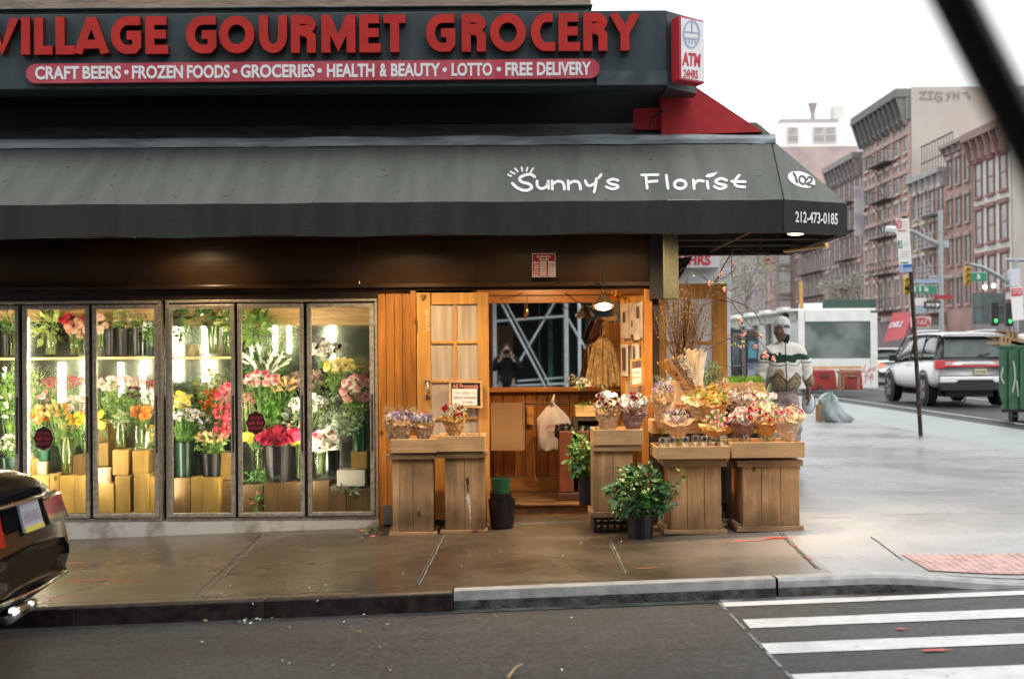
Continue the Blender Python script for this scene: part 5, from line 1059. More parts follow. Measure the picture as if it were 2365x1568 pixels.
t = thing('moss_pot', 'mossy round pot on the shelf of the fourth door', 'pot', at(444, 823, 12.85)); MB().lathe([(.001,0),(.052,0),(.060,.05),(.058,.11),(.001,.115)], at(444, 824, 12.85), 16).build('pot_body', mat('mossy_pot', (.34,.30,.17), rough=.9, var=.25, scale=50, bump=.5), t)
t = thing('white_jar', 'small round white jar beside the mossy pot', 'jar', at(469, 818, 12.8)); MB().ball(at(468, 815, 12.8), .03, .02, .03, 14, 8).build('jar_body', mat('white_glaze', (.8,.8,.76), rough=.3), t, smooth=True)
# buckets and vases inside
for a in ((403,446,1021,1102,12.72,DGB,'tall dark green bucket in the fourth door'), (466,512,1046,1102,12.72,BLB,'black pot with small tulips, fourth door'), (608,682,1028,1112,12.74,BLB,'large black tub of crimson flowers, fifth door'), (812,848,957,1041,12.8,GRB,'bright green bucket of pink roses, sixth door'),
          (756,786,1040,1096,12.82,BLB,'black bucket behind the stem vase, sixth door'), (239,268,758,822,12.95,BLB,'first black vase on the shelf, third door'), (271,300,760,822,12.95,BLB,'second black vase on the shelf, third door'), (304,332,758,822,12.97,BLB,'third black vase on the shelf, third door'),
          (4,30,772,824,12.95,BLB,'black vase on the shelf of the first door'), (88,117,1040,1064,12.8,GRB,'small green pot hanging above a cream pot, second door'), (735,775,838,900,13.1,BLB,'black bucket behind the yellow roses, sixth door'), (2,46,1056,1086,12.72,DGB,'dark bucket low in the first door'), (578,640,905,960,13.15,BLB,'black rear bucket under the lilies, fifth door'),
          (334,360,765,822,12.95,DGB,'fourth dark vase on the shelf, beside the mullion'), (640,672,900,960,13.0,BLB,'black bucket of orange lily buds, fifth door')):
    bucket(*a, group='buckets in the coolers')
bucket(85,113,1065,1098,12.78,mat('cream_pot', (.42,.38,.27), rough=.7, var=.1),'cream pot below the ask for badge', name='pot', cat='pot')
for a in ((158,188,780,822,12.88,'short clear vase of ranunculus on the shelf, second door'), (188,208,782,822,12.9,'clear vase at the shelf end, second door'), (100,134,770,822,12.88,'clear vase of tall blades on the shelf, second door'), (140,170,1012,1096,12.7,'tall vase of tulip stems, second door'), (190,210,1000,1050,12.74,'vase of yellow flower stems, second door'), (264,294,975,1037,12.72,'left vase on the olive box, third door'),
          (308,338,975,1038,12.72,'right vase on the nailed box, third door'), (478,508,752,820,12.86,'clear vase on the shelf, fourth door'), (512,540,752,820,12.86,'clear vase of green hydrangea, fourth door'), (586,612,1036,1085,12.72,'clear vase left of the black tub, fifth door'), (682,704,1030,1108,12.72,'clear vase right of the black tub, fifth door'), (722,754,1040,1097,12.68,'wide vase packed with gerbera stems, sixth door'), (20,46,772,824,12.9,'clear vase on the shelf, first door')):
    vase(*a)
F_ = bunch
# first door
F_('leafy green branches with white buds in the first door',24,900,50,130,12.8,[('spray',LGR,GRN),('tulip',WHI,LGR)],14,16,(24,1056),(GRN,170,18)); F_('white stock flowers low in the first door',22,1022,46,34,12.68,[('cluster',WHI,LPINK)],14,13,(24,1060),(DGR,70,12)); F_('grey green foliage on the shelf of the first door',26,745,46,56,12.95,[('spray',SIL,DGR)],16,15,(24,790),(DGR,80,12))
# second door
F_('tall broad green blades on the shelf of the second door',112,745,50,60,12.9,[('spray',LGR,GRN)],8,20,(116,815),(LGR,40,34)); F_('peach ranunculus heads on the shelf of the second door',182,757,50,34,12.85,[('rose',PEA,LPINK),('rose',LPINK,PEA)],15,15,(175,800),(DGR,16,9)); F_('dark red roses among the peach ranunculus',172,738,66,26,12.95,[('rose',RED_,DKR),('rose',HOT,RED_)],8,15,(172,800),(DGR,30,11))
F_('band of dark red astilbe in the second door',146,882,84,26,12.9,[('spray',CRIM,DKR),('spray',RED_,CRIM)],34,13,(150,980),(DGR,20,9)); F_('pale pink and white blooms in the second door',180,935,54,44,12.85,[('rose',WHI,LPINK),('cluster',LPINK,WHI)],14,15,(175,1030),(GRN,30,10)); F_('big coral orange poppies in the second door',92,952,26,34,12.75,[('rose',ORA,PEA)],6,18,(100,1040),(DGR,24,10))
F_('dusty pink lisianthus behind the coral poppies',100,910,40,40,12.95,[('tulip',PINK,LPINK),('rose',LPINK,PINK)],8,12,(105,1040),(GRN,50,13)); F_('orange and peach tulips in the second door',136,946,46,30,12.75,[('tulip',PEA,ORA),('tulip',(.8,.45,.08),PEA)],13,14,(155,1080),(LGR,50,20)); F_('yellow gerberas in the second door',180,965,50,20,12.72,[('daisy',YEL,(.7,.4,.02)),('rose',YEL,ORA)],9,15,(198,1040),(LGR,30,14))
F_('salmon tulips bent low in the second door',165,985,50,20,12.78,[('tulip',PEA,PINK)],6,13,(155,1080),(LGR,24,16)); F_('trailing greenery under the tulips, second door',150,1005,40,50,12.85,[('spray',GRN,LGR)],10,14,(155,1080),(DGR,60,14)); F_('greenery left of the astilbe, second door',78,880,30,60,12.9,[('spray',LGR,SIL)],8,14,(85,1000),(LGR,50,15))
# third door
F_('cream roses at the shelf top, third door',232,745,22,40,12.85,[('rose',(.8,.6,.42),LPINK)],6,17,(236,800),(LGR,16,12)); F_('loose green filler over the black vases, third door',290,735,90,46,12.95,[('cluster',LGR,(.6,.3,.3)),('spray',LGR,GRN)],26,14,(285,770),(LGR,90,15)); F_('dark fern draping the shelf end, third door',345,770,32,26,12.85,[('spray',DGR,GRN)],12,14,(345,800),(DGR,70,12))
F_('row of pale pink and white stock in the third door',280,886,106,28,12.85,[('cluster',LPINK,WHI),('rose',WHI,LPINK),('cluster',WHI,PINK)],26,15,(280,975),(LGR,40,10)); F_('red amaranth at the right of the third door',338,890,46,22,12.88,[('spray',HOT,RED_)],16,13,(330,975),(DGR,20,9)); F_('burgundy scabiosa in the third door',312,908,30,24,12.8,[('carnation',DKR,(.08,.01,.02))],8,13,(315,975),(DGR,20,9))
F_('white hydrangea cluster by the mullion, third door',344,920,34,38,12.78,[('cluster',WHI,(.7,.74,.72))],12,16,(330,990),(GRN,10,9)); F_('bushy pale green filler in the third door',275,925,74,56,12.85,[('spray',LGR,SIL),('spray',GRN,LGR)],30,17,(280,1000),(GRN,140,14)); F_('open orange poppies in the third door',327,950,40,28,12.7,[('carnation',ORA,PEA),('rose',ORA,(.8,.35,.1))],10,17,(322,1030),(LGR,20,12))
F_('single yellow gerberas at the left of the third door',232,965,22,36,12.72,[('daisy',YEL,LGR)],4,20,(245,1010),(LGR,14,12)); F_('small white blossoms in the left vase, third door',282,968,40,40,12.75,[('spray',WHI,LGR)],16,12,(279,1030),(LGR,60,13)); F_('dark filler at the back of the third door',290,952,60,46,13.0,[('spray',BRN,DGR)],14,15,(290,1010),(DGR,60,13)); F_('orange and yellow sprigs right of the right vase',350,1000,18,40,12.75,[('spray',ORA,YEL)],9,11,(346,1035),(LGR,20,10))
# fourth door
F_('broad green leaf and foliage at the top of the fourth door',455,728,80,28,12.85,[('spray',DGR,GRN)],6,20,(470,800),(DGR,22,44)); F_('green hydrangea at the top of the fourth door',520,740,36,50,12.82,[('cluster',LGR,(.5,.58,.25))],11,18,(520,790),(LGR,24,12)); F_('grey green sprig at the top left of the fourth door',410,750,26,60,12.9,[('spray',SIL,GRN)],8,16,(415,800),(GRN,36,15))
F_('yellow mimosa and ranunculus in the fourth door',418,925,40,38,12.7,[('rose',LYEL,YEL),('cluster',YEL,LYEL)],15,13,(424,1021),(LGR,24,10)); F_('olive lacy filler in the fourth door',485,885,66,60,12.95,[('cluster',(.42,.40,.16),LGR),('spray',LGR,(.4,.36,.14))],26,14,(480,980),(LGR,60,12)); F_('red orange parrot tulips in the fourth door',483,925,34,46,12.78,[('carnation',(.78,.10,.02),ORA)],9,17,(478,1010),(DGR,20,12))
F_('pink roses by the frame of the fourth door',524,905,32,30,12.78,[('rose',PINK,HOT)],6,19,(515,990),(DGR,20,12)); F_('feathery crimson celosia in the fourth door',518,965,44,72,12.74,[('spray',(.55,.07,.11),PINK),('moss',(.5,.06,.1),RED_)],26,17,(505,1040),(DGR,14,10)); F_('white and lilac small blossoms in the fourth door',433,958,66,24,12.68,[('cluster',WHI,LIL),('cluster',LPINK,WHI)],20,13,(424,1021),(DGR,40,12))
F_('dense dark green stems above the dark green bucket',430,990,58,50,12.7,[('spray',DGR,GRN)],18,16,(424,1030),(DGR,150,15)); F_('small striped tulips over the black pot, fourth door',490,1010,76,24,12.68,[('tulip',PEA,PINK),('tulip',LYEL,PEA),('tulip',LPINK,ORA)],24,12,(488,1046),(LGR,40,14)); F_('leaves over the rim of the black pot, fourth door',490,1032,66,24,12.7,[('spray',GRN,LGR)],8,14,(488,1050),(GRN,70,13)); F_('lilac campanula between the tulips and celosia',470,975,30,34,12.75,[('tulip',LIL,WHI)],6,14,(470,1040),(DGR,20,10))
F_('dark burgundy sprigs between the red and pink flowers',505,915,34,20,12.82,[('carnation',DKR,BRN)],6,10,(500,990),None)
# fifth door
F_('green palm fronds at the top of the fifth door',590,745,60,56,12.85,[('spray',GRN,LGR)],10,20,(600,880),(GRN,50,38)); F_('yellow green mimosa sprays in the fifth door',635,770,90,80,13.0,[('spray',(.5,.5,.08),LGR)],34,15,(620,900),(LGR,50,14)); F_('white oriental lilies in the fifth door',612,832,96,56,12.82,[('lily',WHI,(.75,.8,.6))],17,25,(610,930),(DGR,80,22))
F_('pink edged cream roses in the fifth door',603,876,78,26,12.74,[('rose',(.8,.55,.5),PINK),('rose',WHI,HOT)],13,18,(600,960),(GRN,30,12)); F_('leafy rose stems below the pink edged roses',600,905,76,34,12.78,[('spray',GRN,DGR)],14,16,(600,970),(GRN,90,14)); F_('orange lily buds in the fifth door',657,888,62,30,12.75,[('lily',(.78,.42,.16),PEA)],13,17,(655,960),(DGR,40,16))
F_('brown dried hydrangea straddling the fifth and sixth doors',702,880,90,46,12.82,[('moss',BRN,(.28,.19,.15)),('cluster',(.26,.18,.15),BRN)],22,19,(700,950),None); F_('white hydrangea straddling the fifth and sixth doors',712,930,80,34,12.72,[('cluster',(.74,.78,.80),WHI)],18,18,(712,1000),(LGR,16,12)); F_('mossy green dianthus balls in the fifth door',630,955,46,50,12.68,[('moss',(.10,.26,.03),DGR)],12,19,(635,1028),None)
F_('crimson ranunculus over the black tub, fifth door',645,1006,92,32,12.62,[('rose',HOT,CRIM),('rose',CRIM,RED_)],21,19,(645,1040),(DGR,24,10)); F_('pale crimson celosia left of the badge, fifth door',572,925,26,36,12.72,[('spray',PINK,(.55,.07,.11))],12,14,(578,1000),(DGR,10,10)); F_('yellow daisies at the left edge of the fifth door',572,1010,20,26,12.66,[('daisy',YEL,LYEL)],4,18,(594,1040),(LGR,10,10))
F_('yellow daisies at the right edge of the fifth door',686,1017,28,18,12.66,[('daisy',YEL,LYEL)],5,14,(692,1040),(LGR,8,9)); F_('long grey green protea leaves in the fifth door',680,965,44,50,12.68,[('tulip',LPINK,PEA)],4,14,(680,1030),(SIL,46,24)); F_('trailing stems of grasses in the fifth door',640,925,80,30,12.8,[('spray',DGR,LGR)],10,16,(640,1000),(DGR,100,20)); F_('fallen tulip in a paper sleeve at the foot of the fifth door',592,1150,20,50,12.58,[('tulip',(.6,.15,.12),PEA)],2,13,(592,1180),(DGR,24,18)); F_('fern laid on the floor boxes of the fifth door',600,1100,90,24,12.66,[('spray',DGR,GRN)],8,16,(600,1112),(DGR,80,14))
# sixth door
F_('newspaper wrapped white roses leaning in the sixth door',752,808,62,38,12.85,[('rose',WHI,(.7,.66,.6)),('cluster',WHI,LPINK)],14,14,(745,850),(DGR,10,9)); F_('yellow roses in the sixth door',784,845,66,28,12.78,[('rose',LYEL,YEL),('rose',(.8,.74,.4),LYEL)],14,16,(770,900),(LGR,24,11)); F_('yellow rose foliage in the sixth door',768,872,50,36,12.82,[('spray',GRN,LGR)],8,14,(770,910),(GRN,60,14))
F_('pink and white roses in the sixth door',822,898,66,60,12.74,[('rose',LPINK,PINK),('rose',WHI,PINK)],20,19,(830,960),(GRN,24,12)); F_('silver eucalyptus spreading in the sixth door',790,965,116,60,12.66,[('spray',SIL,LGR)],12,15,(800,1000),(SIL,170,14)); F_('cream and burgundy gerberas in the sixth door',748,1018,58,40,12.6,[('daisy',(.8,.62,.55),DKR),('daisy',WHI,(.5,.3,.1)),('rose',LPINK,CRIM)],14,19,(738,1050),(DGR,10,9))
F_('sprigs lying on the white carton, sixth door',800,1128,70,18,12.6,[('spray',SIL,LIL)],8,11,(800,1135),(SIL,30,11)); F_('leaves below the pink roses, sixth door',825,935,60,30,12.72,[('spray',GRN,LGR)],6,15,(830,960),(GRN,60,14)); F_('amber button flowers at the right of the sixth door',838,850,30,20,12.95,[('cluster',(.5,.32,.05),YEL)],8,10,(838,900),None)
# extra backdrop greenery, seen dimly behind the blooms
for (cx, cy, lb) in ((95,995,'second'), (250,915,'third'), (455,930,'fourth'), (590,975,'fifth'), (745,900,'sixth')): F_('mixed back row greenery at the left of the %s door' % lb, cx, cy, 60, 90, 13.12, [('spray',DGR,GRN)], 12, 18, (cx, cy+90), (DGR, 90, 17))
# newspaper cones and badges
t = thing('paper_sleeve', 'dark glossy sleeve standing open behind the white roses, sixth door', 'wrap', at(733, 835, 12.9)); MB().prism([at(724,822,12.92), at(733,778,12.92), at(752,780,12.92), at(738,826,12.92)], (0,.02,0)).prism([at(742,824,12.9), at(786,793,12.9), at(790,800,12.9), at(750,834,12.9)], (0,.02,0)).build('sleeve', BLB, t)
def badge(cx, cy, label):
    t = thing('door_badge', label, 'sticker', at(cx, cy, D0-.04), 'flower shaped stickers on the cooler glass'); P0 = Vector((0, -.037, 0)); n = 48
    f = lambda k, R: (cx+R*(1+.06*math.cos(8*2*PI*k/n))*math.cos(2*PI*k/n)*.86, cy+R*(1+.06*math.cos(8*2*PI*k/n))*math.sin(2*PI*k/n)*1.04)
    MB().poly([proj(*f(k, 26.5), P0, NN) for k in range(n)][::-1]).build('badge_rim', mat('badge_gold', (.45,.38,.18), rough=.4), t); MB().poly([proj(*f(k, 25), P0, NN)+NN*.002 for k in range(n)][::-1]).build('badge_disc', mat('badge_dark', (.03,.008,.012), rough=.4), t)
    mb = MB()
    for s_, hw, y0, y1 in (('NEED FLOWERS?', 14, -15, -8), ('ask for', 18, -6, 5), ('ASSISTANCE', 17, 9, 16)): text_on(mb, s_, boxq(cx-hw, cy+y0, cx+hw, cy+y1), P0, NN, off=.004, bold=.01)
    mb.build('badge_words', mat('badge_red', (.45,.04,.07), rough=.5), t)
badge(101, 1012, 'dark flower shaped ask for sticker on the second cooler door'); badge(591, 976, 'dark flower shaped ask for sticker on the fifth cooler door')

# ================================================================== WRAPPED BOUQUETS ON THE STANDS
def paper(name, c, tr=.25): return mat(name, c, rough=.6, var=.18, scale=14, bump=.5, bscale=25)
KP = paper('pale_kraft', (.56,.38,.22)); KG = paper('golden_kraft', (.60,.34,.12)); KD = paper('dark_brown_wrap', (.10,.05,.04)); KM = paper('mauve_brown_wrap', (.26,.16,.14)); KC = paper('cream_wrap', (.62,.50,.36))
CLEAR = glass_mat('cellophane', (.9,.87,.82), refl=.12, rough=.1)
def wrapped(label, cx, yt, yr, yb, w_, d, pm_, kinds, n, size, leaf=(DGR, 40, 9), lean=0, sprig=None, foot=.36, jar=True):
    size *= 1.0; n = int(n*1.55)
    if cx > 1500: w_ *= 1.12; yt -= 4
    cz = at(cx, yr, d); b = at(cx+lean, yb, d); R = sz(w_/2, d); t = thing('wrapped_bouquet', label, 'bouquet', b, 'paper wrapped bouquets on the stands'); seed = rf.random()*50
    H = cz.z-b.z; rows = 17; nn_ = 50; mb = MB()
    for j in range(rows):
        u = j/(rows-1); pr = foot+(.62-foot)*min(1, u*2.2) if u < .35 else .62+.42*((u-.35)/.65)**.8
        if u < .35: pr = foot+.30*u/.35*(1 if foot < .5 else .3)
        for k in range(nn_):
            a = 2*PI*k/nn_; nz = mnoise.noise((math.cos(a)*2.1+seed, math.sin(a)*2.1, u*3.2)); n2 = mnoise.noise((math.cos(a)*5+seed, math.sin(a)*5, u*8))
            n3 = mnoise.noise((math.cos(a)*11+seed, math.sin(a)*11, u*15)); rr_ = R*pr*(1+.20*nz+.13*n2+.10*n3); zz_ = H*u
            if u > .75: zz_ += H*(.30*math.sin(a)+.16*nz+.10*n2)*(u-.75)/.25       # back edge stands higher than the front
            mb.v.append((b.x+(cz.x-b.x)*u+rr_*math.cos(a), b.y+rr_*.85*math.sin(a), b.z+zz_))
    mb.f = [(j*nn_+k, j*nn_+(k+1) % nn_, (j+1)*nn_+(k+1) % nn_, (j+1)*nn_+k) for j in range(rows-1) for k in range(nn_)]; mb.m = [0]*len(mb.f)
    mb.build('wrapper', pm_, t)
    c = at(cx, (yt+yr)/2+2, d); rx = R*.86; rz = sz((yr-yt)/2, d); pts = []
    for i in range(n):
        best = None
        for _ in range(8):
            a = rf.uniform(0, 2*PI); q = math.sqrt(rf.random()); p = Vector((c.x+rx*q*math.cos(a), b.y-.02+rf.uniform(-.6, .5)*rx, c.z+rz*q*math.sin(a))); k = min([(p-o_).length for o_ in pts] or [9])
            if best is None or k > best[0]: best = (k, p)
        pts.append(best[1])
    S = sz(size, d)/2
    for i, p in enumerate(pts):
        kd, c1, c2 = kinds[i % len(kinds)]; o_ = Vector(((p.x-c.x)/rx*.7+rf.uniform(-.3, .3), -.8 if kd not in ('tulip', 'spray') else -.2, .7+rf.uniform(-.3, .3)))
        link('bloom', bloom_mesh(kd, c1, c2), t, p, o_.to_track_quat('Z', 'Y').to_euler(), S*rf.uniform(.8, 1.2))
    if leaf: mb = MB(); leaves(mb, (c.x, b.y, c.z-rz*.4), (rx, rx*.7, rz*.9), leaf[1], sz(leaf[2], d), front=True); mb.build('foliage', LEAFM(leaf[0]), t)
    if sprig:
        mb = MB()
        for i in range(sprig[1]):
            a = rf.uniform(-1, 1); p = at(cx+a*w_*.55, yt-rf.uniform(0, 18), d+rf.uniform(-.05, .08)); q = Vector((c.x, b.y, c.z-rz)); mb.tube([q, q.lerp(p, .6)+Vector((0, 0, .01)), p], .0016, 3, cap=False)
            for _ in range(9): s_ = q.lerp(p, rf.uniform(.6, 1.05))+Vector((rf.gauss(0, .012), rf.gauss(0, .01), rf.gauss(0, .01))); leaves(mb, s_, (.004, .004, .004), 1, .012)
        mb.build('dried_sprig', LEAFM(sprig[0]), t)
    mb = MB()
    for i in range(8): a = rf.uniform(0, 6.28); mb.tube([b+Vector((R*.2*math.cos(a), R*.2*math.sin(a), -.05)), b+Vector((R*.2*math.cos(a+1), R*.2*math.sin(a+1), .02))], .003, 4)
    mb.build('stem', LEAFM(STEM), t)
    return t
TAN = (.42,.32,.18)
wrapped('white and purple bouquet with dried sprigs, leftmost on the stands',928,950,968,1016,72,11.85,KP,[('cluster',WHI,LPINK),('cluster',PUR,LIL)],20,15,sprig=(TAN,16))
wrapped('white and purple bouquet in pale kraft, beside the leftmost one',978,956,972,1016,56,11.85,KP,[('cluster',WHI,LIL),('cluster',PUR,LIL)],15,14,sprig=(TAN,12))
wrapped('dried seed head bunch sticking out at the far left',905,952,975,1022,34,11.98,KP,[('spray',TAN,LPINK)],12,12,leaf=(TAN,30,7),sprig=(TAN,12))
wrapped('red and white bouquet in golden kraft on the second stand',1048,932,960,1006,58,11.8,KG,[('carnation',WHI,WHI),('carnation',RED_,CRIM)],16,14,leaf=(GRN,30,14))
wrapped('white daisies over dark red, left bouquet on the raised stand',1404,905,940,1000,62,11.45,KP,[('daisy',WHI,LYEL),('carnation',WHI,WHI),('carnation',DKR,RED_)],20,15,leaf=(GRN,30,12),sprig=(LGR,3))
wrapped('white daisies over dark red, right bouquet on the raised stand',1462,908,938,998,66,11.45,KM,[('daisy',WHI,LYEL),('carnation',WHI,WHI),('carnation',DKR,RED_)],21,15,leaf=(GRN,30,12),sprig=(LIL,4))
wrapped('slim bouquet of purple statice against the corner post',1530,885,908,988,50,11.7,KP,[('cluster',PUR,LIL),('cluster',WHI,LPINK)],15,12,leaf=(DGR,24,9),sprig=(SIL,14))
wrapped('leaning bouquet with few orange blooms before the cardboard sign',1612,900,925,968,62,11.7,KC,[('cluster',ORA,(.7,.35,.05))],9,10,leaf=(GRN,60,11),lean=6)
wrapped('bright orange marigold bouquet in golden kraft',1651,890,922,975,62,11.6,KG,[('cluster',ORA,YEL),('cluster',(.8,.4,.03),ORA)],15,12,leaf=((.12,.30,.03),110,10))
wrapped('lilac and white bouquet in very dark paper',1703,895,922,968,64,11.65,KD,[('cluster',LIL,WHI),('cluster',WHI,LPINK)],14,12,leaf=(SIL,24,8))
wrapped('pink carnation and white rose bouquet, upper right',1758,905,940,972,72,11.6,KC,[('rose',WHI,LPINK),('tulip',WHI,LGR),('carnation',PINK,LPINK)],15,15,leaf=(LGR,44,11),sprig=(LGR,6))
wrapped('white and purple bouquet leaning in front of the second tier crate',1562,950,972,1012,60,11.35,KP,[('cluster',WHI,LPINK),('cluster',PUR,LIL)],16,12,leaf=(GRN,30,10),lean=4,sprig=(SIL,6))
wrapped('pink lily and white tulip bouquet with broad leaves, lower middle',1655,952,985,1013,66,11.25,KG,[('tulip',WHI,LPINK),('rose',LPINK,HOT),('tulip',WHI,LGR)],16,13,leaf=(GRN,50,16))
wrapped('red and white bouquet in mauve crinkled paper',1716,945,968,1010,68,11.25,KM,[('carnation',WHI,LPINK),('carnation',HOT,RED_),('rose',WHI,LPINK)],22,14,leaf=(GRN,24,9),sprig=(TAN,8))
wrapped('bright pink and white bouquet in golden paper, second from right',1769,942,968,1008,60,11.25,KG,[('carnation',WHI,WHI),('carnation',HOT,RED_)],17,12,leaf=(GRN,30,12))
wrapped('rightmost bouquet nearly hidden by its tall cream kraft paper',1820,945,958,1016,62,11.2,KC,[('carnation',WHI,LPINK),('carnation',HOT,PINK)],10,13,leaf=(DGR,10,8),sprig=(TAN,8))
# jars standing in the crates
def jar(cx, yb, d, label, w_=20, h_=18): vase_r = rect(cx-w_/2, yb-h_, cx+w_/2, yb, d); t = thing('glass_jar', label, 'jar', (at(cx, yb, d).x, d-CD, vase_r[2]), 'clear glass jars in the crates'); R = sz(w_/2, d); H = sz(h_, d); MB().lathe([(.001,.003),(R,.003),(R*1.02,H*.92),(R*.9,H),(R*.84,H),(R*.9,H*.9),(R*.9,.012),(.001,.012)], (at(cx, yb, d).x, d-CD, vase_r[2]), 16).build('glass', VG, t, smooth=True)
for i, (a, b, d_, lb) in enumerate(((1531,1040,11.1,'first jar from the left in the wide crate'), (1552,1038,11.15,'second jar from the left in the wide crate'), (1583,1038,11.12,'third jar from the left in the wide crate'), (1607,1034,11.25,'fourth jar from the left, set back in the wide crate'), (1627,1036,11.15,'fifth jar from the left in the wide crate'), (1648,1036,11.2,'sixth jar from the left in the wide crate'), (1671,1036,11.12,'rightmost jar in the wide crate'),
    (1700,1034,11.25,'left jar in the rightmost crate'), (1723,1034,11.2,'jar under the mauve bouquet'), (1762,1034,11.25,'jar under the golden bouquet, rightmost crate'), (1780,1032,11.3,'set back jar in the rightmost crate'), (1815,1034,11.2,'jar under the rightmost bouquet'), (1590,984,11.85,'left jar in the second tier crate'), (1612,984,11.85,'right jar in the second tier crate'),
    (1042,1028,11.8,'jar under the golden kraft bouquet on the second stand'), (1070,1026,11.8,'middle empty jar on the second stand'), (1097,1024,11.85,'right empty jar on the second stand'), (929,1032,11.82,'jar holding the leftmost bouquet'), (977,1030,11.82,'jar holding the second bouquet'), (1387,990+15,11.5,'jar at the left of the raised crate'), (1408,1008,11.45,'jar under the left daisy bouquet'), (1458,1008,11.45,'jar under the right daisy bouquet'))):
    jar(a, b, d_, lb, 24 if d_ > 11.4 else 21, 26 if d_ > 11.6 else 30 if 11 < d_ and a > 1500 else 22)
# tall wrapped willow, cherry branches
BRW = mat('willow_bark', (.10,.05,.022), rough=.7, var=.4, scale=30); CATK = mat('catkin', (.30,.23,.15), rough=.9)
t = thing('willow_bundle', 'tall dense bundle of brown pussy willow twigs behind the bouquets', 'branches', at(1570, 880, 12.3)); mb = MB(); m2 = MB(); rnd = random.Random(5)
for i in range(150):
    a = rnd.gauss(0, .45); a = max(-1, min(1, a)); bx_ = 1580+rnd.uniform(-14, 14); by = 870; ty = 640+abs(a)*45+rnd.uniform(-10, 70); tx = 1578+a*74+rnd.uniform(-8, 8); d_ = 12.3+rnd.uniform(-.15, .2)
    p0 = at(bx_, by, 12.3); p2 = at(tx, ty, d_); p1 = p0.lerp(p2, .5)+Vector((a*.03+rnd.uniform(-.02, .02), 0, .0)); mb.tube([p0, p1, p2], [.004, .003, .0016], 4, cap=False)
    for k in range(7): q = p1.lerp(p2, k/7) if k > 1 else p0.lerp(p1, .8); m2.ball(q+Vector((rnd.uniform(-.006, .006), 0, 0)), .004, .004, .008, 4, 3)
mb.build('twig', BRW, t); m2.build('catkin', CATK, t)
def wrap_cone(label, pts, m, mname='paper_sleeve', d=12.15, dep=.10):
    t = thing(mname, label, 'wrap', at(pts[0][0], pts[0][1], d)); L0, L1, T1, T0 = [at(*p, d) for p in pts]; mb = MB(); n = 14     # bottom-left, bottom-right, top-right, top-left
    for j in range(8):
        u = j/7; a, b = L0.lerp(T0, u), L1.lerp(T1, u)
        for k in range(n): an = PI*k/(n-1); q = a.lerp(b, (1-math.cos(an))/2); mb.v.append(tuple(q+Vector((0, -dep*math.sin(an)*(.3+.7*u), .015*math.sin(k*2.1)*u)) + Vector((0, .008*mnoise.noise((k*.9, u*4, 1)), 0))))
    mb.f = [(j*n+k, j*n+k+1, (j+1)*n+k+1, (j+1)*n+k) for j in range(7) for k in range(n-1)]; mb.m = [0]*len(mb.f); mb.build('sleeve', m, t); return t
wrap_cone('brown paper cone at the far left of the leaning sleeves', [(1560,880),(1600,890),(1555,825),(1516,838)], KG); wrap_cone('kraft sleeve in the middle of the leaning sleeves', [(1580,888),(1610,892),(1600,812),(1532,832)], KP, d=12.1)
wrap_cone('dark printed clear sleeve leaning between kraft ones', [(1590,888),(1612,893),(1590,818),(1548,830)], mat('speckled_sleeve', (.42,.36,.28), rough=.3, c2=(.10,.08,.07), scale=60, clamp=(.4,.6)), d=12.02); wrap_cone('pale cellophane sleeve at the right of the leaning sleeves', [(1598,890),(1618,892),(1622,808),(1580,806)], KC, d=12.12)
wrap_cone('glossy cellophane sleeve catching the lamp light', [(1603,890),(1622,890),(1632,812),(1606,810)], mat('glossy_cello', (.66,.58,.48), rough=.12, var=.2, scale=20, coat=.8), d=12.05)
CH_BR = mat('cherry_bark', (.06,.032,.024), rough=.6, var=.3, scale=40)
def blossom(t, px, py, d, n, spread, c1=(.85,.42,.48)):
    for _ in range(n): p = at(px+rf.gauss(0, spread*.45), py+rf.gauss(0, spread*.55), d+rf.uniform(-.03, .03)); link('bloom', bloom_mesh('carnation', c1, LPINK), t, p, (rf.uniform(0, 6), rf.uniform(0, 6), 0), sz(4.3, d)*rf.uniform(.7, 1.2))
t = thing('cherry_branches', 'long bare cherry branches with pink blossom reaching right over the stands', 'branches', at(1590, 880, 12.2)); mb = MB(); d_ = 12.1
for pts, r0 in (([(1572,880),(1590,840),(1625,800),(1640,740),(1668,655),(1690,620)][:0] or [(1560,870),(1590,790),(1620,710),(1650,650),(1680,600),(1697,575)], .006),
    ([(1697,575),(1710,573),(1725,578),(1750,585),(1765,583),(1775,592)], .003), ([(1620,708),(1650,692),(1680,688),(1720,705),(1745,722),(1758,748),(1775,765)], .0035), ([(1600,800),(1625,775),(1660,768),(1690,775)], .003),
    ([(1590,855),(1620,815),(1660,792),(1700,776),(1735,770),(1757,778)], .0045), ([(1700,776),(1715,790),(1740,806),(1760,812)], .003), ([(1690,640),(1690,600),(1692,582)], .003), ([(1640,655),(1625,640),(1605,622),(1580,618),(1567,630)], .003),
    ([(1638,690),(1660,672),(1690,670),(1710,662)], .0025), ([(1655,690),(1690,700),(1715,730),(1740,765),(1752,770)], .0025), ([(1650,652),(1675,640),(1695,625),(1700,612)], .003), ([(1735,770),(1755,790),(1775,810),(1790,820)], .0025), ([(1720,880),(1718,850),(1710,830),(1705,820)], .0025),
    ([(1745,588),(1752,605),(1756,615)], .002), ([(1635,855),(1660,840),(1690,850),(1715,870)], .0025), ([(1615,830),(1600,800),(1612,770)], .0025)):
    P = [at(x, y, d_+.04*math.sin(x*.1)) for x, y in pts]; k = len(P); Q = []
    for i in range(k-1):
        for j in range(4): Q.append(P[i].lerp(P[i+1], j/4)+Vector((rf.gauss(0, .004), 0, rf.gauss(0, .004))))
    Q.append(P[-1]); mb.tube(Q, [r0*1.7*(1-.5*i/len(Q)) for i in range(len(Q))], 5)
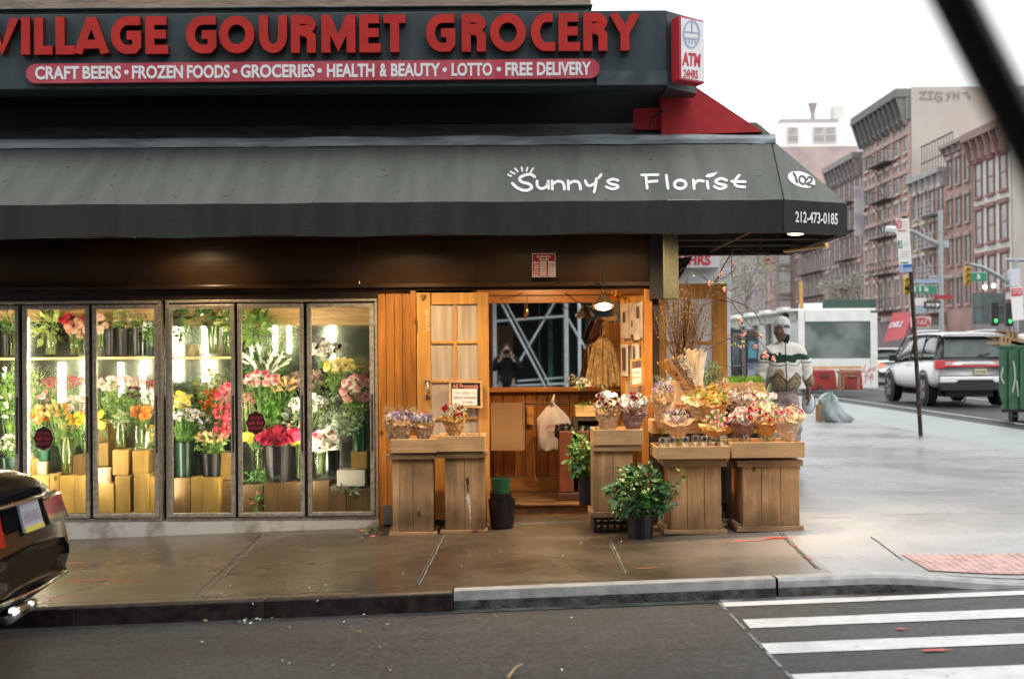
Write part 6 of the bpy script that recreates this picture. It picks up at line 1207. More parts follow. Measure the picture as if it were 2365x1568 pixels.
mb.build('twig', CH_BR, t)
for (x, y, n, s_) in ((1771,600,10,9), (1666,633,7,8), (1640,655,6,7), (1671,668,4,6), (1710,742,9,9), (1718,772,5,6), (1755,775,4,5), (1745,800,5,7), (1712,802,4,6), (1769,820,9,8), (1786,830,5,6), (1695,612,3,6), (1770,820,4,7), (1727,888,5,8)): blossom(t, x, y, d_, n, s_)
mb = MB()
for (x, y, n) in ((1775,608,8), (1664,640,8), (1715,752,7), (1752,770,6), (1700,800,8), (1645,640,7), (1756,612,5), (1728,790,7), (1685,650,6), (1610,630,4)): leaves(mb, at(x, y, d_), (.04,.03,.04), n, .035)
mb.build('young_leaf', LEAFM((.22,.27,.05)), t)
# herb and grass planters
F_('upright silvery rosemary standing before the pale door panes',1640,862,54,60,12.25,[('spray',SIL,DGR)],30,13,(1640,905),(SIL,150,9),group='green plants on the upper tier'); F_('dried brown filler between the rosemary and the grass',1668,895,30,40,12.0,[('spray',TAN,LPINK)],14,11,(1668,930),(TAN,40,7),group='green plants on the upper tier')
r = rect(1682, 882, 1764, 900, 12.52); mb = MB()
for _ in range(900): x = random.uniform(r[0], r[1]); y = random.uniform(.14, .32); h = random.uniform(.05, .085); l = random.gauss(0, .02); mb.add([(x-.003, y, r[3]-.02), (x+.003, y, r[3]-.02), (x+l, y+random.gauss(0, .01), r[3]-.02+h)], [(0, 1, 2)])
o = mb.build('wheatgrass', LEAFM((.16,.34,.04))); tag(o, 'bright green wheatgrass growing in the planter crate', 'grass', kind='stuff')
# small flowers in the booth
F_('white blossoms tucked behind the broom foot',1345,885,34,18,12.6,[('carnation',WHI,WHI)],8,11,(1345,900),(LGR,14,9),group='small flowers in the booth'); F_('reddish sprigs in the small pale crate in the booth',1365,935,60,10,12.8,[('spray',DKR,GRN)],9,11,(1365,945),(GRN,30,8),group='small flowers in the booth')
F_('orange and green flowers at the top right of the booth',1422,685,16,16,12.9,[('rose',ORA,YEL)],3,14,(1420,700),(LGR,20,12),group='small flowers in the booth',stems=False)
link('petals', bloom_mesh('rose', RED_, DKR), bpy.data.objects['rubber_rose'], at(1251, 970, 13.38), (1.3, 0, 0), .03)
# ---- potted plants
def pot_plant(label, cx, cy, w_, h_, d, n, size, pot, c1, c2, seedv):
    rnd = random.Random(seedv); c = at(cx, cy, d); rx, rz = sz(w_/2, d), sz(h_/2, d); r = rect(*pot, d); R = (r[1]-r[0])/2; pc = Vector(((r[0]+r[1])/2, d-CD, r[2])); t = thing('potted_plant', label, 'plant', pc, 'leafy plants in black pots')
    H = r[3]-r[2]; MB().lathe([(R*.84,0),(R*.98,H*.94),(R*1.03,H*.94),(R*1.03,H),(R*.95,H),(R*.9,H*.9),(.001,H*.9)], pc, 24).build('pot', BLB, t, smooth=False)
    for mi, (cc, k) in enumerate(((c1, n//2), (c2, n-n//2))):
        mb = MB()
        for _ in range(k):
            v = Vector((rnd.gauss(0, 1), rnd.gauss(0, 1), rnd.gauss(0, .9))).normalized(); q = rnd.uniform(.45, 1.0); lump = 1+.55*mnoise.noise((v.x*2.2+seedv, v.y*2.2, v.z*2.2))
            p = Vector((c.x+v.x*rx*q*lump, c.y+v.y*rx*.8*q, c.z+v.z*rz*q*lump)); d_ = (v*.7+Vector((rnd.uniform(-.5, .5), rnd.uniform(-.6, .1), rnd.uniform(-.7, .3)))).normalized(); up = Vector((v.x*.3, -.6+v.y*.3, .8)).normalized(); s_ = d_.cross(up).normalized(); nr = s_.cross(d_); L_ = size*rnd.uniform(.5, 1.45); W_ = L_*.62
            P = [p, p+d_*L_*.25+s_*W_*.42-nr*.003, p+d_*L_*.6+s_*W_*.45-nr*.008, p+d_*L_-nr*L_*.15, p+d_*L_*.6-s_*W_*.45-nr*.008, p+d_*L_*.25-s_*W_*.42-nr*.003, p+d_*L_*.3+nr*.004-nr*.01, p+d_*L_*.65-nr*.012-nr*.004]
            mb.add(P, [(0,1,6), (1,2,7,6), (2,3,7), (3,4,7), (4,5,6,7), (5,0,6)])
        mb.build('foliage', mat('glossy_leaf_%s' % (cc,), cc, rough=.32, var=.3, scale=10, coat=.15), t)
    mb = MB()
    for _ in range(26): v = Vector((rnd.uniform(-1, 1)*rx*.8, rnd.uniform(-1, 1)*rx*.5, rnd.uniform(-.2, .7)*rz)); b = Vector((pc.x+rnd.uniform(-.04, .04), pc.y, r[3]-.02)); mb.tube([b, b.lerp(c+v, .5)+Vector((v.x*.3, 0, .02)), c+v], .004, 4)
    mb.build('stem', LEAFM(STEM), t); return t, c
t, c = pot_plant('big glossy green plant in a black pot before the crates', 1480, 1138, 138, 112, 11.0, 620, .062, (1446,1186,1512,1243), (.02,.080,.015), (.05,.14,.025), 4)
mb = MB(); mb.tube([at(1530,1150,10.9), at(1550,1128,10.85), at(1572,1105,10.85)], .0022, 4)
for (x, y, s_) in ((1573,1092,.05), (1578,1105,.045), (1562,1120,.04), (1560,1135,.03), (1568,1138,.03), (1556,1148,.028), (1575,1112,.03)): leaves(mb, at(x, y, 10.85), (.004,.004,.004), 2, s_, shape=.75)
mb.build('trailing_shoot', LEAFM((.10,.22,.04)), t)
pot_plant('leafy plant in a dark pot behind the raised stand', 1341, 1050, 58, 92, 12.0, 210, .055, (1335,1098,1372,1165), (.06,.17,.03), (.11,.24,.05), 9)
# loose litter
mb = MB(); rl = random.Random(21)
for (x, y, n, s_, road) in ((1648/2365*1600*.0+840,1222,26,.035,0), (870,1235,8,.04,0), (640,1462,1,.05,1)): pass
def litter(mb, px, py, n, sp, size, road, m):
    for _ in range(n):
        p = ground(px+rl.gauss(0, sp), py+rl.gauss(0, sp*.25), -HK if road else 0); z = (zr(p.x) if road else gz(p.x))+.006; a = rl.uniform(0, 6.3); L_ = size*rl.uniform(.5, 1.3); u = Vector((math.cos(a), math.sin(a), 0)); v = Vector((-u.y, u.x, 0)); c = Vector((p.x, p.y, z))
        mb.add([c-u*L_/2, c+v*L_*.22+Vector((0,0,.006)), c+u*L_/2+Vector((0,0,rl.uniform(0,.012))), c-v*L_*.22], [(0,1,2,3)], m)
for a in ((845,1225,22,16,.06,0,0), (865,1238,8,14,.05,0,1), (470,1480,0,1,1,1,0), (395,1417,10,14,.05,1,0), (480,1430,10,12,.04,1,1), (500,1415,12,16,.05,1,0), (560,1432,6,18,.035,1,2), (620,1440,5,30,.03,1,2), (700,1450,14,200,.025,1,2), (500,1490,10,180,.03,1,0), (1000,1500,10,300,.022,1,2), (1050,1380,8,20,.03,1,2), (1150,1275,16,110,.025,0,1), (600,1310,18,250,.02,0,2), (1250,1170,16,40,.05,0,0), (830,1457,2,3,.05,1,0), (1400,1250,8,60,.02,0,2), (1160,1395,5,60,.03,1,2), (245,1402,4,20,.04,1,0), (1560,1364,3,5,.06,1,2), (1090,1425,2,10,.04,1,0), (860,1240,1,1,.07,0,3), (833,1228,2,2,.05,0,3)): litter(mb, *a)
o = mb.build('leaf_litter', [LEAFM((.12,.17,.03)), LEAFM((.25,.24,.08)), mat('paper_scrap', (.6,.6,.55)), mat('pink_petal', (.7,.1,.15))]); tag(o, 'scattered leaf scraps and petals over the pavement and gutter', 'litter', kind='stuff')
p0 = ground(1172, 1570, -HK); p1 = ground(1190, 1550, -HK); p2 = ground(1209, 1536, -HK)
o = MB().tube([p0+Vector((0,0,.01)), p1+Vector((0,0,.02)), p2+Vector((0,0,.01))], [.008,.006,.002], 6).build('twig', mat('pale_twig', (.42,.26,.12))); tag(o, 'short pale curved twig lying on the road at the bottom of the frame', 'twig')
# ================================================================== AVENUE BACKGROUND
ZG = gz(9)-HK
def hz(c, k):  # distance haze mixed straight into the base colour
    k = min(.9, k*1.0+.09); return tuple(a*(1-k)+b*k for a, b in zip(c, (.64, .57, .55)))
def brick(name, c, k, sc=1.0):
    if name in MATS: return MATS[name]
    m = bpy.data.materials.new(name); m.use_nodes = True; nt = m.node_tree; L = nt.links; b = nt.nodes['Principled BSDF']; b.inputs['Roughness'].default_value = .9
    tc = node(nt, 'ShaderNodeTexCoord'); sp = node(nt, 'ShaderNodeSeparateXYZ'); L.new(tc.outputs['Object'], sp.inputs[0]); ad = node(nt, 'ShaderNodeMath', operation='ADD'); L.new(sp.outputs[0], ad.inputs[0]); L.new(sp.outputs[1], ad.inputs[1])
    cb_ = node(nt, 'ShaderNodeCombineXYZ'); L.new(ad.outputs[0], cb_.inputs[0]); L.new(sp.outputs[2], cb_.inputs[1])
    br = node(nt, 'ShaderNodeTexBrick', Scale=2.2*sc); L.new(cb_.outputs[0], br.inputs['Vector'])
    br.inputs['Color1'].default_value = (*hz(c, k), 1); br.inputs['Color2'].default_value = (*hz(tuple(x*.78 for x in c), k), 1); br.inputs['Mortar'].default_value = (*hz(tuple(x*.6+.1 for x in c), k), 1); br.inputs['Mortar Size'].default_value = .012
    nz = node(nt, 'ShaderNodeTexNoise', Scale=.35, Detail=6.0); L.new(tc.outputs['Object'], nz.inputs['Vector']); mr = node(nt, 'ShaderNodeMapRange'); mr.inputs[1].default_value = .3; mr.inputs[2].default_value = .7; mr.inputs[3].default_value = .75; mr.inputs[4].default_value = 1.15; L.new(nz.outputs['Fac'], mr.inputs[0])
    hv = node(nt, 'ShaderNodeHueSaturation'); L.new(br.outputs['Color'], hv.inputs['Color']); L.new(mr.outputs[0], hv.inputs['Value']); L.new(hv.outputs[0], b.inputs['Base Color']); MATS[name] = m; return m
def wmesh(key, w_, h_, trim, pane, face='X', lintel=True, bars=True):
    """window: frame, sash bars and pane; faces -X (or -Y)"""
    mb = MB(); f = .09
    mb.box(-.04, .1, -w_/2, w_/2, 0, h_, 1)
    for (a, b, c_, d_) in ((-w_/2-f, -w_/2, -f, h_+f), (w_/2, w_/2+f, -f, h_+f), (-w_/2, w_/2, -f, 0), (-w_/2, w_/2, h_, h_+f)): mb.box(-.12, .1, a, b, c_, d_, 0)
    if bars: mb.box(-.08, .1, -w_/2, w_/2, h_/2-.04, h_/2+.04, 0)
    if lintel: mb.box(-.22, .1, -w_/2-.25, w_/2+.25, h_+f, h_+f+.28, 2); mb.box(-.2, .1, -w_/2-.2, w_/2+.2, -f-.14, -f, 2)
    if face == 'Y': mb.v = [(y, x, z) for x, y, z in mb.v]
    return mb.mesh('window', [trim, pane[0] if isinstance(pane, tuple) else pane, pane[1] if isinstance(pane, tuple) else trim])
def building(label, xf, d0, d1, H, wallm, trimm, panem, lintm, cols, rows, wsize=(1.1, 1.9), gf=4.2, depth=16, cornice=None, shop_m=None, win=True, fe=None, w0=None):
    """street front in the plane X=xf between camera depths d0 (near) and d1 (far), facing the avenue"""
    y0, y1 = d0-CD, d1-CD; t = thing('brick_building' if 'brick' in label else 'street_building', label, 'building', (xf, (y0+y1)/2, ZG)); MB().box(xf, xf+depth, y0+.02, y1-.02, ZG, H).build('wall', wallm, t)
    if cornice:
        cm, ch, cp = cornice; mb = MB(); mb.box(xf-cp, xf+.3, y0, y1, H-ch*.25, H+.1); mb.box(xf-cp*.35, xf+.0, y0+.05, y1-.05, H-ch, H-ch*.25)
        n = max(3, int((y1-y0)/1.4))
        for i in range(n+1): y = y0+.15+(y1-y0-.5)*i/n; mb.hexa([(xf-cp*.4, y, H-ch*1.15), (xf-.02, y, H-ch*1.15), (xf-.02, y+.22, H-ch*1.15), (xf-cp*.4, y+.22, H-ch*1.15), (xf-cp*.95, y, H-ch*.26), (xf-.02, y, H-ch*.26), (xf-.02, y+.22, H-ch*.26), (xf-cp*.95, y+.22, H-ch*.26)])
        mb.build('cornice', cm, t)
    if shop_m: MB().box(xf-.15, xf, y0+.3, y1-.3, ZG, ZG+gf-.5).build('shopfront', shop_m, t); MB().box(xf-.3, xf, y0+.1, y1-.1, ZG+gf-.5, ZG+gf-.1).build('shop_band', trimm, t)
    if win:
        fh = (H-(cornice[1] if cornice else .6)-ZG-gf)/rows; me = wmesh('w', wsize[0], min(wsize[1], fh*.68), trimm, (panem, lintm))
        for r_ in range(rows):
            for c_ in range(cols): link('window', me, t, (xf, y0+(y1-y0)*(c_+.5)/cols, ZG+gf+fh*(r_+.22)))
        if fe:
            mb = MB(); ya = y0+(y1-y0)*fe[0]; yb = y0+(y1-y0)*fe[1]
            for r_ in range(rows):
                z = ZG+gf+fh*(r_+.12); mb.box(xf-1.0, xf-.02, ya, yb, z-.05, z)
                for zz in (.35, .7, 1.0): mb.box(xf-1.02, xf-.98, ya, yb, z+zz-.02, z+zz+.02)
                for k in range(7): y = ya+(yb-ya)*k/6; mb.box(xf-1.02, xf-.98, y-.02, y+.02, z, z+1.0)
                for yy in (ya, yb-.04): mb.box(xf-1.0, xf-.02, yy, yy+.04, z+.97, z+1.02)
                if r_ < rows-1:
                    for q in (.55, .95): mb.tube([(xf-q, ya+.4, z), (xf-q, yb-.5, z+fh)], .035, 4)
            mb.build('fire_escape', fe[2], t)
    return t
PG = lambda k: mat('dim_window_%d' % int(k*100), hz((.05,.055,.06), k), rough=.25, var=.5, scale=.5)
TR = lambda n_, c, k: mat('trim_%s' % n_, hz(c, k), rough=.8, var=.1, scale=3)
IRON = mat('grey_ironwork', (.10,.10,.10), rough=.7); IRONL = mat('pale_ironwork', (.50,.51,.52), rough=.6)
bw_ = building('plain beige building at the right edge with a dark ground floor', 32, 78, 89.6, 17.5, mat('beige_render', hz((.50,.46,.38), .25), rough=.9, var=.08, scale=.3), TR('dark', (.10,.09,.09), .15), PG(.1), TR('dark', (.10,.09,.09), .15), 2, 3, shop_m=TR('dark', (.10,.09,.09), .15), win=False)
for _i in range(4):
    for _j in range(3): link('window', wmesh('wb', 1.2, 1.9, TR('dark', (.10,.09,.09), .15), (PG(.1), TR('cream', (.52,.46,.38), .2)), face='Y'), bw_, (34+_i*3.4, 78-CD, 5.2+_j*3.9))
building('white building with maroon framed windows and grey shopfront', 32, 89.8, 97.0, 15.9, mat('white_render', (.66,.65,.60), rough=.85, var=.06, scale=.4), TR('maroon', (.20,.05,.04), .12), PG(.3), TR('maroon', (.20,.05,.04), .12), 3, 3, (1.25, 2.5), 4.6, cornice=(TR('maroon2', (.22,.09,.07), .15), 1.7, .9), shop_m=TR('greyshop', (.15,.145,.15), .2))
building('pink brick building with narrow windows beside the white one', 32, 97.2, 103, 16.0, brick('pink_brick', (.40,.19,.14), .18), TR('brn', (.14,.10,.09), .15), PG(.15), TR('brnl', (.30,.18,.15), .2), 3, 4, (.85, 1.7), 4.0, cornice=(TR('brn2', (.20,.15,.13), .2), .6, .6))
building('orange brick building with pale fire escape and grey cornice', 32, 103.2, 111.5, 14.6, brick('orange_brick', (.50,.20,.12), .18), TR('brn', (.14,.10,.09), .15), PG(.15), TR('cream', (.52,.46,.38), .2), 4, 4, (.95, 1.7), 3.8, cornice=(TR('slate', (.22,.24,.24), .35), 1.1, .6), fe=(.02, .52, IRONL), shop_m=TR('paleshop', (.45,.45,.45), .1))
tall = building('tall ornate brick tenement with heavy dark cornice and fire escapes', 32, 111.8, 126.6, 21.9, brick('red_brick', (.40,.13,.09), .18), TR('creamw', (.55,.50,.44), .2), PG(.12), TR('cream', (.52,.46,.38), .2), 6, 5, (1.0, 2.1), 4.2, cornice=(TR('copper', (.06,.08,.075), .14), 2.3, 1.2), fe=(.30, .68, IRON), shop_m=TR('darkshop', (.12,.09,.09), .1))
MB().box(32.0, 46, 99.3, 99.4, 8, 22.1).build('side_wall', mat('stained_side_wall', hz((.44,.41,.34), .28), rough=.9, c2=hz((.34,.31,.26), .28), scale=.25), tall)
mb = MB()
for z_ in (8.3, 12.0, 15.4, 18.4): mb.box(31.78, 32.0, 99.5, 114.1, z_, z_+.35)
for yy in (99.45, 104.2, 109.3, 113.6): mb.box(31.85, 32.0, yy, yy+.5, 4.3, 19.3)
mb.build('stone_band', TR('band', (.42,.24,.19), .2), tall)
mb = MB(); PW = (0, 99.28, 0)
for pl in (((2124,214),(2138,213),(2125,229),(2140,229)), ((2149,213),(2149,229)), ((2144,213),(2155,213)), ((2144,230),(2155,229)), ((2176,216),(2163,214),(2160,226),(2166,235),(2176,232),(2174,225),(2167,225)), ((2196,214),(2186,218),(2194,223),(2186,232)), ((2203,213),(2203,231)), ((2214,213),(2214,231)), ((2203,221),(2214,221)), ((2224,216),(2234,214),(2240,228))): stroke_on(mb, pl, 3.2, PW, NN, off=.05, sm=False)
mb.build('graffiti', TR('graf', (.06,.06,.06), .25), tall)
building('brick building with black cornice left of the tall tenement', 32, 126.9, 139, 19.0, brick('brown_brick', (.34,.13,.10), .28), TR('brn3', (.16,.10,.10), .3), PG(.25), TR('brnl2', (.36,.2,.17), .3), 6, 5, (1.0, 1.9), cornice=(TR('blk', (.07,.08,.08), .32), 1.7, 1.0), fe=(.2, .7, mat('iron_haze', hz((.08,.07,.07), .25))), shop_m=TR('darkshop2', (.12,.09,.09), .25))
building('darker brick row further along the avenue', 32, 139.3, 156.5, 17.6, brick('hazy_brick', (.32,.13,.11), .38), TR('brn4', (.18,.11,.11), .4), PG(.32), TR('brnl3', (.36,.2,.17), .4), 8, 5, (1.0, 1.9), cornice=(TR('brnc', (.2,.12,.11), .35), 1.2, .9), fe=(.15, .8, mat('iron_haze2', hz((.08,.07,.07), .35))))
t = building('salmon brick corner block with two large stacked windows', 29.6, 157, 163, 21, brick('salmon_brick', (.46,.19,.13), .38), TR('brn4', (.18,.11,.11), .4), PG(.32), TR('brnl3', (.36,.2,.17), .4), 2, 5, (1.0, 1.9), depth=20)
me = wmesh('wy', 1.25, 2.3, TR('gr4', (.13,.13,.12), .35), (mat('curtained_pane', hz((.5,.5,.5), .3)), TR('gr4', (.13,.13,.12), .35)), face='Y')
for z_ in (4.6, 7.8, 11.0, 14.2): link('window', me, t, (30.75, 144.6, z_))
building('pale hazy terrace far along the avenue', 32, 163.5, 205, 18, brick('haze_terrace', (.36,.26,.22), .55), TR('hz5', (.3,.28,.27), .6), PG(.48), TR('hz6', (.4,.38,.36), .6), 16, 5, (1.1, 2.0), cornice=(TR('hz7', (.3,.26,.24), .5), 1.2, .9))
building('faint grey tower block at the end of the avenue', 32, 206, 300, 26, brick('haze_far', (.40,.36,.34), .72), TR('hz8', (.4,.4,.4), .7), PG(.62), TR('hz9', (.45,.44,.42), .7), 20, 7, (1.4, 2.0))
bb_ = thing('brick_building', 'large flat brick block with white rooftop penthouse behind the terrace', 'building', (41, 178, ZG)); MB().box(34.0, 48.6, 177.6, 192, ZG, 28.6).build('wall', brick('back_brick', (.33,.17,.14), .45), bb_)
MB().box(34.6, 48.0, 179, 191, 28.6, 32.0).build('penthouse', mat('white_penthouse', (.80,.80,.80), rough=.8), bb_); MB().box(37.4, 45.2, 180, 190, 32.0, 32.7).build('roof', TR('roofd', (.14,.14,.14), .4), bb_)
MB().lathe([(.35,0),(.3,1.2),(.55,2.2),(.7,2.6)], (42.4,183,32.7), 10).build('chimney', TR('roofd', (.14,.14,.14), .4), bb_); MB().box(44.8, 46.3, 181, 183, 32.0, 34.6).build('lift_housing', mat('pale_housing', (.66,.66,.62)), bb_)
me = wmesh('wp', 1.3, 1.9, mat('pale_housing', (.66,.66,.62)), (PG(.5), mat('pale_housing', (.66,.66,.62))), face='Y', lintel=False)
for x in (38.8, 42.3, 43.9): link('window', me, bb_, (x, 178.95, 29.4))
for x in (40.6, 44.3): link('window', me, bb_, (x, 177.55, 22.4))
bt = thing('street_building', 'white slab building left of the tall tenement roofline', 'building', (50, 160, ZG)); MB().box(44.0, 60, 150, 165, ZG, 27.0).build('wall', mat('white_slab', (.64,.65,.64), rough=.9), bt)
t = thing('billboard', 'pale printed billboard above the lower roof left of the tenement', 'billboard', at(1995, 440, 128)); mb = MB(); r = rect(1983, 430, 2002, 545, 126.0); mb.box(31.0, 32.3, 126.0-CD, 126.2-CD, r[2], r[3]); mb.build('panel', mat('billboard_print', (.62,.60,.60), c2=(.45,.42,.48), scale=.8, clamp=(.45,.55)), t)
# rooftop railing above the orange brick house
t = thing('roof_railing', 'dark railing fence on the roof of the orange brick building', 'railing', (33, 95, 14.7)); mb = MB()
for i in range(12): y = 91+i*.7; mb.box(32.6, 32.64, y, y+.05, 14.7, 17.3)
mb.box(32.58, 32.66, 91, 98.9, 17.2, 17.3); mb.box(32.58, 32.66, 91, 98.9, 15.9, 15.98); mb.build('rails', IRON, t)
# trees with the haze mixed into their colours
def tree(label, x, y, H, R, c, sd):
    rnd = random.Random(sd); t = thing('street_tree', label, 'tree', (x, y, ZG), 'trees along the avenue'); mb = MB(); mb.tube([(x,y,ZG),(x+.1,y,ZG+H*.4),(x-.1,y,ZG+H*.8)], [.16,.12,.05], 6); tips = []
    for i in range(26): a = rnd.uniform(0, 6.3); z_ = ZG+H*rnd.uniform(.3, .7); L_ = R*rnd.uniform(.6, 1.1); e = Vector((x+L_*math.cos(a), y+L_*math.sin(a), z_+R*rnd.uniform(.5, 1.4))); mb.tube([(x, y, z_), Vector((x, y, z_)).lerp(e, .5)+Vector((0, 0, .2)), e], [.05,.03,.012], 4, cap=False); tips.append(e)
    mb.build('trunk', mat('hazy_bark', hz((.12,.09,.07), .3)), t); mb = MB()
    for e in tips: leaves(mb, e, (R*.35, R*.35, R*.3), 55, .32, rnd=rnd)
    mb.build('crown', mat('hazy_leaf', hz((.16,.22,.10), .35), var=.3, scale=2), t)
tree('budding greenish tree beyond the striped shed, left of the salmon block', 23.5, 127, 12, 3.2, None, 1); tree('second faint tree further down the avenue', 26.0, 165, 13, 3.6, None, 2); tree('thin pale tree close to the red shop awning', 27, 102, 7, 1.6, None, 3)
# street level: red awning shop, red sign letters
RW = mat('hazy_red_canvas', (.56,.07,.08), rough=.7, var=.1)
t = thing('shop_awning', 'red shop awning with white lettering across the avenue', 'awning', at(2075, 750, 100)); P_ = [at(2062,722,108), at(2108,722,92), at(2086,782,92), at(2040,790,108)]; mb = MB(); mb.poly(P_); mb.poly([at(2108,722,92), at(2108,745,92), at(2086,782,92)]); mb.build('canvas', RW, t)
Nq = (P_[1]-P_[0]).cross(P_[3]-P_[0]).normalized(); mb = MB(); text_on(mb, 'DELI', [(2062,746),(2090,742),(2055,758),(2084,755)], P_[0], Nq, off=.1, bold=.04); mb.build('awning_words', WH, t)
t = thing('shop_sign', 'red and white shop sign right of the red awning across the avenue', 'sign', at(2125, 745, 90)); mb = MB(); bx(mb, 2106, 732, 2150, 756, 90, .3); mb.build('panel', mat('white_paper', (.78,.76,.72)), t); mb = MB(); text_on(mb, 'PIZZA', boxq(2107, 734, 2149, 754), at(2125,745,90), NN, off=.1, bold=.05); mb.build('red_words', RW, t)
t = thing('shop_sign', 'small white and blue shop panels above the red sign', 'sign', at(2120, 700, 92)); mb = MB(); bx(mb, 2108, 688, 2140, 706, 92, .3); mb.build('panel', mat('white_paper', (.78,.76,.72)), t); mb = MB(); bx(mb, 2104, 708, 2138, 724, 92, .3); mb.build('lower_panel', mat('hazy_blue', (.35,.45,.5)), t)
t = thing('shop_sign', 'dark shop sign with pink letters left of the red awning', 'sign', at(2030, 735, 118)); mb = MB(); bx(mb, 2008, 724, 2034, 742, 118, .3); mb.build('panel', mat('dark_sign', (.06,.03,.04)), t); mb = MB(); text_on(mb, 'CAFE', boxq(2010, 729, 2032, 738), at(2020,735,118), NN, off=.1, bold=.03); mb.build('pink_words', mat('pink_sign', (.8,.4,.4)), t)
for i, (x, y) in enumerate(((2275,663),(2295,660))):
    c = at(x, y, 88); t = thing('shop_lamp', ['left round lamp over the grey shopfront', 'right round lamp over the grey shopfront'][i], 'lamp', c, 'lamps over the grey shopfront'); MB().ball(c, .16, n=8, k=6).build('globe', mat('lamp_globe', (1,1,1), emit=(1,.85,.65), estr=1.6), t)
t = thing('shop_window', 'large dim shop window with grey mullions under the white building', 'window', at(2285, 710, 88)); mb = MB(); bx(mb, 2247, 676, 2322, 748, 89, .2); mb.build('glass', mat('teal_dim_glass', (.16,.20,.20), rough=.2, var=.3, scale=.6), t)
mb = MB()
for x in (2246, 2272, 2297, 2321): bx(mb, x, 676, x+2, 748, 88.8, .15)
bx(mb, 2246, 704, 2323, 706, 88.75, .1); mb.build('mullion', mat('greyshop_frame', (.2,.2,.21)), t)

# ---- poles, signs and signals
POLE = mat('galvanised_pole', (.36,.38,.39), rough=.5, metal=.4, var=.1)
GS = mat('street_sign_green', (.02,.22,.12), rough=.4)
b0 = ground(2127, 1007); t = thing('sign_post', 'leaning rusty dark post carrying bus and parking signs', 'sign post', b0); d0 = b0.y+CD; pt = at(2088, 500, d0)
MB().tube([b0-Vector((0,0,.05)), at(2104, 630, d0), pt], .034, 8).build('post', mat('rusty_post', (.14,.10,.06), rough=.55, c2=(.03,.017,.013), scale=9, metal=.3, clamp=(.5,.75), stretch=(2,2,.8)), t)
PS2 = Vector((0, d0-CD-.05, 0))
def pan(pts, m_, nm, P=PS2, off=0, th=.004): mb = MB(); mb.prism([proj(*p, P, NN)+NN*off for p in pts], (0, th, 0)); return mb.build(nm, m_, t)
pan([(2068,505),(2099,505),(2107,627),(2078,630)], WH, 'bus_sign'); pan([(2078,611),(2106,610),(2107,628),(2079,630)], mat('pale_blue_panel', (.35,.45,.68)), 'blue_panel', off=.006); pan([(2086,611),(2106,610),(2106.5,617),(2086.5,618)], mat('sign_blue', (.03,.14,.42)), 'blue_band', off=.012)
pan([(2074,556),(2083,556),(2084,573),(2075,573)], GS, 'green_badge', off=.006); pan([(2074,532),(2093,532),(2093.5,534),(2074.5,534.5)], RT, 'red_line', off=.006); pan([(2080,606),(2098,605),(2098,608),(2080,608.5)], GS, 'green_line', off=.006)
mb = MB(); stroke_on(mb, [(2071,510),(2080,509.5),(2081,521),(2080,526),(2072,527),(2070.5,518)], 1.8, PS2, NN, off=.012, closed=True); stroke_on(mb, [(2079,514),(2074,514),(2074,522),(2079,522)], 1.8, PS2, NN, off=.013); mb.build('red_badge', RT, t)
mb = MB(); text_on(mb, '2', boxq(2076,558,2082,570), PS2, NN, off=.012, bold=.03); mb.build('number', WH, t)
mb = MB()
for i, (y, x0, x1) in enumerate(((511,2084,2096),(517,2084,2097),(524,2084,2095),(560,2087,2100),(566,2087,2098),(580,2080,2100),(586,2080,2096),(592,2080,2101),(621,2085,2104),(625,2086,2102))): text_on(mb, ('PARKING','NO','STOP','BUS','STOP','7AM','4PM','MON','8512','MTA')[i], boxq(x0,y,x1,y+2.6), PS2, NN, off=.012)
mb.build('small_print', mat('faint_grey_print', (.5,.55,.52)), t)
def pole(name_, label, px, y0, y1, d, r_, extra=None): t = thing(name_, label, 'pole', at(px, y1, d)); MB().tube([at(px, y0, d), at(px+(y1-y0)*.01, y1, d)], r_, 8).build('post', POLE, t); return t
t = pole('street_lamp', 'tall grey lamp pole with curved arm behind the sign post', 2172, 486, 850, 62, .11); mb = MB(); mb.tube([at(2170,565,62), at(2140,552,62), at(2110,535,62), at(2085,531,62)], [.1,.09,.08,.07], 6); mb.build('arm', POLE, t); MB().tube([at(2046,529,62), at(2078,533,62)], [.14,.2], 6).build('lamp_head', mat('lamp_head_grey', (.6,.62,.64)), t)
mb = MB(); bx(mb, 2180, 555, 2192, 572, 62, .3); mb.build('camera_box', POLE, t); mb = MB(); bx(mb, 2150, 636, 2200, 641, 62, .2); mb.build('bracket_box', POLE, t)
def signal(label, cx, cy, d, hgt=36, ang=0):
    t = thing('traffic_light', label, 'traffic light', at(cx, cy, d), 'yellow traffic signals'); R = sz(hgt/6, d); c = at(cx, cy, d); MB().box(c.x-R*.95, c.x+R*.95, c.y, c.y+R*1.2, c.z-R*3.1, c.z+R*3.1).build('housing', mat('signal_yellow', (.58,.38,.05), rough=.5), t, bevel=.02)
    for k in (-2, 0, 2): mb = MB(); mb.lathe([(R*.8,0),(R*.8,-R*.7)], (0,0,0), 10); mb.v = [(c.x+x, c.y+z, c.z+k*R+y) for x, y, z in mb.v]; mb.build('hood', mat('signal_yellow', (.58,.38,.05)), t); MB().ball(c+Vector((0,-.01,k*R)), R*.6, R*.15, R*.6, 8, 5).build('lens', mat('dark_lens', (.25,.14,.04), rough=.3), t)
signal('yellow traffic signal partly behind the rusty sign post', 2095, 660, 55, 40); signal('yellow traffic signal hanging from the curved arm', 2235, 637, 58, 42)
